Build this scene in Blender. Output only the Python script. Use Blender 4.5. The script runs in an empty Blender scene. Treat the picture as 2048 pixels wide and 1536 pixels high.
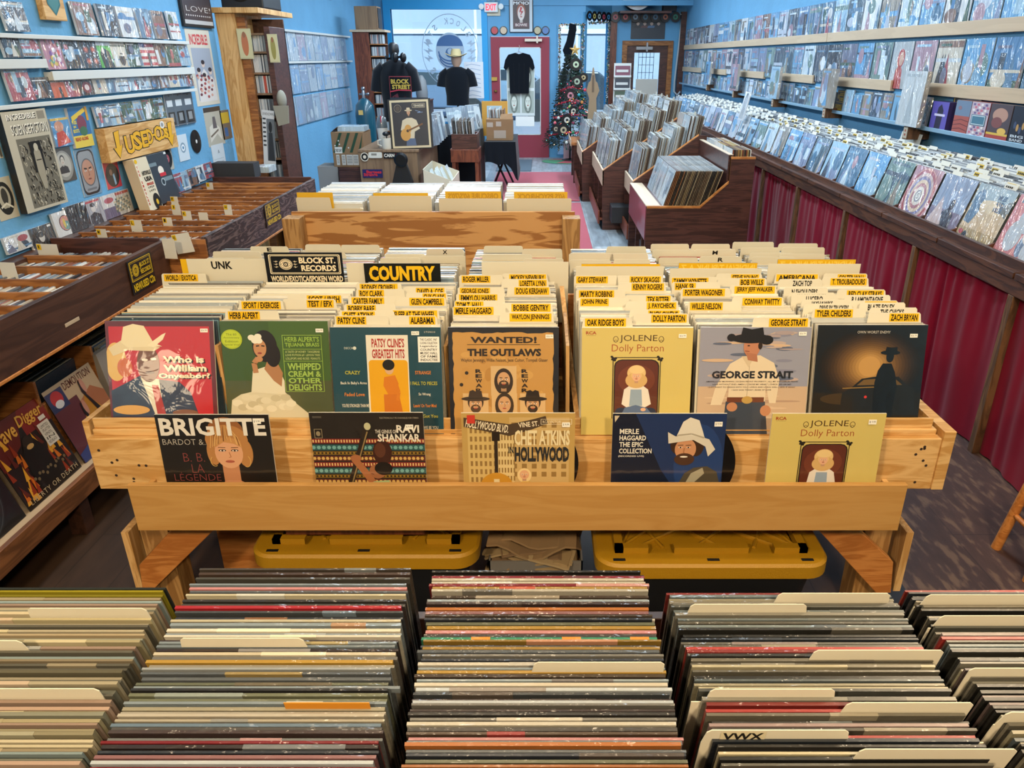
import bpy, math, random
from mathutils import Matrix, Vector
R = random.Random(7)
rad = math.radians
scn = bpy.context.scene
COL = scn.collection

# ---------------------------------------------------------------- camera
F, CX, CY, CAMZ = 1480.0, 1084.0, 768.0, 1.70
PITCH = math.atan((768 - 115) / F)
cam_d = bpy.data.cameras.new('camera')
cam_d.sensor_width = 36.0
cam_d.lens = F / 2048 * 36.0
cam_d.shift_x = -(CX - 1024) / 2048
cam_d.clip_start = 0.02
cam = bpy.data.objects.new('camera', cam_d)
COL.objects.link(cam)
cam.location = (0, 0, CAMZ)
cam.rotation_euler = (math.pi / 2 - PITCH, 0, 0)
scn.camera = cam
cp_, sp_ = math.cos(PITCH), math.sin(PITCH)

def _ray(x, y):
    u = (CY - y) / F
    return ((x - CX) / F, cp_ + u * sp_, -sp_ + u * cp_)
def onX(x, y, X):
    d = _ray(x, y); t = X / d[0]
    return Vector((X, t * d[1], CAMZ + t * d[2]))
def onY(x, y, Y):
    d = _ray(x, y); t = Y / d[1]
    return Vector((t * d[0], Y, CAMZ + t * d[2]))
def onZ(x, y, Z):
    d = _ray(x, y); t = (Z - CAMZ) / d[2]
    return Vector((t * d[0], t * d[1], Z))
def Yat(X, Z, xpx):
    zc = X * F / (xpx - CX)
    return (zc + (Z - CAMZ) * sp_) / cp_
def Zat(Y, ypx):
    k = (CY - ypx) / F
    return CAMZ + (k * Y * cp_ - Y * sp_) / (cp_ + k * sp_)

# ---------------------------------------------------------------- view, world, sun, lamps
vs = scn.view_settings
vs.view_transform = 'Standard'
vs.look = 'None'
vs.gamma = 1.0
vs.exposure = 0.0
vs.use_curve_mapping = False
scn.cycles.max_bounces = 6
scn.cycles.diffuse_bounces = 3
scn.cycles.glossy_bounces = 3
scn.cycles.transparent_max_bounces = 12
scn.cycles.caustics_reflective = False
scn.cycles.caustics_refractive = False
scn.cycles.sample_clamp_indirect = 6.0

wd = bpy.data.worlds.new('sky')
scn.world = wd
wd.use_nodes = True
wn = wd.node_tree
bg = wn.nodes['Background']
sky = wn.nodes.new('ShaderNodeTexSky')
sky.sky_type = 'HOSEK_WILKIE'
sky.sun_direction = Vector((0.4, -0.6, 0.7)).normalized()
sky.turbidity = 2.2
sky.ground_albedo = 0.4
wn.links.new(sky.outputs['Color'], bg.inputs['Color'])
bg.inputs['Strength'].default_value = 7.5

def lamp(name, kind, loc, energy, color, size=0.3, sizey=None, target=None, spot=None, blend=0.6):
    l = bpy.data.lights.new(name, kind)
    l.energy = energy
    l.color = color
    if kind == 'AREA':
        l.shape = 'RECTANGLE' if sizey else 'DISK'
        l.size = size
        if sizey: l.size_y = sizey
    elif kind == 'SPOT':
        l.shadow_soft_size = size; l.spot_size = spot; l.spot_blend = blend
    elif kind == 'SUN':
        l.angle = size
    else:
        l.shadow_soft_size = size
    o = bpy.data.objects.new(name, l)
    COL.objects.link(o)
    o.location = loc
    if target is not None:
        o.rotation_euler = (Vector(target) - Vector(loc)).to_track_quat('-Z', 'Y').to_euler()
    return o

WARM = (1.0, 0.77, 0.50)
COOL = (0.74, 0.88, 1.0)
lamp('sun', 'SUN', (3, -5, 9), 9.0, (1.0, 0.96, 0.9), rad(0.6), target=(0.5, 12, -3))
# warm ceiling lamps over the front bins
lamp('warm_overhead_light', 'AREA', (-1.3, -1.2, 2.85), 78, WARM, 0.3, target=(-0.5, 1.8, 0.7))
lamp('warm_overhead_light', 'AREA', (0.7, -1.1, 2.85), 70, WARM, 0.3, target=(0.3, 1.8, 0.7))
lamp('warm_overhead_light', 'AREA', (-0.2, 0.5, 2.95), 16, WARM, 0.3, target=(-0.2, 1.5, 0))
lamp('warm_overhead_light', 'AREA', (-0.4, 2.9, 2.95), 20, WARM, 0.35, target=(-0.4, 2.9, 0))
# cool ceiling panels further back
for x in (-1.1, 1.1):
    for y, e in ((4.7, 44), (6.6, 50), (8.5, 54), (10.4, 56), (12.3, 56)):
        lamp('ceiling_tube_light', 'AREA', (x, y, 3.12), e, COOL, 0.3, 1.5)
# small warm lamp by the poster wall whose glint shows on the first cover
lamp('counter_lamp', 'POINT', (-2.12, 0.06, 1.22), 8, WARM, 0.13)
lamp('warm_overhead_light', 'AREA', (1.65, 1.3, 2.95), 34, WARM, 0.35, target=(1.6, 1.9, 0))  # added fill over the aisle, only to take the blue off its floor

# ---------------------------------------------------------------- materials
def lin(c):
    return tuple(((v / 12.92) if v <= 0.04045 else ((v + 0.055) / 1.055) ** 2.4) for v in c)
def hx(s):
    s = s.lstrip('#')
    return tuple(int(s[i:i + 2], 16) / 255 for i in (0, 2, 4))
def C(c):
    return hx(c) if isinstance(c, str) else c
MATS = {}
def mat(name, color=None, rough=0.5, metal=0.0, coat=0.0, coat_rough=0.05, bump=None, attr=False, wave=None,
        emit=None, sheen=0.0, spec=0.5, noise=None, trans=0.0, alpha=1.0):
    m = bpy.data.materials.new(name)
    m.use_nodes = True
    nt = m.node_tree
    b = nt.nodes['Principled BSDF']
    b.inputs['Roughness'].default_value = rough
    b.inputs['Metallic'].default_value = metal
    b.inputs['Coat Weight'].default_value = coat
    b.inputs['Coat Roughness'].default_value = coat_rough
    b.inputs['Specular IOR Level'].default_value = spec
    b.inputs['Sheen Weight'].default_value = sheen
    b.inputs['Transmission Weight'].default_value = trans
    b.inputs['Alpha'].default_value = alpha
    src = None
    if attr:
        a = nt.nodes.new('ShaderNodeAttribute'); a.attribute_name = 'Col'
        src = a.outputs['Color']
    elif color is not None:
        b.inputs['Base Color'].default_value = (*lin(C(color)), 1)
    tc = nt.nodes.new('ShaderNodeTexCoord')
    if noise:                                       # (scale, amount) value mottling of the surface itself
        n = nt.nodes.new('ShaderNodeTexNoise'); n.inputs['Scale'].default_value = noise[0]; n.inputs['Detail'].default_value = 4
        nt.links.new(tc.outputs['Object'], n.inputs['Vector'])
        mr = nt.nodes.new('ShaderNodeMapRange')
        mr.inputs['From Min'].default_value = 0.3; mr.inputs['From Max'].default_value = 0.7
        mr.inputs['To Min'].default_value = 1 - noise[1]; mr.inputs['To Max'].default_value = 1 + noise[1]
        nt.links.new(n.outputs['Fac'], mr.inputs['Value'])
        mx = nt.nodes.new('ShaderNodeVectorMath'); mx.operation = 'SCALE'
        if src is None:
            mx.inputs[0].default_value = lin(C(color))
        else:
            nt.links.new(src, mx.inputs[0])
        nt.links.new(mr.outputs['Result'], mx.inputs['Scale'])
        src = mx.outputs['Vector']
    if src is not None:
        nt.links.new(src, b.inputs['Base Color'])
    if coat > 0.9 and wave and wave[1] > .5: b.inputs['Coat IOR'].default_value = 2.4
    if emit:
        if attr: nt.links.new(src, b.inputs['Emission Color'])
        else: b.inputs['Emission Color'].default_value = (*lin(C(color)), 1)
        b.inputs['Emission Strength'].default_value = emit
    for spec_, target in ((bump, 'Normal'), (wave, 'Coat Normal')):
        if spec_:
            n = nt.nodes.new('ShaderNodeTexNoise')
            n.inputs['Scale'].default_value = spec_[0]; n.inputs['Detail'].default_value = 3
            n.inputs['Distortion'].default_value = spec_[2] if len(spec_) > 2 else 0
            mp = nt.nodes.new('ShaderNodeMapping')
            if len(spec_) > 3: mp.inputs['Scale'].default_value = spec_[3]
            nt.links.new(tc.outputs['Object'], mp.inputs['Vector'])
            oi = nt.nodes.new('ShaderNodeObjectInfo')
            ad = nt.nodes.new('ShaderNodeVectorMath'); ad.operation = 'ADD'
            nt.links.new(mp.outputs['Vector'], ad.inputs[0])
            ml = nt.nodes.new('ShaderNodeMath'); ml.operation = 'MULTIPLY'; ml.inputs[1].default_value = 37.0
            nt.links.new(oi.outputs['Random'], ml.inputs[0])
            nt.links.new(ml.outputs[0], ad.inputs[1])
            nt.links.new(ad.outputs[0], n.inputs['Vector'])
            bp = nt.nodes.new('ShaderNodeBump')
            bp.inputs['Strength'].default_value = spec_[1]
            bp.inputs['Distance'].default_value = 0.05 if target == 'Coat Normal' else 0.02
            nt.links.new(n.outputs['Fac'], bp.inputs['Height'])
            nt.links.new(bp.outputs['Normal'], b.inputs[target])
    MATS[name] = m
    return m

def wood(name, c0, c1, scale=(1, 9, 9), rough=0.5, coat=0.0, contrast=(0.35, 0.65), detail=6, nscale=3.0, dist=1.2, fine=0.25):
    m = bpy.data.materials.new(name); m.use_nodes = True
    nt = m.node_tree; b = nt.nodes['Principled BSDF']
    b.inputs['Roughness'].default_value = rough
    b.inputs['Coat Weight'].default_value = coat
    tc = nt.nodes.new('ShaderNodeTexCoord'); mp = nt.nodes.new('ShaderNodeMapping')
    mp.inputs['Scale'].default_value = scale
    nt.links.new(tc.outputs['Object'], mp.inputs['Vector'])
    oi = nt.nodes.new('ShaderNodeObjectInfo')
    ml = nt.nodes.new('ShaderNodeMath'); ml.operation = 'MULTIPLY'; ml.inputs[1].default_value = 23.0
    nt.links.new(oi.outputs['Random'], ml.inputs[0])
    ad = nt.nodes.new('ShaderNodeVectorMath'); ad.operation = 'ADD'
    nt.links.new(mp.outputs['Vector'], ad.inputs[0]); nt.links.new(ml.outputs[0], ad.inputs[1])
    n = nt.nodes.new('ShaderNodeTexNoise')
    n.inputs['Scale'].default_value = nscale; n.inputs['Detail'].default_value = detail; n.inputs['Distortion'].default_value = dist
    nt.links.new(ad.outputs[0], n.inputs['Vector'])
    w = nt.nodes.new('ShaderNodeMath'); w.operation = 'MULTIPLY'; w.inputs[1].default_value = 9.0
    nt.links.new(n.outputs['Fac'], w.inputs[0])
    fr = nt.nodes.new('ShaderNodeMath'); fr.operation = 'PINGPONG'; fr.inputs[1].default_value = 1.0
    nt.links.new(w.outputs[0], fr.inputs[0])
    mixf = nt.nodes.new('ShaderNodeMix'); mixf.inputs[0].default_value = fine
    nt.links.new(n.outputs['Fac'], mixf.inputs[2]); nt.links.new(fr.outputs[0], mixf.inputs[3])
    cr = nt.nodes.new('ShaderNodeValToRGB')
    cr.color_ramp.elements[0].position = contrast[0]; cr.color_ramp.elements[0].color = (*lin(C(c0)), 1)
    cr.color_ramp.elements[1].position = contrast[1]; cr.color_ramp.elements[1].color = (*lin(C(c1)), 1)
    nt.links.new(mixf.outputs[0], cr.inputs['Fac'])
    nt.links.new(cr.outputs['Color'], b.inputs['Base Color'])
    MATS[name] = m
    return m

mat('print', attr=True, rough=0.45, coat=0.25, coat_rough=0.25)
mat('paper', attr=True, rough=0.8, spec=0.2)
mat('shrink', attr=True, rough=0.4, coat=1.0, coat_rough=0.06, wave=(12, 0.055, 0.8))
mat('sleeve', attr=True, rough=0.4, coat=1.0, coat_rough=0.06, wave=(6, 1.0, 2.5, (2.4, 1, 0.6)))
mat('edges', attr=True, rough=0.35, coat=0.5, coat_rough=0.15, wave=(60, 0.35, 0.3, (0.4, 1, 1)))
mat('flat', attr=True, rough=0.6)
mat('glossy', attr=True, rough=0.25, coat=0.6, coat_rough=0.08)
mat('cloth', attr=True, rough=0.9, sheen=0.3, spec=0.1)
mat('glow', attr=True, rough=0.5, emit=2.5)
mat('black_plastic', '#14161a', 0.45)
mat('black_cloth', '#10151c', 0.95, sheen=0.2, spec=0.1)
mat('yellow_plastic', '#a3770c', 0.5, bump=(300, 0.15))
mat('metal', '#9aa0a6', 0.3, metal=1.0)
mat('dark_metal', '#202327', 0.4, metal=0.6)
mat('white_rail', '#cdd0cc', 0.45)
mat('manila', '#d2cab4', 0.75, spec=0.2)
mat('blue_wall', '#659dc2', 0.75, spec=0.3, noise=(2.5, 0.06), bump=(40, 0.25))
mat('blue_trim', '#5a9cc6', 0.55, noise=(3, 0.05))
mat('window_trim', '#1f9bd8', 0.5)
mat('ceiling_paint', '#cdd6da', 0.9)
mat('red_door', '#8e3040', 0.55)
mat('red_curtain', '#740b25', 0.9, sheen=0.08, spec=0.05, noise=(6, 0.06))
mat('red_carpet', '#a8354a', 0.97, sheen=0.4, spec=0.05, noise=(70, 0.10), bump=(300, 0.5))
mat('vinyl_disc', '#0d0d0f', 0.25, coat=0.5)
mat('teal_steel', '#0f4a5c', 0.35, coat=0.4)
mat('cardboard', '#8a6a4a', 0.85, noise=(8, 0.05))
mat('grey_board', '#9d9a92', 0.85)
mat('asphalt', '#8f9298', 0.95, noise=(1.5, 0.05))
mat('facade', '#8f97a8', 0.9, noise=(0.6, 0.05))
wood('pine', '#bd8c4c', '#d8ae72', (0.9, 7, 7), 0.5, fine=0.3)
wood('pine_upright', '#b98a4f', '#d8ae74', (7, 7, 0.9), 0.5, fine=0.3)
wood('maple', '#b07f40', '#c19456', (0.6, 6, 6), 0.42, contrast=(0.1, 0.9), fine=0.35)
wood('plywood', '#96622f', '#c4935b', (0.8, 4, 6), 0.5, contrast=(0.47, 0.53), nscale=3.4, detail=4, fine=0.0)
wood('fir', '#8f6636', '#b08650', (6, 6, 0.7), 0.55, fine=0.6)
wood('brace_wood', '#a9662c', '#c58242', (1.2, 8, 8), 0.5, fine=0.3)
wood('oak', '#7c4a22', '#a66c38', (1, 7, 7), 0.5, fine=0.4)
wood('dark_board', '#3d261d', '#523528', (5, 0.6, 6), 0.45, fine=0.25)
wood('walnut', '#3a211c', '#54322a', (0.7, 5, 9), 0.4, fine=0.5)
wood('carved_dark', '#33231f', '#6a5550', (7, 1.5, 9), 0.5, contrast=(0.45, 0.75), fine=0.8)
wood('post_wood', '#4d3522', '#6e4e33', (6, 6, 0.7), 0.6, fine=0.5)
wood('cabinet_wood', '#6d5440', '#8f7458', (8, 8, 0.4), 0.55, contrast=(0.3, 0.7), fine=0.1)
wood('bench_wood', '#3c241a', '#5b3826', (6, 0.8, 6), 0.45, fine=0.4)
wood('shelf_lip', '#6a4327', '#8c5c38', (6, 0.7, 6), 0.5, fine=0.3)
wood('pale_strip', '#b39f86', '#c6b296', (6, 0.5, 6), 0.55, contrast=(0.2, 0.8), fine=0.15)
wood('mahogany', '#5a2b1c', '#7a4029', (6, 6, 0.8), 0.4, fine=0.4)

def glass_mat(name, tint, gl):
    m = bpy.data.materials.new(name); m.use_nodes = True
    nt = m.node_tree; nt.nodes.remove(nt.nodes['Principled BSDF'])
    t = nt.nodes.new('ShaderNodeBsdfTransparent'); t.inputs['Color'].default_value = (*tint, 1)
    g = nt.nodes.new('ShaderNodeBsdfGlossy'); g.inputs['Roughness'].default_value = 0.03
    mx = nt.nodes.new('ShaderNodeMixShader'); mx.inputs[0].default_value = gl
    nt.links.new(t.outputs[0], mx.inputs[1]); nt.links.new(g.outputs[0], mx.inputs[2])
    nt.links.new(mx.outputs[0], nt.nodes['Material Output'].inputs['Surface'])
    MATS[name] = m
glass_mat('window_glass', (0.80, 0.94, 1.0), 0.06)

def floor_mat(name, c0, c1, plank, rough, wear=None):
    m = bpy.data.materials.new(name); m.use_nodes = True
    nt = m.node_tree; b = nt.nodes['Principled BSDF']
    b.inputs['Roughness'].default_value = rough
    tc = nt.nodes.new('ShaderNodeTexCoord'); mp = nt.nodes.new('ShaderNodeMapping')
    mp.inputs['Rotation'].default_value = (0, 0, rad(90))
    nt.links.new(tc.outputs['Object'], mp.inputs['Vector'])
    br = nt.nodes.new('ShaderNodeTexBrick')
    br.inputs['Color1'].default_value = (*lin(C(c0)), 1); br.inputs['Color2'].default_value = (*lin(C(c1)), 1)
    br.inputs['Mortar'].default_value = (*[v * 0.6 for v in lin(C(c0))], 1)
    br.inputs['Scale'].default_value = 1.0; br.inputs['Mortar Size'].default_value = 0.002
    br.inputs['Brick Width'].default_value = plank[0]; br.inputs['Row Height'].default_value = plank[1]
    nt.links.new(mp.outputs['Vector'], br.inputs['Vector'])
    n = nt.nodes.new('ShaderNodeTexNoise'); n.inputs['Scale'].default_value = 9 if wear else 4; n.inputs['Detail'].default_value = 10
    mp2 = nt.nodes.new('ShaderNodeMapping'); mp2.inputs['Scale'].default_value = (3, 1, 1) if wear else (5, 1, 1)
    if wear: mp2.inputs['Rotation'].default_value = (0, 0, rad(30))
    nt.links.new(tc.outputs['Object'], mp2.inputs['Vector']); nt.links.new(mp2.outputs['Vector'], n.inputs['Vector'])
    mr = nt.nodes.new('ShaderNodeMapRange'); mr.inputs['From Min'].default_value = 0.3; mr.inputs['From Max'].default_value = 0.7
    mr.inputs['To Min'].default_value = 0.75; mr.inputs['To Max'].default_value = 1.25
    nt.links.new(n.outputs['Fac'], mr.inputs['Value'])
    sc = nt.nodes.new('ShaderNodeVectorMath'); sc.operation = 'SCALE'
    nt.links.new(br.outputs['Color'], sc.inputs[0]); nt.links.new(mr.outputs['Result'], sc.inputs['Scale'])
    out = sc.outputs['Vector']
    if wear:
        cr = nt.nodes.new('ShaderNodeValToRGB')
        cr.color_ramp.elements[0].position = 0.52; cr.color_ramp.elements[0].color = (0, 0, 0, 1)
        cr.color_ramp.elements[1].position = 0.62; cr.color_ramp.elements[1].color = (0.55, 0.55, 0.55, 1)
        nt.links.new(n.outputs['Fac'], cr.inputs['Fac'])
        mx = nt.nodes.new('ShaderNodeMix'); mx.data_type = 'RGBA'
        nt.links.new(cr.outputs['Color'], mx.inputs[0]); nt.links.new(out, mx.inputs[6])
        mx.inputs[7].default_value = (*lin(C(wear)), 1)
        out = mx.outputs[2]
    nt.links.new(out, b.inputs['Base Color'])
    MATS[name] = m
floor_mat('floor_pale', '#7d8890', '#a6aeb2', (1.2, 0.17), 0.35)
floor_mat('floor_dark', '#3c2a1c', '#453225', (1.2, 0.19), 0.55)
floor_mat('floor_worn', '#3a2826', '#44302c', (1.6, 0.4), 0.65, wear='#705a48')

# ---------------------------------------------------------------- mesh builder
class MB:
    def __init__(s):
        s.v = []; s.f = []; s.m = []; s.c = []; s.M = Matrix.Identity(4)
    def add(s, vs, fs, col=(0.8, 0.8, 0.8), mi=0):
        o = len(s.v)
        M = s.M
        s.v.extend([tuple(M @ Vector(p)) for p in vs])
        for f in fs:
            s.f.append([i + o for i in f]); s.m.append(mi); s.c.append(col)
        return s
    def box(s, x0, x1, y0, y1, z0, z1, col=(0.8, 0.8, 0.8), mi=0):
        if x0 > x1: x0, x1 = x1, x0
        if y0 > y1: y0, y1 = y1, y0
        if z0 > z1: z0, z1 = z1, z0
        return s.add([(x0, y0, z0), (x1, y0, z0), (x1, y1, z0), (x0, y1, z0), (x0, y0, z1), (x1, y0, z1), (x1, y1, z1), (x0, y1, z1)],
                     [(0, 3, 2, 1), (4, 5, 6, 7), (0, 1, 5, 4), (1, 2, 6, 5), (2, 3, 7, 6), (3, 0, 4, 7)], col, mi)
    def prism(s, pts, y0, y1, col=(0.8, 0.8, 0.8), mi=0):     # polygon in XZ extruded along Y (counterclockwise seen from -Y)
        n = len(pts)
        vs = [(p[0], y0, p[1]) for p in pts] + [(p[0], y1, p[1]) for p in pts]
        fs = [tuple(range(n)), tuple(reversed(range(n, 2 * n)))]
        fs += [(i, i + n, (i + 1) % n + n, (i + 1) % n) for i in range(n)]
        return s.add(vs, fs, col, mi)
    def loft(s, rings, col=(0.8, 0.8, 0.8), mi=0, cap=True):
        n = len(rings[0]); vs = [p for r in rings for p in r]; fs = []
        for k in range(len(rings) - 1):
            for i in range(n):
                j = (i + 1) % n
                fs.append((k * n + i, k * n + j, (k + 1) * n + j, (k + 1) * n + i))
        if cap:
            fs.append(tuple(reversed(range(n)))); fs.append(tuple(range((len(rings) - 1) * n, len(rings) * n)))
        return s.add(vs, fs, col, mi)
    def lathe(s, prof, n=24, col=(0.8, 0.8, 0.8), mi=0, center=(0, 0, 0)):   # profile (r, z) about Z
        rings = [[(center[0] + r * math.cos(2 * math.pi * i / n), center[1] + r * math.sin(2 * math.pi * i / n), center[2] + z) for i in range(n)] for r, z in prof]
        return s.loft(rings, col, mi)
    def tube(s, pts, r, n=8, col=(0.8, 0.8, 0.8), mi=0, r1=None):
        pts = [Vector(p) for p in pts]; rings = []
        up = None
        for i, p in enumerate(pts):
            d = (pts[min(i + 1, len(pts) - 1)] - pts[max(i - 1, 0)]).normalized()
            if up is None:
                a = Vector((0, 0, 1)) if abs(d.z) < 0.9 else Vector((1, 0, 0))
                up = (a - d * a.dot(d)).normalized()
            else:
                up = (up - d * up.dot(d)).normalized()
            q = d.cross(up)
            rr = r if r1 is None else r + (r1 - r) * i / (len(pts) - 1)
            rings.append([tuple(p + (up * math.cos(2 * math.pi * k / n) + q * math.sin(2 * math.pi * k / n)) * rr) for k in range(n)])
        return s.loft(rings, col, mi)
    def ball(s, c, r, n=10, col=(0.8, 0.8, 0.8), mi=0, sc=(1, 1, 1)):
        prof = [(max(1e-4, math.sin(math.pi * k / (n // 2 + 1))), -math.cos(math.pi * k / (n // 2 + 1))) for k in range(n // 2 + 2)]
        rings = [[(c[0] + r * sc[0] * p * math.cos(2 * math.pi * i / n), c[1] + r * sc[1] * p * math.sin(2 * math.pi * i / n), c[2] + r * sc[2] * z) for i in range(n)] for p, z in prof]
        return s.loft(rings, col, mi)
    def mesh(s, name, mats, smooth=None):
        me = bpy.data.meshes.new(name)
        me.from_pydata(s.v, [], s.f)
        for m in (mats if isinstance(mats, (list, tuple)) else [mats]):
            me.materials.append(MATS[m] if isinstance(m, str) else m)
        me.polygons.foreach_set('material_index', s.m)
        ca = me.color_attributes.new('Col', 'FLOAT_COLOR', 'CORNER')
        buf = []
        cache = {}
        for f, c in zip(s.f, s.c):
            if c not in cache: cache[c] = [*lin(C(c)), 1.0]
            buf.extend(cache[c] * len(f))
        ca.data.foreach_set('color', buf)
        if smooth:
            me.polygons.foreach_set('use_smooth', [True] * len(s.f))
            me.set_sharp_from_angle(angle=rad(smooth))
        me.update()
        return me
    def build(s, name, mats, parent=None, smooth=None, bevel=0, M=None):
        o = bpy.data.objects.new(name, s.mesh(name, mats, smooth))
        COL.objects.link(o)
        if parent is not None: o.parent = parent
        if M is not None: o.matrix_local = M
        if bevel:
            b = o.modifiers.new('bevel', 'BEVEL'); b.width = bevel; b.segments = 2; b.limit_method = 'ANGLE'
        return o

def link(name, me, M=None, parent=None):
    o = bpy.data.objects.new(name, me); COL.objects.link(o)
    if parent is not None: o.parent = parent
    if M is not None: o.matrix_local = M
    return o
def T(o, label, cat, group=None):
    o['label'] = label; o['category'] = cat
    if group: o['group'] = group
    return o
def S(o):
    o['kind'] = 'structure'; return o
def empty(name, loc, label, cat, group=None, rz=0.0):
    o = bpy.data.objects.new(name, None); COL.objects.link(o)
    o.location = loc; o.rotation_euler = (0, 0, rz); o.empty_display_size = 0.05
    return T(o, label, cat, group)
def PL(loc, rz=0.0, lean=0.0, roll=0.0):
    return Matrix.Translation(Vector(loc)) @ Matrix.Rotation(rz, 4, 'Z') @ Matrix.Rotation(-lean, 4, 'X') @ Matrix.Rotation(roll, 4, 'Y')
def part(name, mats, parent, fn, smooth=None, bevel=0):
    b = MB(); fn(b); return b.build(name, mats, parent, smooth, bevel)
def bx(name, m, parent, *a, bevel=0.002, col=(0.8, 0.8, 0.8)):
    return MB().box(*a, col=col).build(name, m, parent, bevel=bevel)

_ones = 'zeroth first second third fourth fifth sixth seventh eighth ninth tenth eleventh twelfth thirteenth fourteenth fifteenth sixteenth seventeenth eighteenth nineteenth'.split()
_tens = {2: ('twenty', 'twentieth'), 3: ('thirty', 'thirtieth'), 4: ('forty', 'fortieth'), 5: ('fifty', 'fiftieth'), 6: ('sixty', 'sixtieth'), 7: ('seventy', 'seventieth'), 8: ('eighty', 'eightieth'), 9: ('ninety', 'ninetieth')}
def nth(n):
    if n < 20: return _ones[n]
    t, o = divmod(n, 10)
    return _tens[t][1] if o == 0 else _tens[t][0] + '-' + _ones[o]

# ---------------------------------------------------------------- flat artwork (printing on covers, signs, posters)
_TX = {}
def text_geo(s, bold=0.0, shear=0.0, space=1.0):
    k = (s, bold, shear, space)
    if k not in _TX:
        cu = bpy.data.curves.new('lettering', 'FONT')
        cu.body = s; cu.size = 1.0; cu.offset = bold; cu.shear = shear; cu.resolution_u = 2; cu.space_character = space
        cu.fill_mode = 'FRONT'
        o = bpy.data.objects.new('lettering', cu)
        COL.objects.link(o)
        bpy.context.view_layer.update()
        me = bpy.data.meshes.new_from_object(o.evaluated_get(bpy.context.evaluated_depsgraph_get()))
        vs = [(v.co.x, v.co.y) for v in me.vertices]; fs = [tuple(p.vertices) for p in me.polygons]
        bpy.data.objects.remove(o); bpy.data.curves.remove(cu); bpy.data.meshes.remove(me)
        if vs:
            x0 = min(v[0] for v in vs); x1 = max(v[0] for v in vs); y0 = min(v[1] for v in vs); y1 = max(v[1] for v in vs)
            vs = [((v[0] - x0) / max(x1 - x0, 1e-6), (v[1] - y0) / max(y1 - y0, 1e-6)) for v in vs]
        _TX[k] = (vs, fs)
    return _TX[k]

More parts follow.
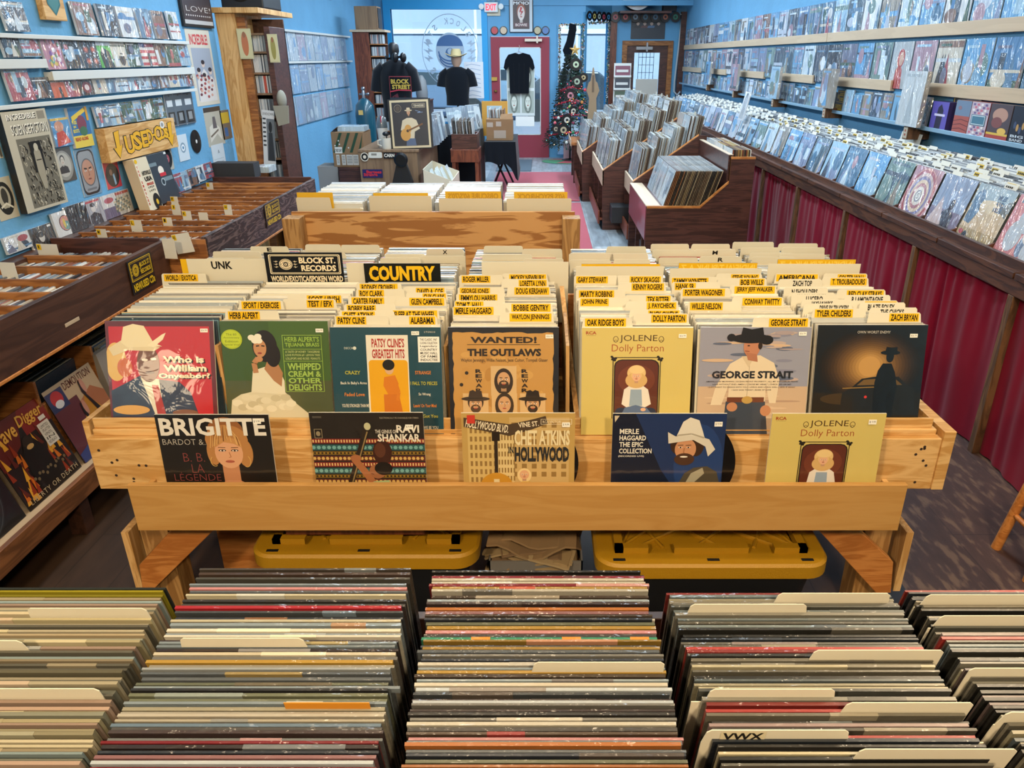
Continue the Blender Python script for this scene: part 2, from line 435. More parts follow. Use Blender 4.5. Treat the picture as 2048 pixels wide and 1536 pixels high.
class Art:
    """flat print in unit coordinates, x to the right and y downwards, every layer a hair above the last"""
    def __init__(s, w, h, eps=0.00012):
        s.w = w; s.h = h; s.eps = eps; s.it = []; s.k = 1; s.sy = 1.0; s.oy = 0.0
    def poly(s, pts, c):
        return s._put(list(pts), [tuple(range(len(pts)))], c)
    def _put(s, vs, fs, c):
        s.it.append(([(min(1, max(0, x)), min(1, max(0, s.oy + y * s.sy))) for x, y in vs], fs, c, s.k)); s.k += 1; return s
    def rect(s, x0, y0, x1, y1, c):
        return s.poly([(x0, y1), (x1, y1), (x1, y0), (x0, y0)], c)
    def ell(s, cx, cy, rx, ry, c, n=24, a0=0.0, a1=2 * math.pi):
        m = n if a1 - a0 >= 2 * math.pi - 1e-6 else n + 1
        return s.poly([(cx + rx * math.cos(a0 + (a1 - a0) * i / n), cy - ry * math.sin(a0 + (a1 - a0) * i / n)) for i in range(m)], c)
    def rrect(s, x0, y0, x1, y1, r, c, asp=1.0):
        pts = []
        for cx, cy, a in ((x1 - r, y1 - r * asp, -90), (x1 - r, y0 + r * asp, 0), (x0 + r, y0 + r * asp, 90), (x0 + r, y1 - r * asp, 180)):
            pts += [(cx + r * math.cos(rad(a + t)), cy - r * asp * math.sin(rad(a + t))) for t in (0, 30, 60, 90)]
        return s.poly(pts, c)
    def line(s, pts, w, c):
        vs = []; fs = []
        for (xa, ya), (xb, yb) in zip(pts, pts[1:]):
            d = math.hypot(xb - xa, yb - ya) or 1
            nx, ny = -(yb - ya) / d * w / 2, (xb - xa) / d * w / 2
            o = len(vs); vs += [(xa - nx, ya - ny), (xb - nx, yb - ny), (xb + nx, yb + ny), (xa + nx, ya + ny)]
            fs.append((o + 3, o + 2, o + 1, o))
        return s._put(vs, fs, c)
    def ring(s, cx, cy, rx, ry, w, c, n=28, a0=0, a1=360):
        return s.line([(cx + rx * math.cos(rad(a0 + (a1 - a0) * i / n)), cy - ry * math.sin(rad(a0 + (a1 - a0) * i / n))) for i in range(n + 1)], w, c)
    def frame(s, x0, y0, x1, y1, w, c):
        return s.line([(x0, y0), (x1, y0), (x1, y1), (x0, y1), (x0, y0)], w, c)
    def text(s, t, x0, y0, x1, y1, c, bold=0.0, shear=0.0, mirror=False, rot=0.0, space=1.0):
        vs, fs = text_geo(t, bold, shear, space)
        if not vs: return s
        out = []
        cx, cy = (x0 + x1) / 2, (y0 + y1) / 2
        for (u, v) in vs:
            if mirror: u = 1 - u
            px, py = x0 + u * (x1 - x0), y1 - v * (y1 - y0)
            if rot:
                dx, dy = (px - cx) * s.w, (py - cy) * s.h
                px, py = cx + (dx * math.cos(rot) - dy * math.sin(rot)) / s.w, cy + (dx * math.sin(rot) + dy * math.cos(rot)) / s.h
            out.append((px, py))
        if mirror: fs = [tuple(reversed(f)) for f in fs]
        return s._put(out, fs, c)
    def into(s, b, y=0.0, mi=0):
        s.eps = min(s.eps, .0022 / max(s.k, 1))
        for pts, fs, c, k in s.it:
            b.add([((x - 0.5) * s.w, y - k * s.eps, (1 - v) * s.h) for x, v in pts], fs, c, mi)
        return b
    # generic drawn people and filler
    def face(s, cx, cy, r, skin, hair, beard=None, hat=None, long=False, top=None):
        if long: s.ell(cx, cy + r * 0.25, r * 1.15, r * 1.65, hair)
        if top: s.poly([(cx - r * 2.1, cy + r * 3.2), (cx - r * 1.7, cy + r * 1.75), (cx - r * .4, cy + r * 1.25), (cx + r * .4, cy + r * 1.25), (cx + r * 1.7, cy + r * 1.75), (cx + r * 2.1, cy + r * 3.2)][::1], top)
        s.rect(cx - r * .33, cy + r * .6, cx + r * .33, cy + r * 1.5, tuple(v * .85 for v in C(skin)))
        s.ell(cx, cy - r * .22, r * .98, r * 1.08, hair)
        s.ell(cx, cy + r * .08, r * .78, r * 1.02, skin)
        if beard:
            s.ell(cx, cy + r * .62, r * .62, r * .52, beard); s.ell(cx, cy + r * .42, r * .32, r * .13, skin)
        for e in (-1, 1):
            s.ell(cx + e * r * .32, cy - r * .02, r * .15, r * .08, '#f2ece2', 10); s.ell(cx + e * r * .32, cy - r * .02, r * .075, r * .08, '#2a1c14', 8)
            s.line([(cx + e * r * .14, cy - r * .2), (cx + e * r * .5, cy - r * .24)], r * .09, hair)
        s.line([(cx + r * .02, cy), (cx + r * .1, cy + r * .32), (cx - r * .06, cy + r * .34)], r * .07, tuple(v * .72 for v in C(skin)))
        s.ell(cx, cy + r * .58, r * .24, r * .085, '#9c4438', 12)
        if hat:
            s.ell(cx, cy - r * .62, r * 1.75, r * .3, hat)
            s.poly([(cx - r * .92, cy - r * .6), (cx + r * .92, cy - r * .6), (cx + r * .72, cy - r * 1.6), (cx + r * .3, cy - r * 1.75), (cx, cy - r * 1.55), (cx - r * .3, cy - r * 1.75), (cx - r * .72, cy - r * 1.6)], hat)
            s.line([(cx - r * .92, cy - r * .68), (cx + r * .92, cy - r * .68)], r * .14, tuple(v * .6 for v in C(hat)))
        return s
    def filler(s, rnd, pal, n=6):
        s.rect(0, 0, 1, 1, rnd.choice(pal))
        for _ in range(n):
            c = rnd.choice(pal); t = rnd.random()
            x, y = rnd.random(), rnd.random()
            if t < .35: s.ell(min(.72, max(.28, x)), min(.7, max(.3, y)), .1 + .16 * rnd.random(), .1 + .18 * rnd.random(), c, 16)
            elif t < .6:
                y0 = rnd.uniform(0, .85); s.rect(0, y0, 1, y0 + rnd.uniform(.03, .15), c)
            elif t < .8:
                x0 = rnd.uniform(.05, .7); s.rect(x0, rnd.uniform(.1, .4), x0 + rnd.uniform(.1, .28), rnd.uniform(.5, .95), c)
            else: s.poly([(x, .95), (min(1, x + .35), .95), (min(.98, x + .15), .25)], c)
        y0 = rnd.uniform(.05, .14); s.rect(.1, y0, rnd.uniform(.5, .9), y0 + .05, rnd.choice(pal))
        return s

def price(a, x, y, w=.075, h=.045, t='$7.99', c='#e9e4d6'):
    a.rect(x, y, x + w, y + h, c); a.text(t, x + w * .12, y + h * .25, x + w * .88, y + h * .75, '#33302c')

def eye_logo(a, cx, cy, r, fg, bgc, asp=1.0, bolts=True):
    """eye in a circle with lightning bolts"""
    a.ell(cx, cy, r, r * asp, fg, 32); a.ell(cx, cy, r * .9, r * .9 * asp, bgc, 32)
    a.ell(cx, cy, r * .82, r * .82 * asp, fg, 32)
    eye = [(cx - r * .8 + 1.6 * r * i / 12, cy - math.sin(math.pi * i / 12) * r * .48 * asp) for i in range(13)]
    low = [(cx + r * .8 - 1.6 * r * i / 12, cy + math.sin(math.pi * i / 12) * r * .5 * asp) for i in range(1, 12)]
    a.poly((eye + low)[::-1], bgc)
    eye = [(cx - r * .72 + 1.44 * r * i / 12, cy - math.sin(math.pi * i / 12) * r * .4 * asp) for i in range(13)]
    low = [(cx + r * .72 - 1.44 * r * i / 12, cy + math.sin(math.pi * i / 12) * r * .42 * asp) for i in range(1, 12)]
    a.poly((eye + low)[::-1], fg)
    a.ell(cx, cy, r * .38, r * .38 * asp, bgc); a.ell(cx, cy, r * .22, r * .22 * asp, fg, 16); a.ell(cx, cy, r * .1, r * .1 * asp, bgc, 10)
    a.ring(cx, cy + r * .12 * asp, r * .62, r * .6 * asp, r * .05, bgc, 14, 215, 325)
    a.ring(cx, cy - r * .1 * asp, r * .62, r * .6 * asp, r * .05, bgc, 14, 35, 145)
    if bolts:
        for e in (-1, 1):
            for k in (-1, 0, 1):
                x = cx + e * r * 1.12; y = cy + k * r * .5 * asp
                a.poly([(x, y - .03 * r), (x + e * r * .38, y - r * .2 * asp), (x + e * r * .3, y - .02 * r), (x + e * r * .72, y - r * .1 * asp), (x + e * r * .22, y + r * .16 * asp), (x + e * r * .28, y)][::e], fg)
# ================================================================ the room
WL, WL2, WR = -2.3, -2.9, 2.6          # blue side walls (the first stretch of the left one stands proud of the second)
YF, YF2, CZ = 14.3, 14.9, 3.25         # street front, brown door wall, ceiling
def wallbox(name, m, *a):
    return S(MB().box(*a).build(name, m))
wallbox('floor_back', 'floor_pale', -3.1, 2.8, 5.6, 15.1, -0.05, 0.0)
wallbox('floor', 'floor_dark', -3.1, 1.13, -2.6, 5.6, -0.05, 0.0)
wallbox('floor_aisle', 'floor_worn', 1.27, 2.8, -2.6, 5.6, -0.05, 0.0)
wallbox('floor_strip', mat('navy_vinyl', '#20242c', 0.5), 1.13, 1.27, -2.6, 5.6, -0.05, 0.001)
wallbox('ceiling', 'ceiling_paint', -3.1, 2.8, -2.6, 15.1, CZ, CZ + 0.1)
wallbox('wall_left', 'blue_wall', WL - 0.75, WL, -2.6, 5.75, 0, CZ)
wallbox('wall_left_back', 'blue_wall', WL2 - 0.15, WL2, 5.75, YF + .15, 0, CZ)
wallbox('wall_right', 'blue_wall', WR, WR + 0.15, -2.6, YF2 + .15, 0, CZ)
wallbox('wall_back', mat('back_wall_paint', '#8a8378', 0.9), -3.1, 2.8, -2.75, -2.6, 0, CZ)
# street front with openings: display window, red door, narrow window, slanted window, brown door wall
b = MB()
wx0, wx1, wz0, wz1 = -2.62, -1.05, 0.62, 2.47
dx0, dx1 = -0.90, 0.13
nx0, nx1, nz0, nz1 = 0.29, 0.755, 0.05, 2.24
b.box(WL2, wx0, YF, YF + .12, 0, CZ); b.box(wx0, wx1, YF, YF + .12, 0, wz0); b.box(wx0, wx1, YF, YF + .12, wz1, CZ)
b.box(wx1, dx0, YF, YF + .12, 0, CZ); b.box(dx0, dx1, YF, YF + .12, 2.04, CZ); b.box(dx1, nx0, YF, YF + .12, 0, CZ)
b.box(nx0, nx1, YF, YF + .12, nz1, CZ); b.box(nx0, nx1, YF, YF + .12, 0, nz0)
S(b.build('wall_front', 'blue_trim'))
# slanted shop window between the narrow window and the brown door
sl = Vector((nx1, YF, 0)); sr = Vector((1.26, YF2, 0)); sd = (sr - sl); slen = sd.length; srz = math.atan2(sd.y, sd.x)
b = MB(); b.box(0, slen, 0, .08, 2.42, CZ); b.box(0, slen, 0, .08, 0, .12); b.box(-.03, .05, 0, .08, 0, 2.42); b.box(slen - .06, slen + .02, 0, .08, 0, 2.42)
S(b.build('wall_front_slanted', 'blue_trim', M=PL(sl, srz)))
b = MB()
bx0, bx1, bzt = 1.47, 2.40, 1.98
b.box(1.22, bx0, YF2, YF2 + .12, 0, CZ); b.box(bx1, WR, YF2, YF2 + .12, 0, CZ); b.box(bx0, bx1, YF2, YF2 + .12, bzt, CZ)
S(b.build('wall_front_recess', 'blue_trim'))
S(MB().box(1.24, 1.36, YF2 - .06, YF2, 0, 2.3).build('trim_1', 'mahogany'))
S(MB().box(2.50, 2.6, YF2 - .1, YF2, 0, 2.45).build('trim_2', 'walnut'))
S(MB().box(-1.0, 2.6, YF - .02, YF, 2.52, 2.60).build('trim_3', 'blue_trim'))
# windows
b = MB()
b.box(wx0, wx1, YF - .05, YF + .06, wz1 - .01, wz1 + .13); b.box(wx0 - .12, wx0, YF - .05, YF + .06, wz0 - .1, wz1 + .13)
b.box(wx1, wx1 + .1, YF - .05, YF + .06, wz0 - .1, wz1 + .13); b.box(wx0, wx1, YF - .12, YF + .06, wz0 - .1, wz0)
w1 = S(b.build('window_1', 'window_trim'))
MB().box(wx0, wx1, YF + .02, YF + .026, wz0, wz1).build('glass_pane', 'window_glass', w1)
w2 = S(MB().box(nx0 - .03, nx0, YF - .02, YF + .05, nz0, nz1).box(nx1 - .02, nx1, YF - .02, YF + .05, nz0, nz1).box(nx0, nx1, YF - .02, YF + .05, nz1 - .03, nz1).build('window_2', 'blue_trim'))
MB().box(nx0, nx1 - .02, YF + .02, YF + .026, nz0, nz1).build('glass_pane', 'window_glass', w2)
w3 = S(MB().box(.05, slen - .06, 0, .05, .12, .16).build('window_3', 'blue_trim', M=PL(sl, srz)))
MB().box(.05, slen - .06, .03, .036, .12, 2.42).build('glass_pane', 'window_glass', w3)
# red door
d1 = S(MB().box(dx0, dx1, YF - .03, YF + .03, 0, .40).box(dx0, dx0 + .16, YF - .03, YF + .03, .4, 2.03).box(dx1 - .16, dx1, YF - .03, YF + .03, .4, 2.03).box(dx0 + .16, dx1 - .16, YF - .03, YF + .03, 1.865, 2.03).build('door_1', 'red_door'))
MB().box(dx0 + .16, dx1 - .16, YF, YF + .006, .4, 1.865).build('glass_pane', 'window_glass', d1)
b = MB()
for z in (.4, 1.85): b.box(dx0 + .15, dx1 - .15, YF - .035, YF - .028, z, z + .015)
for x in (dx0 + .15, dx1 - .165): b.box(x, x + .015, YF - .035, YF - .028, .4, 1.865)
b.build('glass_bead', 'white_rail', d1)
part('door_closer', 'metal', d1, lambda b: (b.box(-.3, .0, YF - .1, YF - .03, 1.955, 2.0), b.box(-.1, -.07, YF - .12, YF - .1, 1.93, 2.05)))
part('deadbolt', mat('brass', '#b39a55', .35, metal=.8), d1, lambda b: b.lathe([(.028, 0), (.028, .02), (.012, .03)], 16, center=(-.83, YF - .05, 1.14)))
part('lock_case', 'brass', d1, lambda b: b.box(-.9, -.8, YF - .06, YF - .03, 1.32, 1.38))
part('handle', 'brass', d1, lambda b: b.tube([(-.82, YF - .03, .95), (-.82, YF - .09, .95), (-.82, YF - .09, .82), (-.82, YF - .03, .82)], .012))
part('notice', 'paper', d1, lambda b: (b.box(-.48, -.14, YF - .006, YF - .002, .55, .72, '#f6f6f2'), b.box(-.06, .03, YF - .006, YF - .002, .46, .55, '#c9d8ea')))
# brown door
d2 = S(MB().box(bx0 + .09, bx0 + .23, YF2, YF2 + .04, 0, 1.92).box(bx1 - .23, bx1 - .09, YF2, YF2 + .04, 0, 1.92).box(bx0 + .23, bx1 - .23, YF2, YF2 + .04, 1.78, 1.92).box(bx0 + .23, bx1 - .23, YF2, YF2 + .04, 0, .5).build('door_2', 'walnut'))
part('door_frame', 'oak', d2, lambda b: (b.box(bx0, bx0 + .09, YF2 - .03, YF2 + .05, 0, bzt), b.box(bx1 - .09, bx1, YF2 - .03, YF2 + .05, 0, bzt), b.box(bx0 + .09, bx1 - .09, YF2 - .03, YF2 + .05, bzt - .08, bzt)))
MB().box(bx0 + .23, bx1 - .23, YF2 + .02, YF2 + .026, .5, 1.78).build('glass_pane', 'window_glass', d2)
part('door_closer', 'metal', d2, lambda b: (b.box(1.72, 2.02, YF2 - .08, YF2, 1.83, 1.88), b.box(1.9, 1.93, YF2 - .1, YF2, 1.8, 1.95)))
part('knob', 'brass', d2, lambda b: b.ball((2.24, YF2 - .05, 1.0), .035, 12), smooth=40)
def lattice(b):
    for k in range(5): b.box(1.78 + k * .07, 1.788 + k * .07, YF2 + .03, YF2 + .038, 1.0, 1.78)
    for k in range(6): b.box(1.78, 2.07, YF2 + .03, YF2 + .038, 1.05 + k * .13, 1.058 + k * .13)
part('lattice', 'dark_metal', d2, lattice)

# ---------------------------------------------------------------- the street outside
wallbox('street', 'asphalt', -30, 30, 15.3, 60, -.25, -.15)
wallbox('pavement', mat('pavement_concrete', '#b9b7b1', .9, noise=(2, .05)), -30, 30, 15.1, 18, -.25, -.05)
fc = MB().box(-30, 30, 34, 36, -.2, 9.5)
fo = S(fc.build('exterior_facade', 'facade'))
bnd = MB()
for z in (2.6, 5.4): bnd.box(-30, 30, 33.9, 34, z, z + .18)
for k in range(14): bnd.box(-28 + k * 4.2, -27.9 + k * 4.2, 33.95, 34, -.2, 9.5)
bnd.build('facade_band', mat('facade_band_paint', '#c3c6cf', .9), fo)
def car(name, loc, col, label, rz=0.0):
    r = empty(name, loc, label, 'car', None, rz)
    prof = [(-2.1, .35), (2.1, .35), (2.15, .75), (1.9, .95), (1.05, 1.05), (.55, 1.45), (-.9, 1.5), (-1.6, 1.05), (-2.1, .95)]
    b = MB(); b.prism(prof, -.85, .85, col); b.build('body', 'glossy', r, bevel=.05)
    b = MB(); b.prism([(.95, 1.05), (.5, 1.4), (-.85, 1.44), (-1.4, 1.05)], -.86, .86, '#2a333d'); b.build('window_glass', 'glossy', r)
    for x in (-1.35, 1.35):
        for y in (-.8, .8):
            w = MB(); w.M = Matrix.Translation((x, y, .33)) @ Matrix.Rotation(rad(90), 4, 'X'); w.lathe([(.01, -.1), (.33, -.1), (.33, .1), (.01, .1)], 20, '#15161a')
            w.build('wheel', 'flat', r)
car('parked_car', (-3.6, 26.5, -.15), '#55657c', 'blue car parked outside, seen low through the big display window')
car('parked_car', (1.2, 25.5, -.15), '#2d3640', 'dark car parked outside, seen through the window behind the christmas tree')
car('parked_car', (-1.1, 31.5, -.15), '#6b7f92', 'grey car seen high in the glass of the red door')
du = empty('dumpster', (-4.6, 31.5, -.15), 'purple dumpster seen through the top of the red door glass', 'dumpster')
bx('body', mat('purple_paint', '#6a3a8a', .6), du, -.8, .8, -.6, .6, 0.1, 1.3)
bx('lid', 'black_plastic', du, -.85, .85, -.65, .65, 1.3, 1.4)

# rugs and mats
def rug(name, x0, x1, y0, y1, m, label, z=.012, cat='rug'):
    return T(MB().box(x0, x1, y0, y1, 0.0005, z).build(name, m, bevel=.004), label, cat)
rug('runner_rug', -.72, .49, 9.69, 12.3, 'red_carpet', 'red runner rug nearer the red door')
rug('runner_rug', -.72, .49, 6.2, 9.55, 'red_carpet', 'red runner rug beside the plywood record bin, nearer the camera')
rug('door_mat', -.76, -.18, 12.45, 13.9, mat('grey_mat', '#5d6c78', .95, bump=(200, .4)), 'grey floor mat in front of the red door', cat='mat')
# ================================================================ the bins in the middle
STUFF = MB()          # every record packed too deep in a bin to be counted goes here
PALE = ['#cfc8b6', '#d9d3c2', '#bdb6a6', '#c9c2ae', '#a9a292', '#e2dccb', '#b8b9b4', '#8f8a80', '#d5cbb0', '#9aa0a0']
COLR = ['#2a2b2d', '#3a3733', '#7a7466', '#b3262d', '#c98a1c', '#35507a', '#4a7aa0', '#d8cfb8', '#c2b597', '#e2dac6', '#5b3a30', '#1d2530', '#b9857f', '#6c7b4b', '#d0512a', '#8e959a']
def slab_into(b, M, w, t, h, col):
    b.M = M; b.box(-w / 2, w / 2, 0, t, 0, h, col); b.M = Matrix.Identity(4)
def pack(x0, x1, y0, y1, ztop, pitch, lean, pal, rnd, w=.315, h=.315, jit=.004, face=-1):
    y = y0
    while y < y1:
        hh = h + rnd.uniform(-jit, jit)
        t = pitch * rnd.uniform(.45, .85)
        cx = (x0 + x1) / 2 + rnd.uniform(-jit, jit)
        ct = rad(lean + rnd.uniform(-.3, .3))
        # y is where the top edge stands
        slab_into(STUFF, PL((cx, y - math.sin(ct) * h, ztop - math.cos(ct) * h + rnd.uniform(-jit, jit) * .6), 0, ct), min(w, x1 - x0 - .006), t, hh, rnd.choice(pal))
        y += pitch
TP = 1.0
table = empty('record_bin_table', (0, 2.4, 0), 'long pine record bin table with seven rows of records behind a maple front rail', 'record bin')
table.location = (0, 0, 0)
BX0, BX1 = -1.325, 1.165
bx('front_board', 'pine', table, BX0, BX1, 1.905, 1.935, .515, .685)
bx('front_ledge', 'pine', table, BX0 + .01, BX1 - .01, 1.925, 1.99, .685, .705)
bx('ledge_lip', 'pine', table, BX0 + .01, BX1 - .02, 1.936, 1.946, .705, .735)
bx('side_panel', 'pine', table, BX0 - .018, BX0, 1.93, 3.05, .515, .73)
bx('side_panel', 'pine', table, BX1, BX1 + .035, 1.90, 3.05, .515, .71)
bx('bin_floor', 'pine', table, BX0, BX1, 1.93, 3.05, .64, .66)
bx('back_board', 'pine', table, BX0, BX1, 3.03, 3.055, .515, .85)
bx('middle_partition', 'brace_wood', table, BX0 + .02, BX1 - .02, 2.50, 2.515, .66, .94)
# the leaning divider pieces between the rows
for x in (-.948, -.608, -.279, .078, .438, .778):
    part('divider', 'pine_upright', table, lambda b, x=x: b.prism([(x - .006, .66), (x + .006, .66), (x + .002, .93), (x - .008, .93)], 2.02, 2.5))
part('divider_strip', 'pine_upright', table, lambda b: b.add([(.105, 1.93, .66), (.12, 1.93, .66), (.075, 2.42, .985), (.06, 2.42, .985), (.105, 1.95, .66), (.12, 1.95, .66), (.075, 2.45, .985), (.06, 2.45, .985)],
     [(0, 1, 2, 3), (7, 6, 5, 4), (0, 4, 5, 1), (1, 5, 6, 2), (2, 6, 7, 3), (3, 7, 4, 0)]))
bx('front_rail', 'maple', table, -1.166, 1.028, 1.785, 1.803, .449, .602)
bx('rail_floor', 'pine', table, -1.15, 1.01, 1.803, 1.905, .452, .47)
for x in (-1.166, 1.012): bx('rail_end', 'pine', table, x, x + .016, 1.803, 1.905, .46, .55)
for x in (-1.27, 1.02):
    bx('leg', 'fir', table, x, x + .088, 1.95, 2.038, 0, .64)
    bx('leg', 'fir', table, x, x + .088, 2.93, 3.018, 0, .64)
for s, xo in ((1, -1.30), (-1, 1.145)):
    def brace(b, s=s, xo=xo):
        px = [(278, 1131), (285, 1180), (308, 1178), (433, 1055), (348, 1055)] if s > 0 else [(1632, 1055), (1712, 1055), (1787, 1125), (1782, 1186), (1752, 1186)]
        p = [(onY(x, y, 1.905).x, onY(x, y, 1.905).z) for x, y in px]
        b.prism(p if s > 0 else p[::-1], 1.905, 1.943)
    part('brace', 'brace_wood', table, brace, bevel=.002)
    def sbrace(b, s=s, xo=xo):
        x0, x1 = (xo - .028, xo - .005) if s > 0 else (xo + .005, xo + .028)
        b.box(x0, x1, 1.945, 2.05, .10, .33)
    part('leg_cleat', 'pine_upright', table, sbrace)
def nails(b):
    rn = random.Random(3)
    for x0, x1 in ((-1.30, -1.17), (1.06, 1.15)):
        for k in range(9):
            x, z = rn.uniform(x0, x1), rn.uniform(.53, .67)
            b.lathe([(.005, 0), (.005, .0015)], 8, '#3a2a1c', center=(x, 1.9045, z))
def nails2(b):
    nails(b)
    b.v = [(v[0], 1.9045 - (v[2] - round(v[2], 9)) * 0, v[2]) for v in b.v]
def nail_flat(b):
    rn = random.Random(3)
    for x0, x1 in ((-1.30, -1.17), (1.04, 1.15)):
        for k in range(8):
            x, z = rn.uniform(x0, x1), rn.uniform(.53, .67)
            b.add([(x + .0045 * math.cos(a * .785), 1.9042, z + .0045 * math.sin(a * .785)) for a in range(8)], [tuple(range(8))], '#33241a')
part('nail_head', 'flat', table, nail_flat)

# record columns of the table: packed records, front half facing the camera, rear half facing the shop door
rs = random.Random(11)
COLS = [(-1.276, -.950, 2.04), (-.945, -.615, 2.04), (-.601, -.289, 1.985), (-.265, .046, 1.985), (.112, .430, 1.98), (.445, .771, 1.985), (.784, 1.112, 2.005)]
for i, (x0, x1, yt) in enumerate(COLS):
    pal = PALE if i else PALE + ['#2b2c30', '#7b2f35', '#c9a56a', '#6d8f96', '#32404a']
    if i == 0: pack(x0, x1, yt + .012, yt + .10, TP - .004, .0085, 11, ['#2b2c30', '#7b2f35', '#c9a56a', '#6d8f96', '#32404a', '#b9b3a4', '#3d2a24'], rs)
    pack(x0, x1, yt + (.10 if i == 0 else .012), 2.465, TP - .006, .0066, 11, PALE + ['#6f6a60', '#e8e0cc'], rs)
    pack(x0 - (.02 if i < 3 else 0), x1 - (.02 if i < 3 else -.01), 2.535, 2.975, TP - .012, .0075, -9, PALE + ['#8aa0ad', '#3b3f45', '#a33a35', '#6f8496'], rs)

# ---------------------------------------------------------------- covers shown face on
def album(name, M, w, art_fn, label, matn='shrink', t=.005, side='#d8d2c4', group=None, sticker=None, mi='print', cat='record'):
    r = T(MB().box(-w / 2, w / 2, 0, t, 0, w, side).build(name, 'print', M=M), label, cat, group)
    a = Art(w, w); art_fn(a); b = MB(); a.into(b, -.0002); b.build('cover_print', matn, r)
    if sticker:
        a = Art(w, w, .0002); a.k = 40; price(a, *sticker); b = MB(); a.into(b, -.0003); b.build('price_sticker', 'paper', r)
    return r
SK, SK2, SK3 = '#c98f68', '#8a5a3a', '#d9a986'
def cov_hat_red(a):
    a.rect(0, 0, 1, 1, '#5f1a22'); a.rect(.03, .05, .96, 1, '#b81f2a'); a.sy = .9
    a.poly([(.02, 1), (.02, .72), (.16, .64), (.30, .56), (.46, .6), (.66, .63), (.76, .74), (.82, .96), (.82, 1)], '#2c2f45')
    a.ell(.08, .42, .1, .2, '#d8ae62'); a.ell(.16, .48, .07, .1, '#c4663a')
    a.poly([(.30, .58), (.47, .6), (.50, .98), (.42, .98)], '#d8cdb4'); a.poly([(.40, .66), (.46, .66), (.52, .98), (.44, .98)], '#a83028')
    a.ell(.38, .44, .105, .19, '#6e4026', 24); a.ell(.35, .40, .03, .015, '#e6dccb', 8); a.ell(.43, .39, .03, .015, '#e6dccb', 8); a.ell(.39, .53, .045, .016, '#4c2418', 10)
    a.poly([(.02, .28), (.14, .20), (.5, .27), (.44, .31), (.2, .30), (.06, .36)], '#d6c39a')
    a.poly([(.14, .22), (.17, .06), (.26, .03), (.36, .05), (.44, .22), (.52, .26), (.2, .27)], '#e0cfa6')
    a.poly([(.38, .25), (.52, .14), (.56, .12), (.53, .19), (.44, .27)], '#e6d6b0')
    a.ell(.2, .92, .17, .05, '#cf9a4a'); a.ell(.7, .95, .12, .035, '#7a4a2c')
    for t, x0, x1, y in (('Who is', .52, .9, .36), ('William', .52, .92, .45), ('Onyeabor?', .47, .95, .535)):
        a.text(t, x0 + .012, y + .01, x1 + .012, y + .078, '#1c1512', .045); a.text(t, x0, y, x1, y + .07, '#ead9b6', .04)
def cov_green(a):
    a.rect(0, 0, 1, 1, '#3c5326'); a.sy = .94; a.rect(0, .6, 1, 1.1, '#4c5232'); a.rect(.45, 0, 1, .6, '#415c28')
    a.poly([(.02, 1), (.05, .80), (.14, .74), (.3, .70), (.56, .72), (.66, .84), (.8, .97), (.82, 1.08), (.02, 1.08)], '#cfc6a8')
    for k in range(16): a.ell(.1 + .035 * k + .02 * math.sin(k * 7), .83 + .06 * math.sin(k * 2.3), .05, .035, ['#ddd5ba', '#bfb596', '#d5ccb0'][k % 3], 12)
    a.poly([(.24, .72), (.27, .5), (.38, .46), (.5, .44), (.56, .6), (.56, .74)], '#d9d0b4')
    a.poly([(.38, .48), (.42, .38), (.5, .4), (.55, .52), (.53, .66), (.46, .6)], '#a8764e')
    a.ell(.40, .25, .115, .16, '#1e1410'); a.ell(.47, .34, .07, .12, '#1e1410'); a.ell(.355, .27, .06, .09, '#b98358')
    a.line([(.32, .25), (.35, .245)], .012, '#1e1410'); a.line([(.37, .245), (.40, .25)], .012, '#1e1410'); a.ell(.35, .32, .022, .01, '#8e3a34', 8)
    for dx, dy in ((-.03, 0), (.03, -.01), (0, .03), (.035, .03)): a.ell(.315 + dx, .165 + dy, .035, .03, '#e3dcc6', 12)
    a.line([(.30, .52), (.29, .42), (.33, .37)], .05, '#b07c52'); a.ell(.34, .38, .035, .03, '#b98358', 12)
    a.ell(.10, .18, .098, .098, '#a9b822', 28); a.ell(.10, .18, .085, .085, '#b6c428', 28)
    for i, (t, w) in enumerate((('The 60', .05), ('Anniversary', .075), ('Edition', .06), ('Special Vinyl', .07))): a.text(t, .10 - w, .12 + i * .035, .10 + w, .143 + i * .035, '#5c6a10')
    g = '#93b34a'
    a.frame(.57, .14, .93, .71, .005, g); a.line([(.57, .28), (.93, .28)], .005, g); a.line([(.57, .40), (.93, .40)], .005, g)
    a.text("HERB ALPERT'S", .59, .155, .91, .205, g, .02); a.text('TIJUANA BRASS', .59, .215, .91, .265, g, .02)
    for i, t in enumerate(('A TASTE OF HONEY  TANGERINE', 'LOVE POTION #9  LEMON TREE', 'LOLLIPOPS AND ROSES  PEANUTS')): a.text(t, .59, .295 + i * .034, .91, .317 + i * .034, '#c7cf86')
    for t, y, h in (('WHIPPED', .42, .07), ('CREAM &', .50, .06), ('OTHER', .57, .055), ('DELIGHTS', .635, .065)): a.text(t, .60, y, .91, y + h, '#9dbb55', .03)
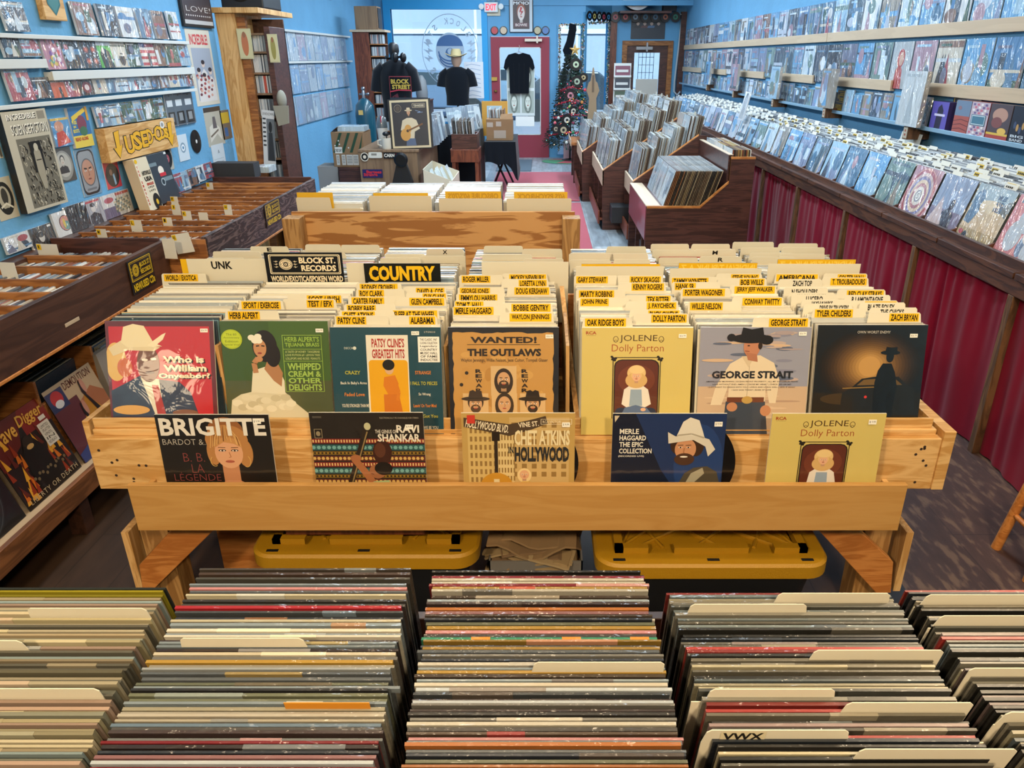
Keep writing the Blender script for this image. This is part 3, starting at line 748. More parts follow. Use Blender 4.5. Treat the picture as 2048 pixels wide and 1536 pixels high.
def cov_teal(a):
    a.rect(0, 0, 1, 1, '#17404c'); a.rect(.32, .07, .70, 1, '#d9d2c0'); a.rrect(.335, .30, .69, 1.0, .03, '#d89c12')
    for t, y in (("PATSY CLINE'S", .10), ('GREATEST HITS', .20)): a.text(t, .37, y, .665, y + .085, '#a32a22', .03)
    a.poly([(.47, .46), (.57, .44), (.60, .52), (.58, .62), (.62, .80), (.46, .80), (.50, .62), (.46, .54)], '#c9731c'); a.poly([(.46, .62), (.6, .62), (.64, .86), (.46, .87)], '#c06a18')
    a.ell(.52, .375, .042, .06, '#caa07a'); a.ell(.515, .345, .055, .05, '#17130f'); a.line([(.57, .50), (.60, .60), (.585, .68)], .03, '#c9731c'); a.rect(.49, .865, .515, .98, '#7b5a3c'); a.rect(.55, .865, .575, .98, '#7b5a3c')
    a.text('DECCA', .12, .18, .2, .2, '#c9cdbf'); a.ell(.215, .19, .016, .016, '#c9cdbf', 12)
    for t, x0, x1, y, c in (('CRAZY', .115, .255, .40, '#b4ac38'), ("Back In Baby's Arms", .07, .31, .50, '#d7d2c0'), ('Faded Love', .10, .285, .605, '#cf7a2c'), ("YOU'RE STRONGER THAN ME", .07, .32, .71, '#d7d2c0'), ('Sweet Dreams', .08, .32, .81, '#b4ac38'),
                            ('STRANGE', .755, .90, .40, '#cf7a2c'), ('I FALL TO PIECES', .71, .955, .50, '#b4ac38'), ('So Wrong', .78, .89, .605, '#d7d2c0'), ("Leavin' On Your Mind", .73, .94, .71, '#cf7a2c'), ("She's Got You", .72, .95, .81, '#b4ac38'), ("DON'T WE BE YOU", .73, .95, .92, '#d7d2c0')):
        a.text(t, x0, y, x1, y + .033, c, .015)
    a.text('STEREO', .85, .035, .95, .05, '#d7d2c0', 0, 0, False, 0, 1.4)
    a.rect(.79, .085, .985, .32, '#e8e4d8')
    for i, t in enumerate(('THE CLASSIC 1967', '12-SONG COLLECTION', 'Legendary', 'COUNTRY', 'MUSIC HALL', 'OF FAME', 'INDUCTEE')): a.text(t, .81, .1 + i * .031, .965, .122 + i * .031, '#26241f', .015)
def cov_wanted(a):
    a.rect(0, 0, 1, 1, '#1b1c22')
    rn = random.Random(4); pts = []
    for k in range(20): pts.append((.04 + .9 * k / 20, .05 + rn.uniform(-.008, .008)))
    for k in range(20): pts.append((.95 + rn.uniform(-.008, .008), .05 + .95 * k / 20))
    for k in range(2): pts.append((.95 - .9 * k, 1.0))
    for k in range(20): pts.append((.04 + rn.uniform(-.008, .008), 1 - .95 * k / 20))
    a.poly(pts[::-1], '#b98a48')
    for k in range(24): a.ell(rn.uniform(.12, .87), rn.uniform(.12, .9), rn.uniform(.02, .07), rn.uniform(.02, .06), rn.choice(['#c39550', '#ad7d3c', '#b78744']), 14)
    d = '#2a2018'
    a.text('WANTED!', .20, .085, .80, .145, d, .04); a.rect(.17, .155, .83, .16, d); a.text('THE OUTLAWS', .17, .195, .84, .265, d, .05)
    a.text('Waylon Jennings, Willie Nelson, Jessi Colter, Tompall Glaser', .11, .285, .90, .325, '#3a2c20', .01)
    for x, y in ((.16, .42), (.11, .53), (.81, .63)): a.ell(x, y, .017, .017, d, 12)
    for x in (.24, .66):
        for i, ch in enumerate('REWARD'): a.text(ch, x, .385 + i * .045, x + .06, .42 + i * .045, d, .04)
    for x, y, h, l, bd, ht in ((.38, .355, .28, True, '#3c2d22', None), (.12, .61, .22, False, '#4a3626', '#3a2d24'), (.385, .61, .22, True, None, None), (.645, .61, .22, False, '#2c2018', '#241a14')):
        a.rect(x, y, x + .235, y + h, '#c9a674'); a.face(x + .117, y + h * .45, .075, '#c2956a', '#33261c', bd, ht, l)
def cov_yellow(a):
    a.rect(0, 0, 1, 1, '#cbb566'); a.sy = .86; a.text('RCA', .035, .035, .13, .07, '#a04a28', .04); a.text('STEREO', .04, .077, .125, .084, '#5a4a20')
    d = '#4a3418'
    a.text('JOLENE', .34, .075, .68, .16, d, .0); a.text('Dolly Parton', .27, .175, .74, .275, '#a0522c', -.004)
    for x in (.305, .715): a.ring(x, .12, .022, .03, .005, d); a.ring(x, .14, .012, .012, .004, d)
    a.line([(.285, .98), (.285, .34), (.30, .315), (.70, .315), (.715, .34), (.715, .98)], .008, '#1f1c14')
    for x in (.29, .71):
        for k in range(6): a.ell(x + .018 * math.cos(k), .325 + .02 * math.sin(k * 1.7), .013, .012, '#1f1c14', 8)
    a.rrect(.295, .335, .705, .98, .07, '#1f1c14'); a.rrect(.305, .345, .695, .97, .065, '#5a2a1c'); a.ell(.5, .55, .17, .16, '#6b3522', 24); a.rrect(.31, .86, .69, .965, .05, '#1d2a44')
    a.poly([(.37, .82), (.39, .66), (.46, .60), (.54, .60), (.61, .66), (.64, .82), (.58, .86), (.42, .86)], '#ddd3c4')
    a.poly([(.45, .66), (.55, .66), (.56, .84), (.44, .84)], '#8fa0b0')
    a.poly([(.36, .96), (.40, .86), (.5, .83), (.6, .86), (.66, .94), (.6, .97)], '#54688a'); a.ell(.57, .88, .025, .02, SK3, 10)
    a.ell(.5, .48, .085, .085, '#d9b678'); a.ell(.5, .56, .10, .085, '#cda568'); a.face(.5, .515, .05, '#dba884', '#d9b678'); a.ell(.5, .445, .07, .045, '#e0c084', 16)
def cov_sky_hat(a):
    a.rect(0, 0, 1, 1, '#8f8f9c'); a.rect(0, .55, 1, 1, '#c0a487'); a.sy = .88
    rn = random.Random(9)
    for k in range(46):
        y = rn.uniform(.03, .97); c = [(.35, .38, .46), (.62, .56, .56), (.78, .66, .54), (.50, .50, .57), (.70, .62, .58)][rn.randrange(5)]
        a.ell(rn.uniform(.16, .84), y, rn.uniform(.07, .15), rn.uniform(.008, .024), c, 14)
    a.rect(0, .62, 1, 1.2, '#c0a487')
    for k in range(16): a.ell(rn.uniform(.2, .8), rn.uniform(.66, .98), rn.uniform(.1, .19), .01, rn.choice(['#cdb294', '#a98c76', '#b89a80']), 12)
    sh = '#d8c5a6'
    a.poly([(.12, .82), (.16, .62), (.28, .38), (.40, .30), (.55, .29), (.68, .37), (.74, .55), (.72, .80), (.66, .80), (.62, .60), (.62, .78), (.28, .78), (.28, .60), (.22, .82)], sh)
    a.line([(.46, .32), (.45, .74)], .006, '#b29f82'); a.poly([(.38, .30), (.45, .42), (.5, .30)], '#c9b494')
    a.poly([(.26, .78), (.62, .78), (.66, 1.15), (.24, 1.15)], '#39414e'); a.rect(.27, .735, .61, .79, '#6b3a24'); a.ell(.455, .765, .05, .04, '#b8944e')
    a.ell(.32, .84, .05, .05, '#b97f5a', 14); a.ell(.63, .88, .05, .06, '#b97f5a', 14)
    a.ell(.47, .20, .075, .115, '#b5795a'); a.poly([(.42, .26), (.52, .28), (.53, .36), (.44, .34)], '#a86d50'); a.ell(.44, .19, .013, .007, '#2a1c14', 8); a.line([(.41, .245), (.45, .25)], .008, '#7c3a30'); a.ell(.545, .19, .02, .04, '#2a1c14', 10)
    k = '#17161a'
    a.ell(.46, .115, .18, .05, k); a.poly([(.36, .12), (.38, .0), (.46, .02), (.56, .0), (.58, .12)], k); a.ell(.28, .105, .04, .04, k, 12); a.ell(.60, .13, .06, .05, k, 12)
    a.text('GEORGE STRAIT', .12, .455, .86, .535, '#1f2126', .04)
    for i, t in enumerate(("AMARILLO BY MORNING | OCEAN FRONT PROPERTY | ALL MY EX'S LIVE IN TEXAS", 'LOVE WITHOUT END, AMEN | I CROSS MY HEART | CHECK YES OR NO', 'I JUST WANT TO DANCE WITH YOU | LIVING AND LIVING WELL | GIVE IT AWAY', 'I SAW GOD TODAY | RIVER OF LOVE')):
        w = (.42, .36, .40, .18)[i]; a.text(t, .49 - w, .56 + i * .03, .49 + w, .578 + i * .03, '#3a3230', .01)
def cov_dusk_car(a):
    a.rect(0, 0, 1, 1, '#15171a'); a.sy = .96
    for k in range(14):
        f = k / 13; c = tuple(v * 1.0 for v in (.10 + .62 * f ** 1.3, .085 + .46 * f ** 1.5, .075 + .22 * f ** 2)); a.ell(.5, .40, .47 - .37 * f, .36 - .26 * f, c, 28)
    a.rect(0, .66, 1, 1, '#1a1713'); a.ell(.33, .72, .26, .06, '#3a2c1a')
    k = '#0f1216'
    a.poly([(.26, .88), (.27, .66), (.36, .60), (.44, .52), (.56, .50), (.78, .50), (.86, .58), (.94, .62), (.95, .88)], '#1b1b1b'); a.poly([(.40, .585), (.46, .53), (.58, .52), (.6, .58)], '#6a5028')
    a.poly([(.66, .52), (.76, .53), (.82, .58), (.67, .585)], '#5a4424'); a.line([(.27, .615), (.6, .60)], .01, '#8a6a34')
    a.ell(.49, .70, .014, .014, '#c43028', 10); a.ell(.62, .70, .012, .012, '#c43028', 10); a.rect(.33, .86, .62, .885, '#54401f')
    a.poly([(.57, 1), (.56, .56), (.58, .44), (.62, .37), (.70, .37), (.74, .46), (.77, .60), (.75, .80), (.75, 1.05), (.57, 1.05)], k)
    a.ell(.68, .305, .035, .055, k, 16); a.ell(.68, .265, .09, .022, k); a.poly([(.63, .265), (.64, .21), (.69, .215), (.74, .21), (.74, .265)], k)
    a.text('OWN WORST ENEMY', .36, .055, .66, .08, '#c9c2b4')
def cov_black_blonde(a):
    a.rect(0, 0, 1, 1, '#1a1511'); a.text('BARDOT &...', .03, .235, .44, .29, '#b9b0a2', -.012)
    for t, x0, x1, y in (('B. B.', .19, .38, .37), ('LA', .25, .36, .48), ('L\u00c9GENDE', .08, .5, .56)): a.text(t, x0, y, x1, y + .085, '#7d3b38', -.014)
    h = '#b07a44'; a.sy = .80
    a.ell(.60, .20, .16, .17, '#8f5a30'); a.ell(.60, .30, .19, .18, h); a.ell(.47, .45, .06, .16, h); a.ell(.75, .46, .07, .17, h); a.rect(.53, .60, .68, .85, '#bb8058')
    a.poly([(.36, 1.25), (.40, .95), (.48, .86), (.55, .80), (.67, .80), (.76, .86), (.86, .95), (.9, 1.25)], '#c48a62')
    a.ell(.605, .46, .125, .19, '#d39c74'); a.poly([(.48, .40), (.50, .30), (.60, .26), (.72, .31), (.73, .40), (.66, .35), (.57, .33)], '#c08a50')
    for e in (-1, 1):
        a.ell(.605 + e * .055, .43, .034, .014, '#1b120d', 12); a.ell(.605 + e * .055, .432, .024, .010, '#e8ddd0', 10); a.ell(.605 + e * .055, .432, .011, .010, '#3a2a1c', 8); a.line([(.605 + e * .025, .397), (.605 + e * .09, .393)], .008, '#6d4426')
    a.line([(.608, .45), (.62, .51), (.60, .515)], .007, '#ac7048'); a.ell(.605, .565, .042, .018, '#b1604a', 14); a.line([(.565, .565), (.645, .565)], .004, '#6d2c22')
    rn_ = random.Random(4)
    for k in range(26): x = rn_.uniform(-1, 1); a.line([(.60 + .06 * x, .12 + .06 * abs(x)), (.60 + .13 * x, .22 + .05 * rn_.random()), (.60 + .155 * x, .30 + .1 * abs(x))], .006, rn_.choice(['#c8965a', '#9a6838', '#d6a868', '#7a4e2a']))
    a.sy = 1.0; a.text('BRIGITTE', .03, .03, .965, .20, '#ded6c8', .03); a.sy = .8
    a.ring(.47, .56, .035, .06, .008, '#c9a05a', 12, 120, 300); a.ring(.755, .56, .035, .07, .008, '#c9a05a', 12, -120, 60)
def cov_woven(a):
    a.rect(0, 0, 1, 1, '#25201c'); rn = random.Random(6)
    y = .25; i = 0
    while y < 1:
        h = (.045, .055, .03, .05)[i % 4]; c = ('#7a2424', '#2c5656', '#8a6a24', '#5a2a22')[i % 4]
        a.rect(0, y, 1, y + h, c); n = (40, 22, 30, 26)[i % 4]; c2 = ('#d0b070', '#6fa09a', '#2a2018', '#c9a35a')[i % 4]
        for k in range(n):
            x = (k + .25) / n
            if i % 2: a.ell(x, y + h / 2, .4 / n, h * .33, c2, 8)
            else: a.rect(x, y + h * .2, x + .5 / n, y + h * .8, c2)
        y += h + .012; i += 1
    a.rect(.03, .03, .11, .05, '#4a443c'); a.frame(.035, .155, .10, .24, .006, '#8a7c60'); a.ell(.067, .198, .02, .024, '#8a7c60', 12)
    a.text('ELECTRONICALLY RE-CHANNELED FOR STEREO', .62, .04, .96, .055, '#a59a86')
    a.sy = .72; a.oy = .02
    a.line([(.30, 1), (.50, .16)], .055, '#2b2119'); a.ell(.505, .15, .03, .05, '#b9b48c', 14); a.line([(.31, 1), (.50, .22)], .012, '#8a7348')
    for k in range(4): a.ell(.41 + k * .012, .22 + k * .035, .012, .01, '#1a1512', 8)
    a.ell(.62, .50, .085, .17, '#3a1d14', 24, 0, 2 * math.pi); a.ell(.60, .47, .05, .1, '#55301f', 18)
    a.line([(.37, .60), (.44, .74), (.52, .92)], .07, '#a0643e'); a.ell(.38, .58, .05, .05, '#a0643e', 14)
    a.ell(.565, .76, .075, .10, '#96603e'); a.ell(.62, .72, .08, .09, '#15100d'); a.ell(.55, .74, .012, .006, '#1a120c', 8); a.line([(.505, .79), (.53, .80)], .008, '#5a2c20')
    a.poly([(.46, 1.1), (.52, .90), (.66, .88), (.72, 1.1)], '#9fae7a'); a.sy = 1; a.oy = 0
    a.text('THE GENIUS OF', .57, .16, .76, .195, '#ddd4c2', .01); a.text('RAVI', .76, .115, .96, .19, '#ddd4c2', .03); a.text('SHANKAR', .59, .20, .965, .275, '#ddd4c2', .03)
def cov_street(a):
    a.rect(0, 0, 1, 1, '#b79554'); a.sy = .8; rn = random.Random(8)
    for x0, x1, y0, c in ((.05, .30, .12, '#c9ab6a'), (.42, .95, .05, '#c4a46a'), (.30, .46, .2, '#d4bb82')):
        a.rect(x0, y0, x1, .9, c)
        for i in range(6):
            for j in range(7): a.rect(x0 + .02 + i * (x1 - x0) / 6, y0 + .06 + j * .1, x0 + .02 + (i + .5) * (x1 - x0) / 6, y0 + .12 + j * .1, '#8f6f3c')
    a.poly([(.02, .16), (.02, .05), (.42, .13), (.60, .08), (.74, .03), (.76, .12), (.62, .19), (.42, .27)], '#4a3a2a')
    a.text('HOLLYWOOD BLVD.', .035, .105, .42, .20, '#e6d8b8', .02, 0, False, .19); a.text('VINE ST.', .50, .10, .68, .16, '#e6d8b8', .02, 0, False, -.12)
    a.frame(.70, .07, .97, .13, .004, '#e6d8b8'); a.text('RCA VICTOR', .715, .085, .875, .115, '#e6d8b8')
    a.text('CHET ATKINS', .465, .20, .955, .385, '#e2d2a6', .03); a.text('IN', .41, .40, .455, .48, '#2a2a2a', .03); a.text('HOLLYWOOD', .465, .40, .95, .585, '#26282a', .045)
    a.rect(.285, .28, .315, .78, '#2d2118'); a.rect(.265, .22, .335, .33, '#241a12'); a.ell(.30, .90, .15, .18, '#c08a2c'); a.ell(.30, .9, .035, .05, '#3a2a14', 14); a.line([(.3, .8), (.3, 1)], .05, '#d9c79a')
    a.face(.55, .74, .055, '#d3a078', '#e0c48a', None, None, True); a.poly([(.41, 1), (.45, .88), (.53, .83), (.60, .83), (.66, .9), (.68, 1)], '#c8a044')
    a.poly([(.72, 1), (.76, .90), (.84, .86), (.97, .90), (.98, 1)], '#3a3128'); a.ell(.88, .93, .05, .035, '#b48a5c', 12)
    a.rect(.05, .02, .12, .12, '#c33a2c')
def cov_navy_hat(a):
    a.rect(0, 0, 1, 1, '#131a2c'); a.poly([(.2, 0), (1, 0), (1, 1), (.75, 1), (.45, .55)], '#1d3058'); a.ell(.78, .5, .22, .4, '#233c6c', 24)
    a.sy = .70; a.oy = .005
    for t, x1, y in (('MERLE', .235, .20), ('HAGGARD', .30, .29), ('THE EPIC', .275, .38), ('COLLECTION', .355, .47)): a.text(t, .065, y, x1, y + .07, '#e3dccb', .025)
    a.text('(RECORDED LIVE)', .06, .565, .29, .595, '#e3dccb', .01); a.poly([(.015, .02), (.06, .02), (.02, .11)], '#c8b89a')
    a.poly([(.60, 1), (.66, .82), (.74, .74), (.86, .72), (.95, .80), (.99, 1)], '#4c4436'); a.poly([(.66, 1), (.72, .82), (.82, .74), (.84, .82), (.72, 1)], '#a09880')
    a.ell(.62, .42, .10, .15, '#3b2618'); a.ell(.75, .42, .07, .16, '#3b2618'); a.ell(.655, .48, .095, .15, '#c28a62'); a.ell(.65, .62, .09, .085, '#4a3020'); a.ell(.645, .585, .035, .012, '#e9e0d0', 12)
    for x in (.61, .68): a.ell(x, .455, .017, .009, '#efe6da', 8); a.ell(x, .455, .009, .009, '#20150e', 8); a.line([(x - .025, .425), (x + .025, .42)], .008, '#3b2618')
    a.line([(.645, .46), (.64, .53), (.66, .535)], .007, '#9c6844')
    hc = '#cfc6b4'
    a.poly([(.49, .24), (.56, .30), (.70, .27), (.86, .34), (.92, .48), (.86, .58), (.83, .44), (.72, .35), (.58, .38), (.50, .40)], hc); a.poly([(.57, .29), (.62, .10), (.68, .04), (.76, .08), (.80, .24), (.82, .33), (.7, .29)], '#d8d0bf'); a.line([(.58, .285), (.70, .265), (.815, .32)], .02, '#a89e8a')

# seven covers at the front of the seven rows
FRONT = [(cov_hat_red, (.88, .07), 'red record with a man in a cream hat, fronting its row', 'album'),
         (cov_green, (.885, .07), 'green record with a figure in a white gown and a round lime sticker'),
         (cov_teal, (.735, .035), 'teal record with a yellow centre panel and a standing figure in orange'),
         (cov_wanted, (.88, .065), 'record printed like a torn parchment wanted poster with four portraits'),
         (cov_yellow, (.87, .055), 'yellow record with a brown portrait panel standing upright between two rows, uncut by the rail'),
         (cov_sky_hat, (.885, .04), 'record showing a man in black hat and cream shirt against clouds'),
         (cov_dusk_car, (.84, .08), 'dark record with a hatted silhouette beside a car in amber glow')]
for (fn, st, lab, *_), (x0, x1, yt) in zip(FRONT, COLS):
    w = .315; th = rad(17 if fn is cov_hat_red else 11)
    M = PL(((x0 + x1) / 2, yt - math.sin(th) * w, TP - math.cos(th) * w), 0, th)
    rec = album('album', M, w, fn, lab, sticker=(*st, .07, .035, '$26.99'))
rec['label'] = FRONT[-1][2]
# five more standing in the rail
RAIL = [(308, 830, cov_black_blonde, (.86, .04), 'black record with a blonde portrait in the maple rail'),
        (617, 826, cov_woven, (.84, .11), 'record with woven bands and a long-necked instrument in the maple rail'),
        (922, 827, cov_street, (.885, .085), 'tan record with a street sign and city blocks in the maple rail'),
        (1226, 828, cov_navy_hat, (.895, .075), 'navy record with a bearded man in a white hat in the maple rail'),
        (1545, 828, cov_yellow, (.85, .055), 'yellow record with a brown portrait panel, half hidden by the maple rail')]
for x, y, fn, st, lab in RAIL:
    p = onY(x, y, 1.845); th = rad(4)
    M = PL((p.x + .1585, 1.845 - math.sin(th) * .315, p.z - .315), 0, th)
    r = album('album', M, .317, fn, lab, sticker=(*st, .07, .045, '$ 9.99'))
    if fn in (cov_navy_hat, cov_street):
        off = .045 if fn is cov_navy_hat else .02
        d = MB(); d.M = Matrix.Translation((off, .003, .16)) @ Matrix.Rotation(rad(90), 4, 'X'); d.lathe([(.001, -.001), (.15, -.001), (.15, .001), (.001, .001)], 64)
        d.build('disc', 'vinyl_disc', r)

# ---------------------------------------------------------------- divider cards
CARDN = [0]
def card(xl, xr, ztop, ybase, z0, lean, tab=None, depth=.03, text=None, label='', group=None, matn='manila', tcol='#17140f', lcol='#e0ae16', lab_span=None, mirror=False, rz=0.0, bold=.03, w=None, cat='divider card', top=None):
    """card body xl..xr, its top at ztop; tab = (x0, x1) is the raised part; sticker with lettering on the tab"""
    h = (ztop - z0)
    cx = (xl + xr) / 2
    x0, x1 = (tab if tab else (xl, xr))
    zb = h - depth; r = min(.005, depth * .25)
    if tab:
        pts = [(xl - cx, 0), (xr - cx, 0), (xr - cx, zb), (min(x1 + .004, xr) - cx, zb), (x1 - cx, h - r), (x1 - r - cx, h), (x0 + r - cx, h), (x0 - cx, h - r), (max(x0 - .004, xl) - cx, zb), (xl - cx, zb)]
    else:
        pts = [(xl - cx, 0), (xr - cx, 0), (xr - cx, h - r), (xr - r - cx, h), (xl + r - cx, h), (xl - cx, h - r)]
    b = MB(); b.prism(pts, 0, .0012)
    ct = rad(lean)
    o = b.build('divider_card', matn, M=PL((cx, ybase - math.sin(ct) * h, ztop - math.cos(ct) * h), rz, ct))
    T(o, label, cat, group)
    if text is not None:
        lw = x1 - x0
        a = Art(lw, depth * 1.3, .0003)
        s0, s1 = lab_span if lab_span else (.06, .94)
        if lcol: a.rect(s0, .06, s1, .60, lcol)
        if text: a.text(text, s0 + (s1 - s0) * .05, .12, s0 + (s1 - s0) * .95, .54, tcol, bold, 0, mirror)
        bb = MB(); bb.M = Matrix.Translation(((x0 + x1) / 2 - cx, -.0002, h - depth * 1.3)); a.into(bb)
        bb.build('name_sticker', 'paper', o)
    return o
def tabs(items, cols, yoff=0.0):
    for it in items:
        c, x0, x1, yt, txt = it[:5]; span = it[5] if len(it) > 5 else None
        xl, xr, _ = COLS[c]
        Zt = TP + .024
        p = onZ(x0, yt, Zt); q = onZ(x1, yt, Zt)
        yield c, xl, xr, p.x, q.x, min(p.y, 2.468), Zt, txt, span
TABS = [  # column, tab x0, x1, top y, lettering, sticker span
 (0, 335, 422, 540, 'WORLD / EXOTICA', (.05, .82)),
 (1, 478, 565, 601, 'SPORT / EXERCISE', (.05, .95)), (1, 575, 684, 589, 'SCOT / IRISH', (.35, .98)), (1, 565, 671, 598, 'TEST / EFX', (.45, .96)), (1, 450, 556, 621, 'HERB ALPERT', (.05, .65)),
 (2, 712, 802, 566, 'RODNEY CROWELL', (.08, .92)), (2, 806, 891, 574, 'DAVID A. COE', (.3, .97)), (2, 712, 808, 578, 'ROY CLARK', (.05, .58)), (2, 812, 894, 585, 'GUY CLARK', (.4, .97)), (2, 696, 792, 593, 'CARTER FAMILY', (.07, .75)),
 (2, 793, 891, 594, 'GLEN CAMPBELL', (.26, .97)), (2, 688, 790, 608, 'BOBBY BARE', (.05, .62)), (2, 782, 877, 619, 'SLEEP AT THE WHEEL', (.02, .97)), (2, 678, 788, 621, 'CHET ATKINS', (.05, .65)), (2, 670, 777, 631, 'PATSY CLINE', (.02, .58)), (2, 778, 873, 631, 'ALABAMA', (.42, .97)),
 (3, 918, 1005, 550, 'ROGER MILLER', (.06, .72)), (3, 1004, 1094, 546, 'MICKEY NEWBURY', (.16, .98)), (3, 1004, 1096, 558, 'LORETTA LYNN', (.36, .97)), (3, 1015, 1100, 573, 'DOUG KERSHAW', (.16, .98)), (3, 915, 1008, 574, 'GEORGE JONES', (.05, .7)), (3, 912, 1008, 587, 'EMMYLOU HARRIS', (.06, .86)), (3, 908, 1006, 601, 'TOM T. HALL', (.02, .6)), (3, 1005, 1104, 606, 'BOBBIE GENTRY', (.18, .97)), (3, 905, 1010, 612, 'MERLE HAGGARD', (.02, .78)), (3, 1000, 1106, 625, 'WAYLON JENNINGS', (.18, .97)),
 (4, 1148, 1235, 551, 'GARY STEWART', (.05, .78)), (4, 1234, 1325, 551, 'RICKY SKAGGS', (.28, .97)), (4, 1237, 1331, 565, 'KENNY ROGERS', (.28, .97)), (4, 1152, 1250, 579, 'MARTY ROBBINS', (.06, .78)), (4, 1250, 1344, 590, 'TEX RITTER', (.45, .97)), (4, 1157, 1258, 595, 'JOHN PRINE', (.04, .6)), (4, 1252, 1356, 603, 'J. PAYCHECK', (.4, .97)), (4, 1260, 1362, 619, 'BUCK OWENS', (.36, .97)), (4, 1166, 1264, 635, 'OAK RIDGE BOYS', (.04, .88)), (4, 1268, 1377, 627, 'DOLLY PARTON', (.32, .97)),
 (5, 1430, 1520, 543, 'STEVE YOUNG', (.32, .94)), (5, 1342, 1436, 554, 'TAMMY WYNETTE', (.02, .8)), (5, 1436, 1533, 556, 'BOB WILLS', (.45, .96)), (5, 1344, 1440, 564, 'HANK SR.', (.06, .5)), (5, 1460, 1553, 571, 'JERRY JEFF WALKER', (.1, .97)), (5, 1362, 1460, 576, 'PORTER WAGONER', (.04, .9)), (5, 1465, 1567, 594, 'CONWAY TWITTY', (.2, .97)), (5, 1376, 1482, 603, 'WILLIE NELSON', (.04, .66)), (5, 1507, 1620, 635, 'GEORGE STRAIT', (.28, .97)),
 (6, 1545, 1630, 541, 'AMERICANA', (.02, .98)), (6, 1645, 1732, 545, 'COLTER WALL', (.32, .97)), (6, 1645, 1737, 555, 'T. TROUBADOURS', (.18, .97)), (6, 1558, 1644, 558, 'ZACH TOP', (.3, .8)), (6, 1568, 1656, 575, 'N SHOULDERS', (.15, .8)), (6, 1675, 1771, 579, 'RED CLAY STRAYS', (.2, .97)),
 (6, 1578, 1670, 585, 'K MUSGRAVES', (.15, .85)), (6, 1690, 1781, 590, 'R LAMONTAGNE', (.12, .88)), (6, 1583, 1676, 589, 'LUCERO', (.3, .7)), (6, 1604, 1696, 599, 'JAYHAWKS', (.18, .7)), (6, 1702, 1796, 601, 'JASON ISBELL', (.3, .97)), (6, 1720, 1811, 605, 'BLAZE FOLEY', (.15, .8)), (6, 1608, 1704, 607, 'DRIVE-BY TRUCKERS', (.3, .97)), (6, 1740, 1835, 615, 'THE CHICKS', (.2, .75)), (6, 1626, 1732, 617, 'TYLER CHILDERS', (.04, .76)), (6, 1738, 1842, 625, 'ZACH BRYAN', (.4, .97))]
ROWN = ['row of the red hat cover', 'row of the green cover', 'row of the teal cover', 'row of the wanted poster cover', 'row of the upright yellow cover', 'row of the clouded cowboy cover', 'row of the dark car cover']
WHITE = {'ZACH TOP', 'N SHOULDERS', 'K MUSGRAVES', 'R LAMONTAGNE', 'LUCERO', 'JAYHAWKS', 'BLAZE FOLEY', 'THE CHICKS', 'DRIVE-BY TRUCKERS'}
cnt = {}
for c, xl, xr, x0, x1, y, Zt, txt, span in sorted(tabs(TABS, COLS), key=lambda t: (t[0], t[5])):
    mid = (xl + xr) / 2
    sd_ = 'inner' if abs((x0 + x1) / 2) < abs(mid) else 'outer'
    cnt[c] = cnt.get(c, 0) + 1
    kind = 'white card with black lettering' if txt in WHITE else 'yellow stickered divider card'
    card(min(xl, x0), max(xr, x1), Zt, y, TP - .3, 11, (x0, x1), .034, txt, f'{kind}, {nth(cnt[c])} from the front, {ROWN[c]}', 'artist divider cards', lcol=None if txt in WHITE else '#e0ae16', lab_span=span)
# blank tabs of the rear half (they face the shop door); a few carry a letter on our side
REAR = [(0, 598 - 120, 596 - 60, 530, ''), (0, 412, 488, 516, ''), (0, 425, 520, 503, ''), (0, 500, 575, 493, 'E'), (1, 610, 680, 489, ''), (1, 682, 758, 490, ''), (1, 530, 596, 520, ''), (1, 600, 690, 505, ''),
        (2, 770, 850, 508, ''), (2, 853, 926, 498, 'X'), (2, 760, 840, 516, ''), (2, 842, 930, 512, ''), (3, 968, 1045, 492, ''), (3, 1045, 1124, 498, ''), (3, 965, 1063, 509, ''), (3, 1048, 1127, 517, ''),
        (4, 1214, 1292, 493, ''), (4, 1138, 1226, 507, ''), (4, 1222, 1296, 507, ''), (4, 1140, 1222, 520, ''), (4, 1228, 1300, 519, ''), (5, 1302, 1378, 488, ''), (5, 1384, 1460, 488, ''), (5, 1305, 1390, 500, ''), (5, 1390, 1472, 499, 'M'), (5, 1318, 1396, 515, ''), (5, 1400, 1484, 513, 'R'),
        (6, 1466, 1548, 484, ''), (6, 1558, 1636, 487, ''), (6, 1482, 1560, 495, ''), (6, 1565, 1650, 495, ''), (6, 1500, 1585, 506, ''), (6, 1560, 1650, 508, ''), (6, 1505, 1590, 514, '')]
RC = [(-1.30, -.97), (-.965, -.642), (-.62, -.30), (-.243, .08), (.112, .415), (.437, .775), (.79, 1.135)]
cnt = {}
for c, x0, x1, yt, txt in sorted(REAR, key=lambda t: (t[0], t[3])):
    Zt = TP + .018; p = onZ(x0, yt, Zt); q = onZ(x1, yt, Zt); cnt[c] = cnt.get(c, 0) + 1
    xl, xr = RC[c]
    card(min(xl, p.x), max(xr, q.x), Zt, p.y, TP - .29, -8, (p.x, q.x), .03, txt if txt else None,
         (f'cream divider card lettered {txt} in the rear half of the pine bin table' if txt else f'blank cream divider card, {nth(cnt[c])} from the back behind the {ROWN[c]}'), 'rear divider cards', lcol=None, lab_span=(.43, .57))
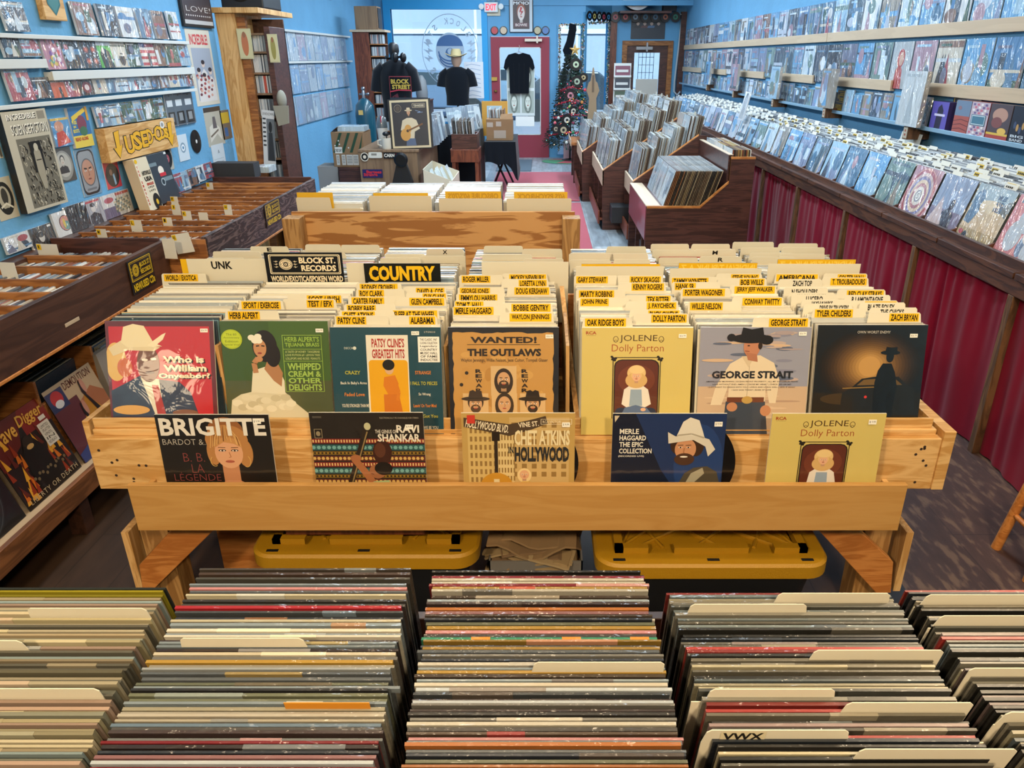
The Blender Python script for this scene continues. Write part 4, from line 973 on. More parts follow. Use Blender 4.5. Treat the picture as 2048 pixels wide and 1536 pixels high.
# larger cards standing up between the halves
def bigcard(px0, px1, yt, Y, zb, label, matn='manila', art=None, lean=0):
    p = onY(px0, yt, Y); q = onY(px1, yt, Y); w = q.x - p.x; h = p.z - zb
    o = MB().box(-w / 2, w / 2, 0, .002, 0, h, '#14161a').build('divider_card', matn, M=PL(((p.x + q.x) / 2, p.y, zb), 0, rad(lean)))
    T(o, label, 'divider card')
    if art:
        a = Art(w, h, .0003); art(a); b = MB(); a.into(b, -.0004); b.build('sign_face', 'paper', o)
    return o
bigcard(372, 545, 518, 2.486, .80, 'cream card lettered UNK beside the black eye logo sign', art=lambda a: a.text('UNK', .28, .03, .52, .13, '#1a1814', .03))
bigcard(360, 470, 518, 2.492, .85, 'yellow card edge showing behind the cream card with three letters', 'flat', art=lambda a: a.rect(0, 0, 1, 1, '#e0ae16'))
def sign_logo(a):
    a.rect(0, 0, 1, 1, '#101216'); cr = '#e2d2b0'; a.sy = .84
    a.rrect(.05, .03, .97, .35, .02, cr); a.rrect(.062, .042, .958, .338, .018, '#101216', 1); a.rrect(.07, .05, .95, .33, .015, cr); a.rrect(.077, .057, .943, .323, .015, '#101216')
    eye_logo(a, .265, .19, .085, cr, '#101216', asp=a.w / a.h)
    a.text('BLOCK ST.', .44, .075, .91, .175, cr, .04); a.text('RECORDS', .46, .20, .91, .30, cr, .04)
    a.text('WORLD/EXOTICA/SPOKEN WORD', .05, .375, .985, .475, cr, .04)
bigcard(527, 683, 505, 2.476, .84, 'black sign with an eye logo in a cream frame above world and spoken word records', 'flat', sign_logo)
bigcard(727, 880, 527, 2.476, .86, 'black card with large yellow letters reading COUNTRY', 'flat', lambda a: (a.rect(0, 0, 1, 1, '#12130f'), a.text('COUNTRY', .06, .04, .93, .31, '#e2b31c', .05)))
bigcard(692, 755, 526, 2.484, .84, 'cream card showing beside the black and yellow country sign')
bigcard(963, 1137, 524, 2.489, .84, 'wide blank cream card at the back of the wanted poster row')
bigcard(1152, 1328, 533, 2.489, .84, 'wide blank cream card at the back of the upright yellow cover row')
bigcard(1340, 1524, 537, 2.489, .84, 'wide blank cream card at the back of the clouded cowboy row')
bigcard(1537, 1722, 528, 2.489, .84, 'wide blank cream card at the back of the dark car cover row')
YM = '#d8a81a'
def ymir(t): return lambda a: (a.rect(0, 0, 1, 1, YM), a.text(t, .03, .03, .97, .16, '#e6c24a', .03, 0, True))
bigcard(1163, 1320, 528, 2.525, .86, 'yellow card edge behind the upright yellow cover row', 'flat', lambda a: a.rect(0, 0, 1, 1, YM))
bigcard(1358, 1515, 526, 2.525, .86, 'yellow card with reversed lettering behind the clouded cowboy row', 'flat', ymir('INDIE/ALT/PUNK A-Z'))
bigcard(1556, 1712, 519, 2.525, .86, 'yellow card with reversed lettering behind the dark car cover row', 'flat', ymir('INDIE/ALT/PUNK A-Z'))

# ---------------------------------------------------------------- under the table: totes and newspapers
def tote(name, x0, x1, y0, y1, label):
    r = empty(name, ((x0 + x1) / 2, (y0 + y1) / 2, 0), label, 'storage tote'); w = (x1 - x0) / 2; d = (y1 - y0) / 2
    def rr(w, d, rr_, z, n=6):
        out = []
        for cx, cy, a in ((w - rr_, d - rr_, 0), (-w + rr_, d - rr_, 90), (-w + rr_, -d + rr_, 180), (w - rr_, -d + rr_, 270)):
            for k in range(n + 1): out.append((cx + rr_ * math.cos(rad(a + 90 * k / n)), cy + rr_ * math.sin(rad(a + 90 * k / n)), z))
        return out
    b = MB(); b.loft([rr(w - .07, d - .07, .05, .0), rr(w - .03, d - .03, .05, .30)]); b.build('body', 'black_plastic', r, smooth=40)
    b = MB(); b.loft([rr(w, d, .07, .285), rr(w, d, .07, .325), rr(w - .008, d - .008, .065, .333), rr(w - .06, d - .06, .04, .333), rr(w - .065, d - .065, .04, .322)]); b.build('lid', 'yellow_plastic', r, smooth=35)
    b = MB()
    for xa, xb in ((-w + .06, -w + .16), (-w * .32, w * .32), (w - .16, w - .06)): b.box(xa, xb, -d + .06, -d + .085, .33, .352)
    for x in (-w + .06, w - .085): b.box(x, x + .025, -d + .06, d - .06, .33, .352)
    for k in range(-3, 4):
        for s in (-1, 1): b.tube([(max(-w + .08, min(w - .08, k * .18 - s * .22)), -d + .1, .324), (max(-w + .08, min(w - .08, k * .18 + s * .22)), d - .1, .324)], .006, 6)
    b.build('lid_rib', 'yellow_plastic', r)
    b = MB()
    for x in (-w + .07, 0, w - .07): b.box(x - .018, x + .018, -d + .022, -d + .034, .3332, .3338)
    b.build('lid_slot', 'black_plastic', r)
tote('storage_tote', -.887, -.193, 1.82, 2.32, 'black tote with yellow lid under the table, a wooden box on top')
tote('storage_tote', .16, .86, 1.775, 2.275, 'black tote with yellow lid under the table, nothing on top')
wb = empty('wooden_box', (-.56, 2.08, .353), 'flat brown wooden box lying on the yellow tote lid', 'box')
bx('body', 'mahogany', wb, -.23, .20, -.18, .17, 0, .085); bx('lid', 'mahogany', wb, -.235, .205, -.185, .175, .085, .10)
bx('plank_panel', 'brace_wood', empty('wooden_offcut', (-1.02, 2.2, 0), 'brown wooden panel standing on the floor between table leg and tote', 'panel'), -.13, .16, -.02, .02, 0, .46)
rn = random.Random(5)
nb = empty('newspaper_bin', (-.02, 2.05, 0), 'grey bin under the table heaped with old newspapers', 'bin')
part('body', mat('grey_plastic', '#6f6b66', .6), nb, lambda b: (b.box(-.15, .15, -.12, -.115, .0, .23), b.box(-.15, .15, .115, .12, 0, .23), b.box(-.15, -.145, -.12, .12, 0, .23), b.box(.145, .15, -.12, .12, 0, .23), b.box(-.15, .15, -.12, .12, 0, .01)))
for k in range(13):
    b = MB(); w, d = rn.uniform(.11, .15), rn.uniform(.09, .12); n = 8; a0 = rn.uniform(-.02, .02)
    top = []; vs = []
    for i in range(n + 1):
        for j in (0, 1):
            x = -w + 2 * w * i / n; vs.append((x, -d if j == 0 else d, a0 * math.sin(i * .8 + k) + .012 * math.sin(i * 1.1)))
    fs = [(2 * i, 2 * i + 2, 2 * i + 3, 2 * i + 1) for i in range(n)]
    b.add(vs, fs, rn.choice(['#8a7050', '#97805c', '#7a6248', '#a08a66']))
    o = b.build('newspaper', 'paper', M=PL((-.02 + rn.uniform(-.012, .012), 2.05 - rn.uniform(0, .02), .15 + k * .011), rn.uniform(-.25, .25)))
    o.modifiers.new('thick', 'SOLIDIFY').thickness = .007
    T(o, f'folded old newspaper, {nth(13 - k)} from the top of the heap under the table', 'newspaper', 'old newspapers under the table')
    if k == 12:
        a = Art(.2, .16, .0003); a.text('SATISFACTION', .1, .25, .9, .4, '#a03a2c', .03); bb = MB(); bb.M = Matrix.Translation((0, -.08, .012)) @ Matrix.Rotation(rad(-90), 4, 'X'); a.into(bb); bb.build('headline', 'paper', o)

# ---------------------------------------------------------------- foreground bins
fgb = empty('record_browser', (0, .65, 0), 'wooden record browser nearest the camera holding five rows of records', 'record bin')
fgb.location = (0, 0, 0)
bx('bin_floor', 'dark_board', fgb, -.9, .92, .30, 1.02, .62, .64); bx('back_board', 'dark_board', fgb, -.9, .92, 1.02, 1.04, .50, .80)
for x in (-.86, -.521, -.177, .168, .512, .87): bx('partition', 'dark_board', fgb, x - .005, x + .005, .32, 1.0, .64, .82)
for x in (-.88, .82):
    for y in (.34, .95): bx('leg', 'dark_board', fgb, x, x + .06, y, y + .06, 0, .62)
FG = [(-.865, -.534, -.832, -.489, .853, 'first', 'oldpaper'), (-.511, -.197, -.489, -.180, .895, 'second', 'mix'), (-.163, .149, -.151, .157, .892, 'third', 'mix'), (.179, .498, .195, .491, .847, 'fourth', 'dark'), (.523, .845, .52, .86, .853, 'fifth', 'dark')]
PALS = {'oldpaper': ['#b8a684', '#c9bd9c', '#a89878', '#8c8468', '#d0c4a4', '#9a9a86', '#7a7666', '#b59a86', '#bcb088', '#8fa0a0'],
        'mix': ['#2b2a2a', '#d6cbb0', '#b02830', '#b58f3a', '#c9c0aa', '#4a4642', '#8d8a82', '#e0d8c4', '#5f6468', '#b9c0c4', '#7c93a6', '#3a3f4a', '#c98a8a', '#dcd2bc', '#5c4a3a', '#6d7058', '#a3a8a8', '#b56e34', '#443634', '#d9cfae', '#93a0a6'],
        'dark': ['#2a2a28', '#34332f', '#6f6a5c', '#8e8a7c', '#a89e86', '#3f3c38', '#b23a34', '#55564f', '#c2b896', '#7d8a8c', '#2f3640', '#96807c']}
CN = {'#2b2a2a': 'black', '#d6cbb0': 'cream', '#b02830': 'red', '#c99a24': 'mustard', '#b9c0c4': 'silver', '#7c93a6': 'slate blue', '#3a3f4a': 'charcoal', '#c98a8a': 'pink', '#dcd2bc': 'ivory', '#5c4a3a': 'brown', '#6d7058': 'olive', '#a3a8a8': 'grey', '#c8752c': 'orange', '#443634': 'dark brown', '#d9cfae': 'pale cream', '#93a0a6': 'blue grey'}
def colname(c):
    r, g, b = C(c); mx, mn = max(r, g, b), min(r, g, b)
    if mx < .26: return 'black'
    if mx - mn < .09: return 'dark grey' if mx < .42 else 'grey' if mx < .68 else 'pale'
    if mx - mn < .2 and r >= b: return 'brown' if mx < .45 else 'beige' if mx < .75 else 'cream'
    if r == mx:
        if g > r * .72: return 'yellow' if b < .5 else 'cream'
        if g > r * .5: return 'orange'
        return 'pink' if b > .5 else 'red'
    return 'green' if g == mx else 'blue'
rs = random.Random(21)
for ci, (xa0, xa1, xb0, xb1, yfar, nm, pk) in enumerate(FG):
    pitch = .0063; y = yfar; k = 0; lean = -14
    while y > .505:
        f = (yfar - y) / (yfar - .575)
        x0 = xa0 + (xb0 - xa0) * f; x1 = xa1 + (xb1 - xa1) * f
        w = min(.317, x1 - x0) + rs.uniform(-.003, .002); cx = (x0 + x1) / 2 + rs.uniform(-.003, .003)
        col = rs.choice(PALS[pk])
        if pk == 'oldpaper' and k < 3: col = ('#2e3330', '#b7a71c', '#b7a71c')[k]
        if ci == 1 and k < 4: col = ('#4a423a', '#4d3c33', '#4b4841', '#8b98a0')[k]
        if ci == 2 and k in (0, 1, 2, 21): col = ('#24221f', '#3b2a26', '#b01f34')[k] if k < 3 else '#46b088'
        dkn = rs.uniform(.55, .85); col_ = tuple(v * dkn for v in C(col)); t = pitch * rs.uniform(.42, .72)
        zt = TP + rs.uniform(-.004, .003); ct = rad(lean + rs.uniform(-.04, .04))
        b = MB(); dk = tuple(v * .55 for v in C(col))
        hh = .315
        b.box(-w / 2, w / 2, 0, t, 0, hh, col_)
        # a strip of printed colour along the visible top edge
        if rs.random() < .38:
            xs = rs.uniform(-.4, .2) * w; b.box(xs, xs + rs.uniform(.1, .4) * w, -.0004, t + .0002, hh - rs.uniform(.006, .012), hh + .0003, tuple(.5 * u + .5 * v for u, v in zip(C(rs.choice(PALS[pk])), col_)))
        if ci == 2 and k == 21:
            for xx in (-.09, .03, .12): b.box(xx, xx + .025, -.0006, t + .0003, hh - .02, hh + .0005, '#d07a2c')
        o = b.build('record', 'paper' if pk == 'oldpaper' else 'edges', M=PL((cx, y - math.sin(ct) * hh, zt - math.cos(ct) * hh), rs.uniform(-.0005, .0005), ct))
        T(o, f'{colname(col)} record edge, {nth(k + 1)} from far end, {nm} row of nearest browser', 'record', 'records packed in the nearest browser')
        k += 1
        gap = pitch * rs.uniform(.8, 1.25)
        if ci == 1 and k < 4: gap = .0105
        y -= gap
FGT = [(0, 52, 290, 1217, None), (0, -120, 40, 1282, None), (0, -50, 195, 1378, None), (1, 358, 605, 1277, None), (2, 1068, 1330, 1325, None),
       (3, 1558, 1782, 1187, None), (3, 1382, 1615, 1209, None), (3, 1630, 1890, 1301, None), (3, 1422, 1672, 1379, None), (3, 1696, 1950, 1406, None), (3, 1415, 1700, 1461, 'VWX'), (3, 1722, 2038, 1499, None),
       (4, 1855, 2100, 1190, None), (4, 1882, 2130, 1232, None), (4, 1942, 2200, 1337, None), (4, 2015, 2260, 1425, None)]
cnt = {}
for c, x0, x1, yt, txt in FGT:
    Zt = TP + .02; p = onZ(x0, yt, Zt); q = onZ(x1, yt, Zt); cnt[c] = cnt.get(c, 0) + 1
    xl, xr = min(FG[c][0], p.x), max(FG[c][1], q.x)
    card(p.x - .02 if p.x - .02 > xl else xl, xr, Zt, p.y, TP - .29, -14, (p.x, q.x), .028, txt, ('cream divider card lettered VWX in the fourth row of the nearest browser' if txt else f'blank divider card, {nth(cnt[c])} from the far end, {FG[c][5]} row of the nearest browser'), 'divider cards in the nearest browser', lcol='#cfc3a0' if txt else None, lab_span=(.1, .42))
T(MB().box(-.05, .05, 0, .001, 0, .02, '#c9821c').build('divider_card', 'flat', M=PL((onZ(652, 1414, TP + .008).x, onZ(652, 1414, TP).y, TP - .008), 0, rad(-14))), 'small orange divider tab in the second row of the nearest browser', 'divider card')

# ---------------------------------------------------------------- plywood bin behind
ply = empty('plywood_record_bin', (0, 0, 0), 'plywood record bin with manila dividers, its back towards the pine table', 'record bin')
bx('back_panel', 'plywood', ply, -1.245, .163, 3.70, 3.72, .50, 1.0)
bx('post', 'fir', ply, -1.262, -1.178, 3.60, 3.70, 0, .985); bx('post', 'fir', ply, .10, .186, 3.60, 3.70, 0, .985)
bx('bin_floor', 'plywood', ply, -1.245, .163, 3.72, 4.50, .68, .70)
for x in (-1.245, .143): bx('side_panel', 'plywood', ply, x, x + .02, 3.72, 4.5, .5, .9)
for x in (-1.24, .08): bx('post', 'fir', ply, x, x + .08, 4.4, 4.48, 0, .68)
rs = random.Random(31)
for x0, x1 in ((-1.225, -.905), (-.885, -.57), (-.545, -.23), (-.20, .125)):
    pack(x0, x1, 3.80, 4.42, 1.03, .0125, -8, ['#d9d6cc', '#e6e4dc', '#c6c8c8', '#b7b0a0', '#a3a8ab', '#efece2'], rs)
MC = [(592, 722, 400, 'stepped blank manila divider beside the carved cd rack'), (737, 862, 392, 'blank manila divider, second from the carved cd rack'), (877, 1004, 397, 'blank manila divider, third from the carved cd rack'), (1013, 1143, 397, 'blank manila divider nearest the red rug')]
for (x0, x1, yt, lab) in MC:
    p = onY(x0, yt, 3.76); q = onY(x1, yt, 3.76); zt = p.z
    if 'stepped' in lab: card(p.x, q.x, zt + .012, 3.76, .74, -4, (p.x, p.x + .17), .055, None, lab + ' in the plywood bin', None)
    else: card(p.x, q.x, zt, 3.76, .74, -4, None, .03, None, lab + ' in the plywood bin', None)
for x0, x1, yt, t, lab in ((593, 665, 385, '', 'yellow card behind the stepped manila divider'), (746, 856, 386, '', 'plain yellow card behind the second manila divider'), (890, 1002, 383, "OBSCURE 60'S/70'S", 'yellow card with reversed lettering behind the third manila divider'), (1028, 1135, 384, "60'S PSYCH/ROCK", 'yellow card with reversed lettering behind the manila divider nearest the rug')):
    p = onY(x0, yt, 3.785); q = onY(x1, yt, 3.785); w = q.x - p.x; h = .25
    o = T(MB().box(-w / 2, w / 2, 0, .0015, 0, h, '#d8a81a').build('divider_card', 'flat', M=PL(((p.x + q.x) / 2, 3.785, p.z - h))), lab, 'divider card')
    if t:
        a = Art(w, h, .0003); a.text(t, .05, .03, .95, .15, '#b98a10', .03, 0, True); b = MB(); a.into(b, -.0003); b.build('lettering', 'flat', o)
# ================================================================ the long wall beside the cd racks
def wallitem(X, xl, yb, xr, yt, rz, thick=.012):
    """near bottom corner (xl, yb), far bottom corner at xr, top of the near edge at yt -> centre, width, height on the wall X"""
    p = onX(xl, yb, X); Y1 = Yat(X, p.z, xr); zt = Zat(p.y, yt)
    return (p.y + Y1) / 2, abs(Y1 - p.y), p.z, zt - p.z
RZL = rad(90); RZR = rad(-90)
PALW = ['#5b7f9c', '#8fb0c6', '#2f4356', '#b9c6cf', '#6a6f86', '#a04a55', '#3a5a4a', '#c9c3b4', '#22262e', '#7a5a4a', '#4a7fae', '#d4d7d8']
PALB = ['#6f9fc0', '#9cc2da', '#4b7696', '#c3d6e2', '#7f8fae', '#a88a98', '#6c8a86', '#dfe6ea', '#48606f', '#8c8578', '#5f9fce', '#b8c4d4', '#39485a']  # blue-greys put the plastic's blue reflections into the cover colour
def flatitem(name, X, q, label, cat, art=None, t=.012, matn='print', rz=RZL, lean=0.0, group=None, pal=PALW, seed=0, side='#c9ccd0', gap=0.0, n=6):
    yc, w, z, h = wallitem(X, *q, rz)
    off = t + gap + math.sin(rad(lean)) * h
    loc = (X + (off if rz > 0 else -off), yc, z)
    a = Art(w, h)
    if art: art(a)
    else: a.filler(random.Random(seed), pal, n)
    b = MB(); b.box(-w / 2, w / 2, 0, t, 0, h, side); a.into(b, 0)
    return T(b.build(name, matn, M=PL(loc, rz, rad(lean))), label, cat, group)
c3 = lambda t: tuple(v / 3 for v in t)
# white rails
def wrail(name, x0, x1, y0, y1, ypx, label, th=.014, dp=.034, X=WL, m='white_rail', lip=.004):
    """rail along a side wall from depth y0 to y1 with its top at height ypx"""
    r = empty(name, (X, (y0 + y1) / 2, ypx), label, 'shelf')
    s = 1 if X < 0 else -1
    bx('ledge', m, r, 0, s * dp, (y0 - y1) / 2, (y1 - y0) / 2, -th, 0); bx('front_lip', m, r, s * dp, s * (dp + .008), (y0 - y1) / 2, (y1 - y0) / 2, -th, lip)
    return r
zs1, zs2, zs3 = onX(80, 72, WL).z, onX(200, 141, WL).z, onX(200, 194, WL).z
wrail('picture_ledge', 0, 0, 2.6, Yat(WL, zs1, 366), zs1, 'white ledge, topmost of the three on the poster wall')
wrail('picture_ledge', 0, 0, Yat(WL, zs2, 86), Yat(WL, zs2, 376), zs2, 'white ledge, middle of the three on the poster wall', th=.036)
wrail('picture_ledge', 0, 0, 2.6, Yat(WL, zs2 + .02, 79), onX(40, 120, WL).z, 'short white ledge at the near end of the middle one on the poster wall', th=.034)
wrail('picture_ledge', 0, 0, 2.6, Yat(WL, zs3, 381), zs3, 'white ledge, lowest of the three on the poster wall')
def row(items, pos, h=None, seed=0, kind='cd case', nm='cd_case', matn='sleeve', group=None, lean=5, pals={}):
    for i, q in enumerate(items):
        flatitem(nm, WL, c3(q), f'{nth(i + 1)} {kind} from the near end of {pos}', 'cd', seed=seed + i, matn=matn, lean=lean, group=group, gap=.006, art=pals.get(i), t=.012)
G1 = 'cases on the white ledges'
row([(10, 185, 150, 0), (440, 208, 565, 5), (590, 215, 690, 20), (705, 222, 805, 35), (820, 228, 900, 45), (915, 232, 985, 60), (1005, 235, 1065, 65)], 'the topmost white ledge', seed=100, kind='shrink wrapped case', group=G1)
row([(2, 345, 110, 210), (112, 340, 218, 215)], 'the short white ledge', seed=120, kind='wrapped case', group=G1)
def flagart(a):
    a.rect(0, 0, 1, 1, '#cfc8bf')
    for k in range(4): a.rect(0, .08 + k * .25, 1, .2 + k * .25, '#b03844')
    a.rect(0, 0, .35, .22, '#3a4a86'); a.rect(.42, .45, .58, 1, '#4a525e')
def greenart(a): a.rect(0, 0, 1, 1, '#5fae4a'); a.rect(0, 0, 1, .2, '#cfd9e4'); a.poly([(.2, 1), (.15, .5), (.35, .25), (.8, .4), (.95, 1)], '#1e2a32'); a.ell(.38, .38, .1, .12, '#c7b4a4')
def redglow(a):
    a.rect(0, 0, 1, 1, '#2a3440')
    for x, y in ((.3, .35), (.7, .35), (.3, .75), (.7, .75)): a.ell(x, y, .14, .11, '#8a4238'); a.ell(x, y, .06, .05, '#d8704c')
def swirl(a):
    rn_ = random.Random(2); a.rect(0, 0, 1, 1, '#b0788c')
    for k in range(26): a.ell(rn_.uniform(.12, .88), rn_.uniform(.1, .9), rn_.uniform(.05, .12), rn_.uniform(.05, .1), rn_.choice(['#c97f8a', '#6a8ac0', '#d0b45a', '#7a4a9a', '#5a9a7a', '#c84a4a', '#d8d0d8']), 12)
row([(255, 418, 365, 220), (370, 412, 475, 228), (480, 410, 585, 235), (580, 407, 665, 238), (660, 405, 750, 240), (750, 402, 835, 245), (835, 400, 925, 250), (920, 397, 990, 250), (990, 400, 1065, 255), (1060, 395, 1125, 250)], 'the middle white ledge', seed=140, kind='wrapped case', group=G1, pals={0: swirl, 2: redglow, 3: greenart, 6: flagart})
def orange(a): a.rect(0, 0, 1, 1, '#b9bfc0'); a.rect(.02, .22, .98, 1, '#c65a34'); a.text('BOSTON', .1, .06, .85, .18, '#33363a', .02); a.poly([(.55, 1), (.52, .5), (.68, .45), (.72, 1)], '#1c1c22')
def dkred(a): a.rect(0, 0, 1, 1, '#1c191d'); a.ell(.55, .6, .3, .3, '#7a2a34'); a.ell(.55, .6, .15, .15, '#d8c8c4'); a.rect(.1, .15, .8, .2, '#c9c4c0')
row([(40, 610, 180, 400), (180, 595, 295, 465), (290, 590, 380, 470), (385, 583, 460, 465), (455, 575, 545, 455), (545, 565, 625, 455), (625, 560, 690, 450), (690, 553, 755, 450), (755, 545, 820, 445), (820, 540, 885, 440), (890, 535, 945, 440), (940, 530, 990, 440), (1000, 525, 1060, 435), (1060, 522, 1100, 432), (1100, 520, 1145, 430)], 'the lowest white ledge', seed=170, kind='case', group=G1, pals={2: orange, 4: dkred})
row([(565, 765, 645, 640), (645, 755, 720, 625), (720, 740, 795, 615), (795, 730, 845, 605), (845, 722, 910, 598), (910, 710, 975, 590)], 'the short row on the yellow lettered board', seed=200, kind='wrapped case', group='cases on the used cds board')
row([(20, 1530, 165, 1430), (175, 1500, 310, 1380), (320, 1430, 430, 1285), (400, 1400, 520, 1245), (500, 1365, 610, 1215), (585, 1330, 695, 1190), (665, 1300, 775, 1165), (985, 1185, 1030, 1075), (1020, 1170, 1085, 1055), (1070, 1150, 1125, 1040), (1120, 1120, 1175, 1020), (1170, 1095, 1215, 1000), (1215, 1075, 1265, 985)],
    'the row propped behind the racks', seed=230, kind='cd case', group='cd cases propped at the back of the racks',
    pals={1: lambda a: (a.rect(0, 0, 1, 1, '#2c2b2c'), a.ell(.45, .5, .12, .28, '#c9c4bc'), a.ell(.45, .4, .14, .14, '#1a1a1a'), a.rect(.8, .05, .95, .15, '#dedad2')), 2: lambda a: (a.rect(0, 0, 1, 1, '#d8d8d6'), a.ell(.55, .5, .3, .33, '#1f2230'), a.ell(.55, .5, .27, .3, '#c98a7a'), a.ell(.6, .6, .18, .18, '#5a8a8a'), a.ell(.5, .5, .06, .2, '#e0c25a')),
          3: lambda a: (a.rect(0, 0, 1, 1, '#22262b'), a.poly([(.3, .7), (.7, .7), (.5, .35)], '#343b42'), a.rect(.8, .03, .93, .12, '#e0ded8')), 4: lambda a: (a.rect(0, 0, 1, 1, '#a5a2a6'), a.rect(.05, .05, .9, .12, '#b8434a'), a.poly([(.2, 1), (.25, .6), (.5, .5), (.8, .65), (.85, 1)], '#33323a'), a.ell(.5, .35, .12, .16, '#d8cfc8'), a.ell(.5, .22, .13, .08, '#3a3436')),
          5: lambda a: (a.rect(0, 0, 1, 1, '#d4cdc8'), a.rect(0, .55, 1, 1, '#6a5f78'), a.ell(.6, .25, .25, .12, '#b0505a')), 6: lambda a: (a.rect(0, 0, 1, 1, '#b9ae9c'), a.rect(.05, .03, .95, .14, '#a8402c'), [a.ell(.15 + .1 * (k % 8), .3 + .1 * (k // 8), .05, .05, ['#8a7a5c', '#5f6a5a', '#c9b48a'][k % 3], 8) for k in range(48)])})
# three carded mugs on hooks
for i, q in enumerate([(1010, 765, 1060, 570), (1060, 755, 1115, 565), (1115, 745, 1170, 560)]):
    flatitem('carded_keepsake', WL, c3(q), f'{nth(i + 1)} blister card with a small mug, on a hook by the red lettered poster', 'gift', t=.006, matn='shrink', group='blister cards on hooks', gap=.004,
             art=lambda a: (a.rrect(0, 0, 1, 1, .1, '#566470', .4), a.rect(.15, .18, .8, .38, '#d0d8dc'), a.rect(.12, .55, .88, .95, '#15171a'), a.rect(.3, .6, .7, .85, '#8a8f92'), a.rect(.45, .03, .6, .06, '#1a1a1a')))
# yellow lettered board
yc, w, z, h = wallitem(WL, 610 / 3, 980 / 3, 1025 / 3, 775 / 3, RZL)
ub = empty('used_cds_sign', (WL + .05, yc, z), 'thick wooden board with puffy yellow lettering reading USED CDs between two arrows', 'sign', rz=RZL)
bx('board', 'pine', ub, -w / 2, w / 2, 0, .05, 0, h)
def usedart(a):
    for dc, e in (('#1c1a16', .012), ('#dba414', 0)):
        for x, s in ((.13, 1), (.90, 1)):
            a.poly([(x - .025 - e * .6, .14 - e), (x + .04 + e * .6, .10 - e), (x + .02 + e * .5, .56), (x + .055 + e, .53 - e), (x - .005, .92 + e * 2), (x - .06 - e, .60 - e), (x - .025 - e * .5, .60)][::-1], dc)
        bo = .075 if e else .035
        for t, x0, x1, y0, y1 in (('U', .22, .34, .30, .86), ('S', .335, .45, .22, .80), ('E', .45, .535, .24, .76), ('D', .535, .62, .22, .70), ('-', .612, .655, .40, .47), ('C', .645, .745, .17, .66), ('D', .74, .82, .20, .62), ('s', .80, .865, .28, .62)):
            a.text(t, x0 - e * .7, y0 - e * 2, x1 + e * .7, y1 + e * 2, dc, bo)
    a.ell(.79, .16, .035, .12, '#d9d8d4'); a.ell(.79, .16, .02, .07, '#8a8a88')
a = Art(w, h); usedart(a); b = MB(); a.into(b, -.0006); b.build('lettering', 'flat', ub)
# big black and white comic panel
yc, w, z, h = wallitem(WL, 40, 428, 122, 225, RZL)
def comic(a):
    rn_ = random.Random(12); a.rect(0, 0, 1, 1, '#b8b09c')
    a.text('INCREDIBLE', .107, .035, .747, .09, '#2a2724', .05); a.text('INCREDIBLE', .095, .028, .735, .083, '#ece6d6', .02)
    for t, x0, x1 in (('SCIENCE', .13, .55), ('FICTION', .57, .95)): a.text(t, x0 + .014, .137, x1 + .014, .237, '#2a2724', .04); a.text(t, x0, .13, x1, .23, '#e2dccb', .01)
    a.rect(.78, .02, .95, .1, '#8a8374'); a.rect(.17, .27, .95, .97, '#6e695c')
    for k in range(150):
        x, y = rn_.uniform(.2, .92), rn_.uniform(.29, .94); l = rn_.uniform(.02, .06); t = rn_.uniform(-1.2, 1.2)
        a.line([(x, y), (min(.94, x + l * math.cos(t)), min(.965, y + l * 1.2 * abs(math.sin(t)))), (min(.94, x + l * .4), min(.96, y + l))], rn_.uniform(.006, .02), rn_.choice(['#1d1b19', '#a89f8a', '#2b2825', '#b8b09c']))
    a.rect(.42, .31, .68, .62, '#1d1b19'); a.poly([(.47, .62), (.48, .42), (.55, .34), (.63, .42), (.64, .62), (.60, .80), (.52, .80)], '#9a927f'); a.ell(.555, .37, .05, .04, '#b8b09c'); a.line([(.5, .5), (.62, .5)], .01, '#1d1b19')
    for k in range(30): a.ell(.74 + .02 * (k % 6), .76 + .018 * (k // 6), .007, .006, '#1d1b19', 6)
o = T(MB().box(-w / 2, w / 2, 0, .03, 0, h, '#1a1b1e').build('comic_panel', 'print', M=PL((WL + .035, yc, z), RZL)), 'large black and white comic style panel with science fiction lettering', 'poster')
a = Art(w, h); comic(a); b = MB(); a.into(b, 0); b.build('print', 'paper', o)
flatitem('poster', WL, c3((5, 1330, 118, 1080)), 'torn cream poster with a black line drawing at the near end of the poster wall', 'poster', t=.002, matn='paper', art=lambda a: (a.rect(0, 0, 1, 1, '#b9ae94'), a.ell(.5, .5, .42, .4, '#26241f'), a.ell(.48, .48, .3, .28, '#a89e86'), a.ell(.5, .45, .16, .2, '#3a362e'), a.line([(.2, .7), (.5, .62), (.8, .75)], .05, '#d0c6ac'), a.ell(.5, .78, .2, .05, '#26241f')))
flatitem('poster', WL, c3((2, 950, 18, 870)), 'small cream print at the very near edge of the poster wall', 'poster', t=.002, matn='paper', art=lambda a: (a.rect(0, 0, 1, 1, '#b9ae94'), a.rect(.1, .1, .9, .9, '#5a554a')))
flatitem('book', WL, c3((320, 885, 425, 715)), 'wrapped storybook with a red and blue cover beside the comic panel', 'book', t=.015, matn='sleeve', art=lambda a: (a.rect(0, 0, 1, 1, '#4a8fc0'), a.ell(.4, .3, .25, .2, '#c98a6a'), a.poly([(.1, 1), (.2, .5), (.6, .45), (.9, .9)], '#c03a3a'), a.rect(0, 0, 1, .08, '#d8b03a')))
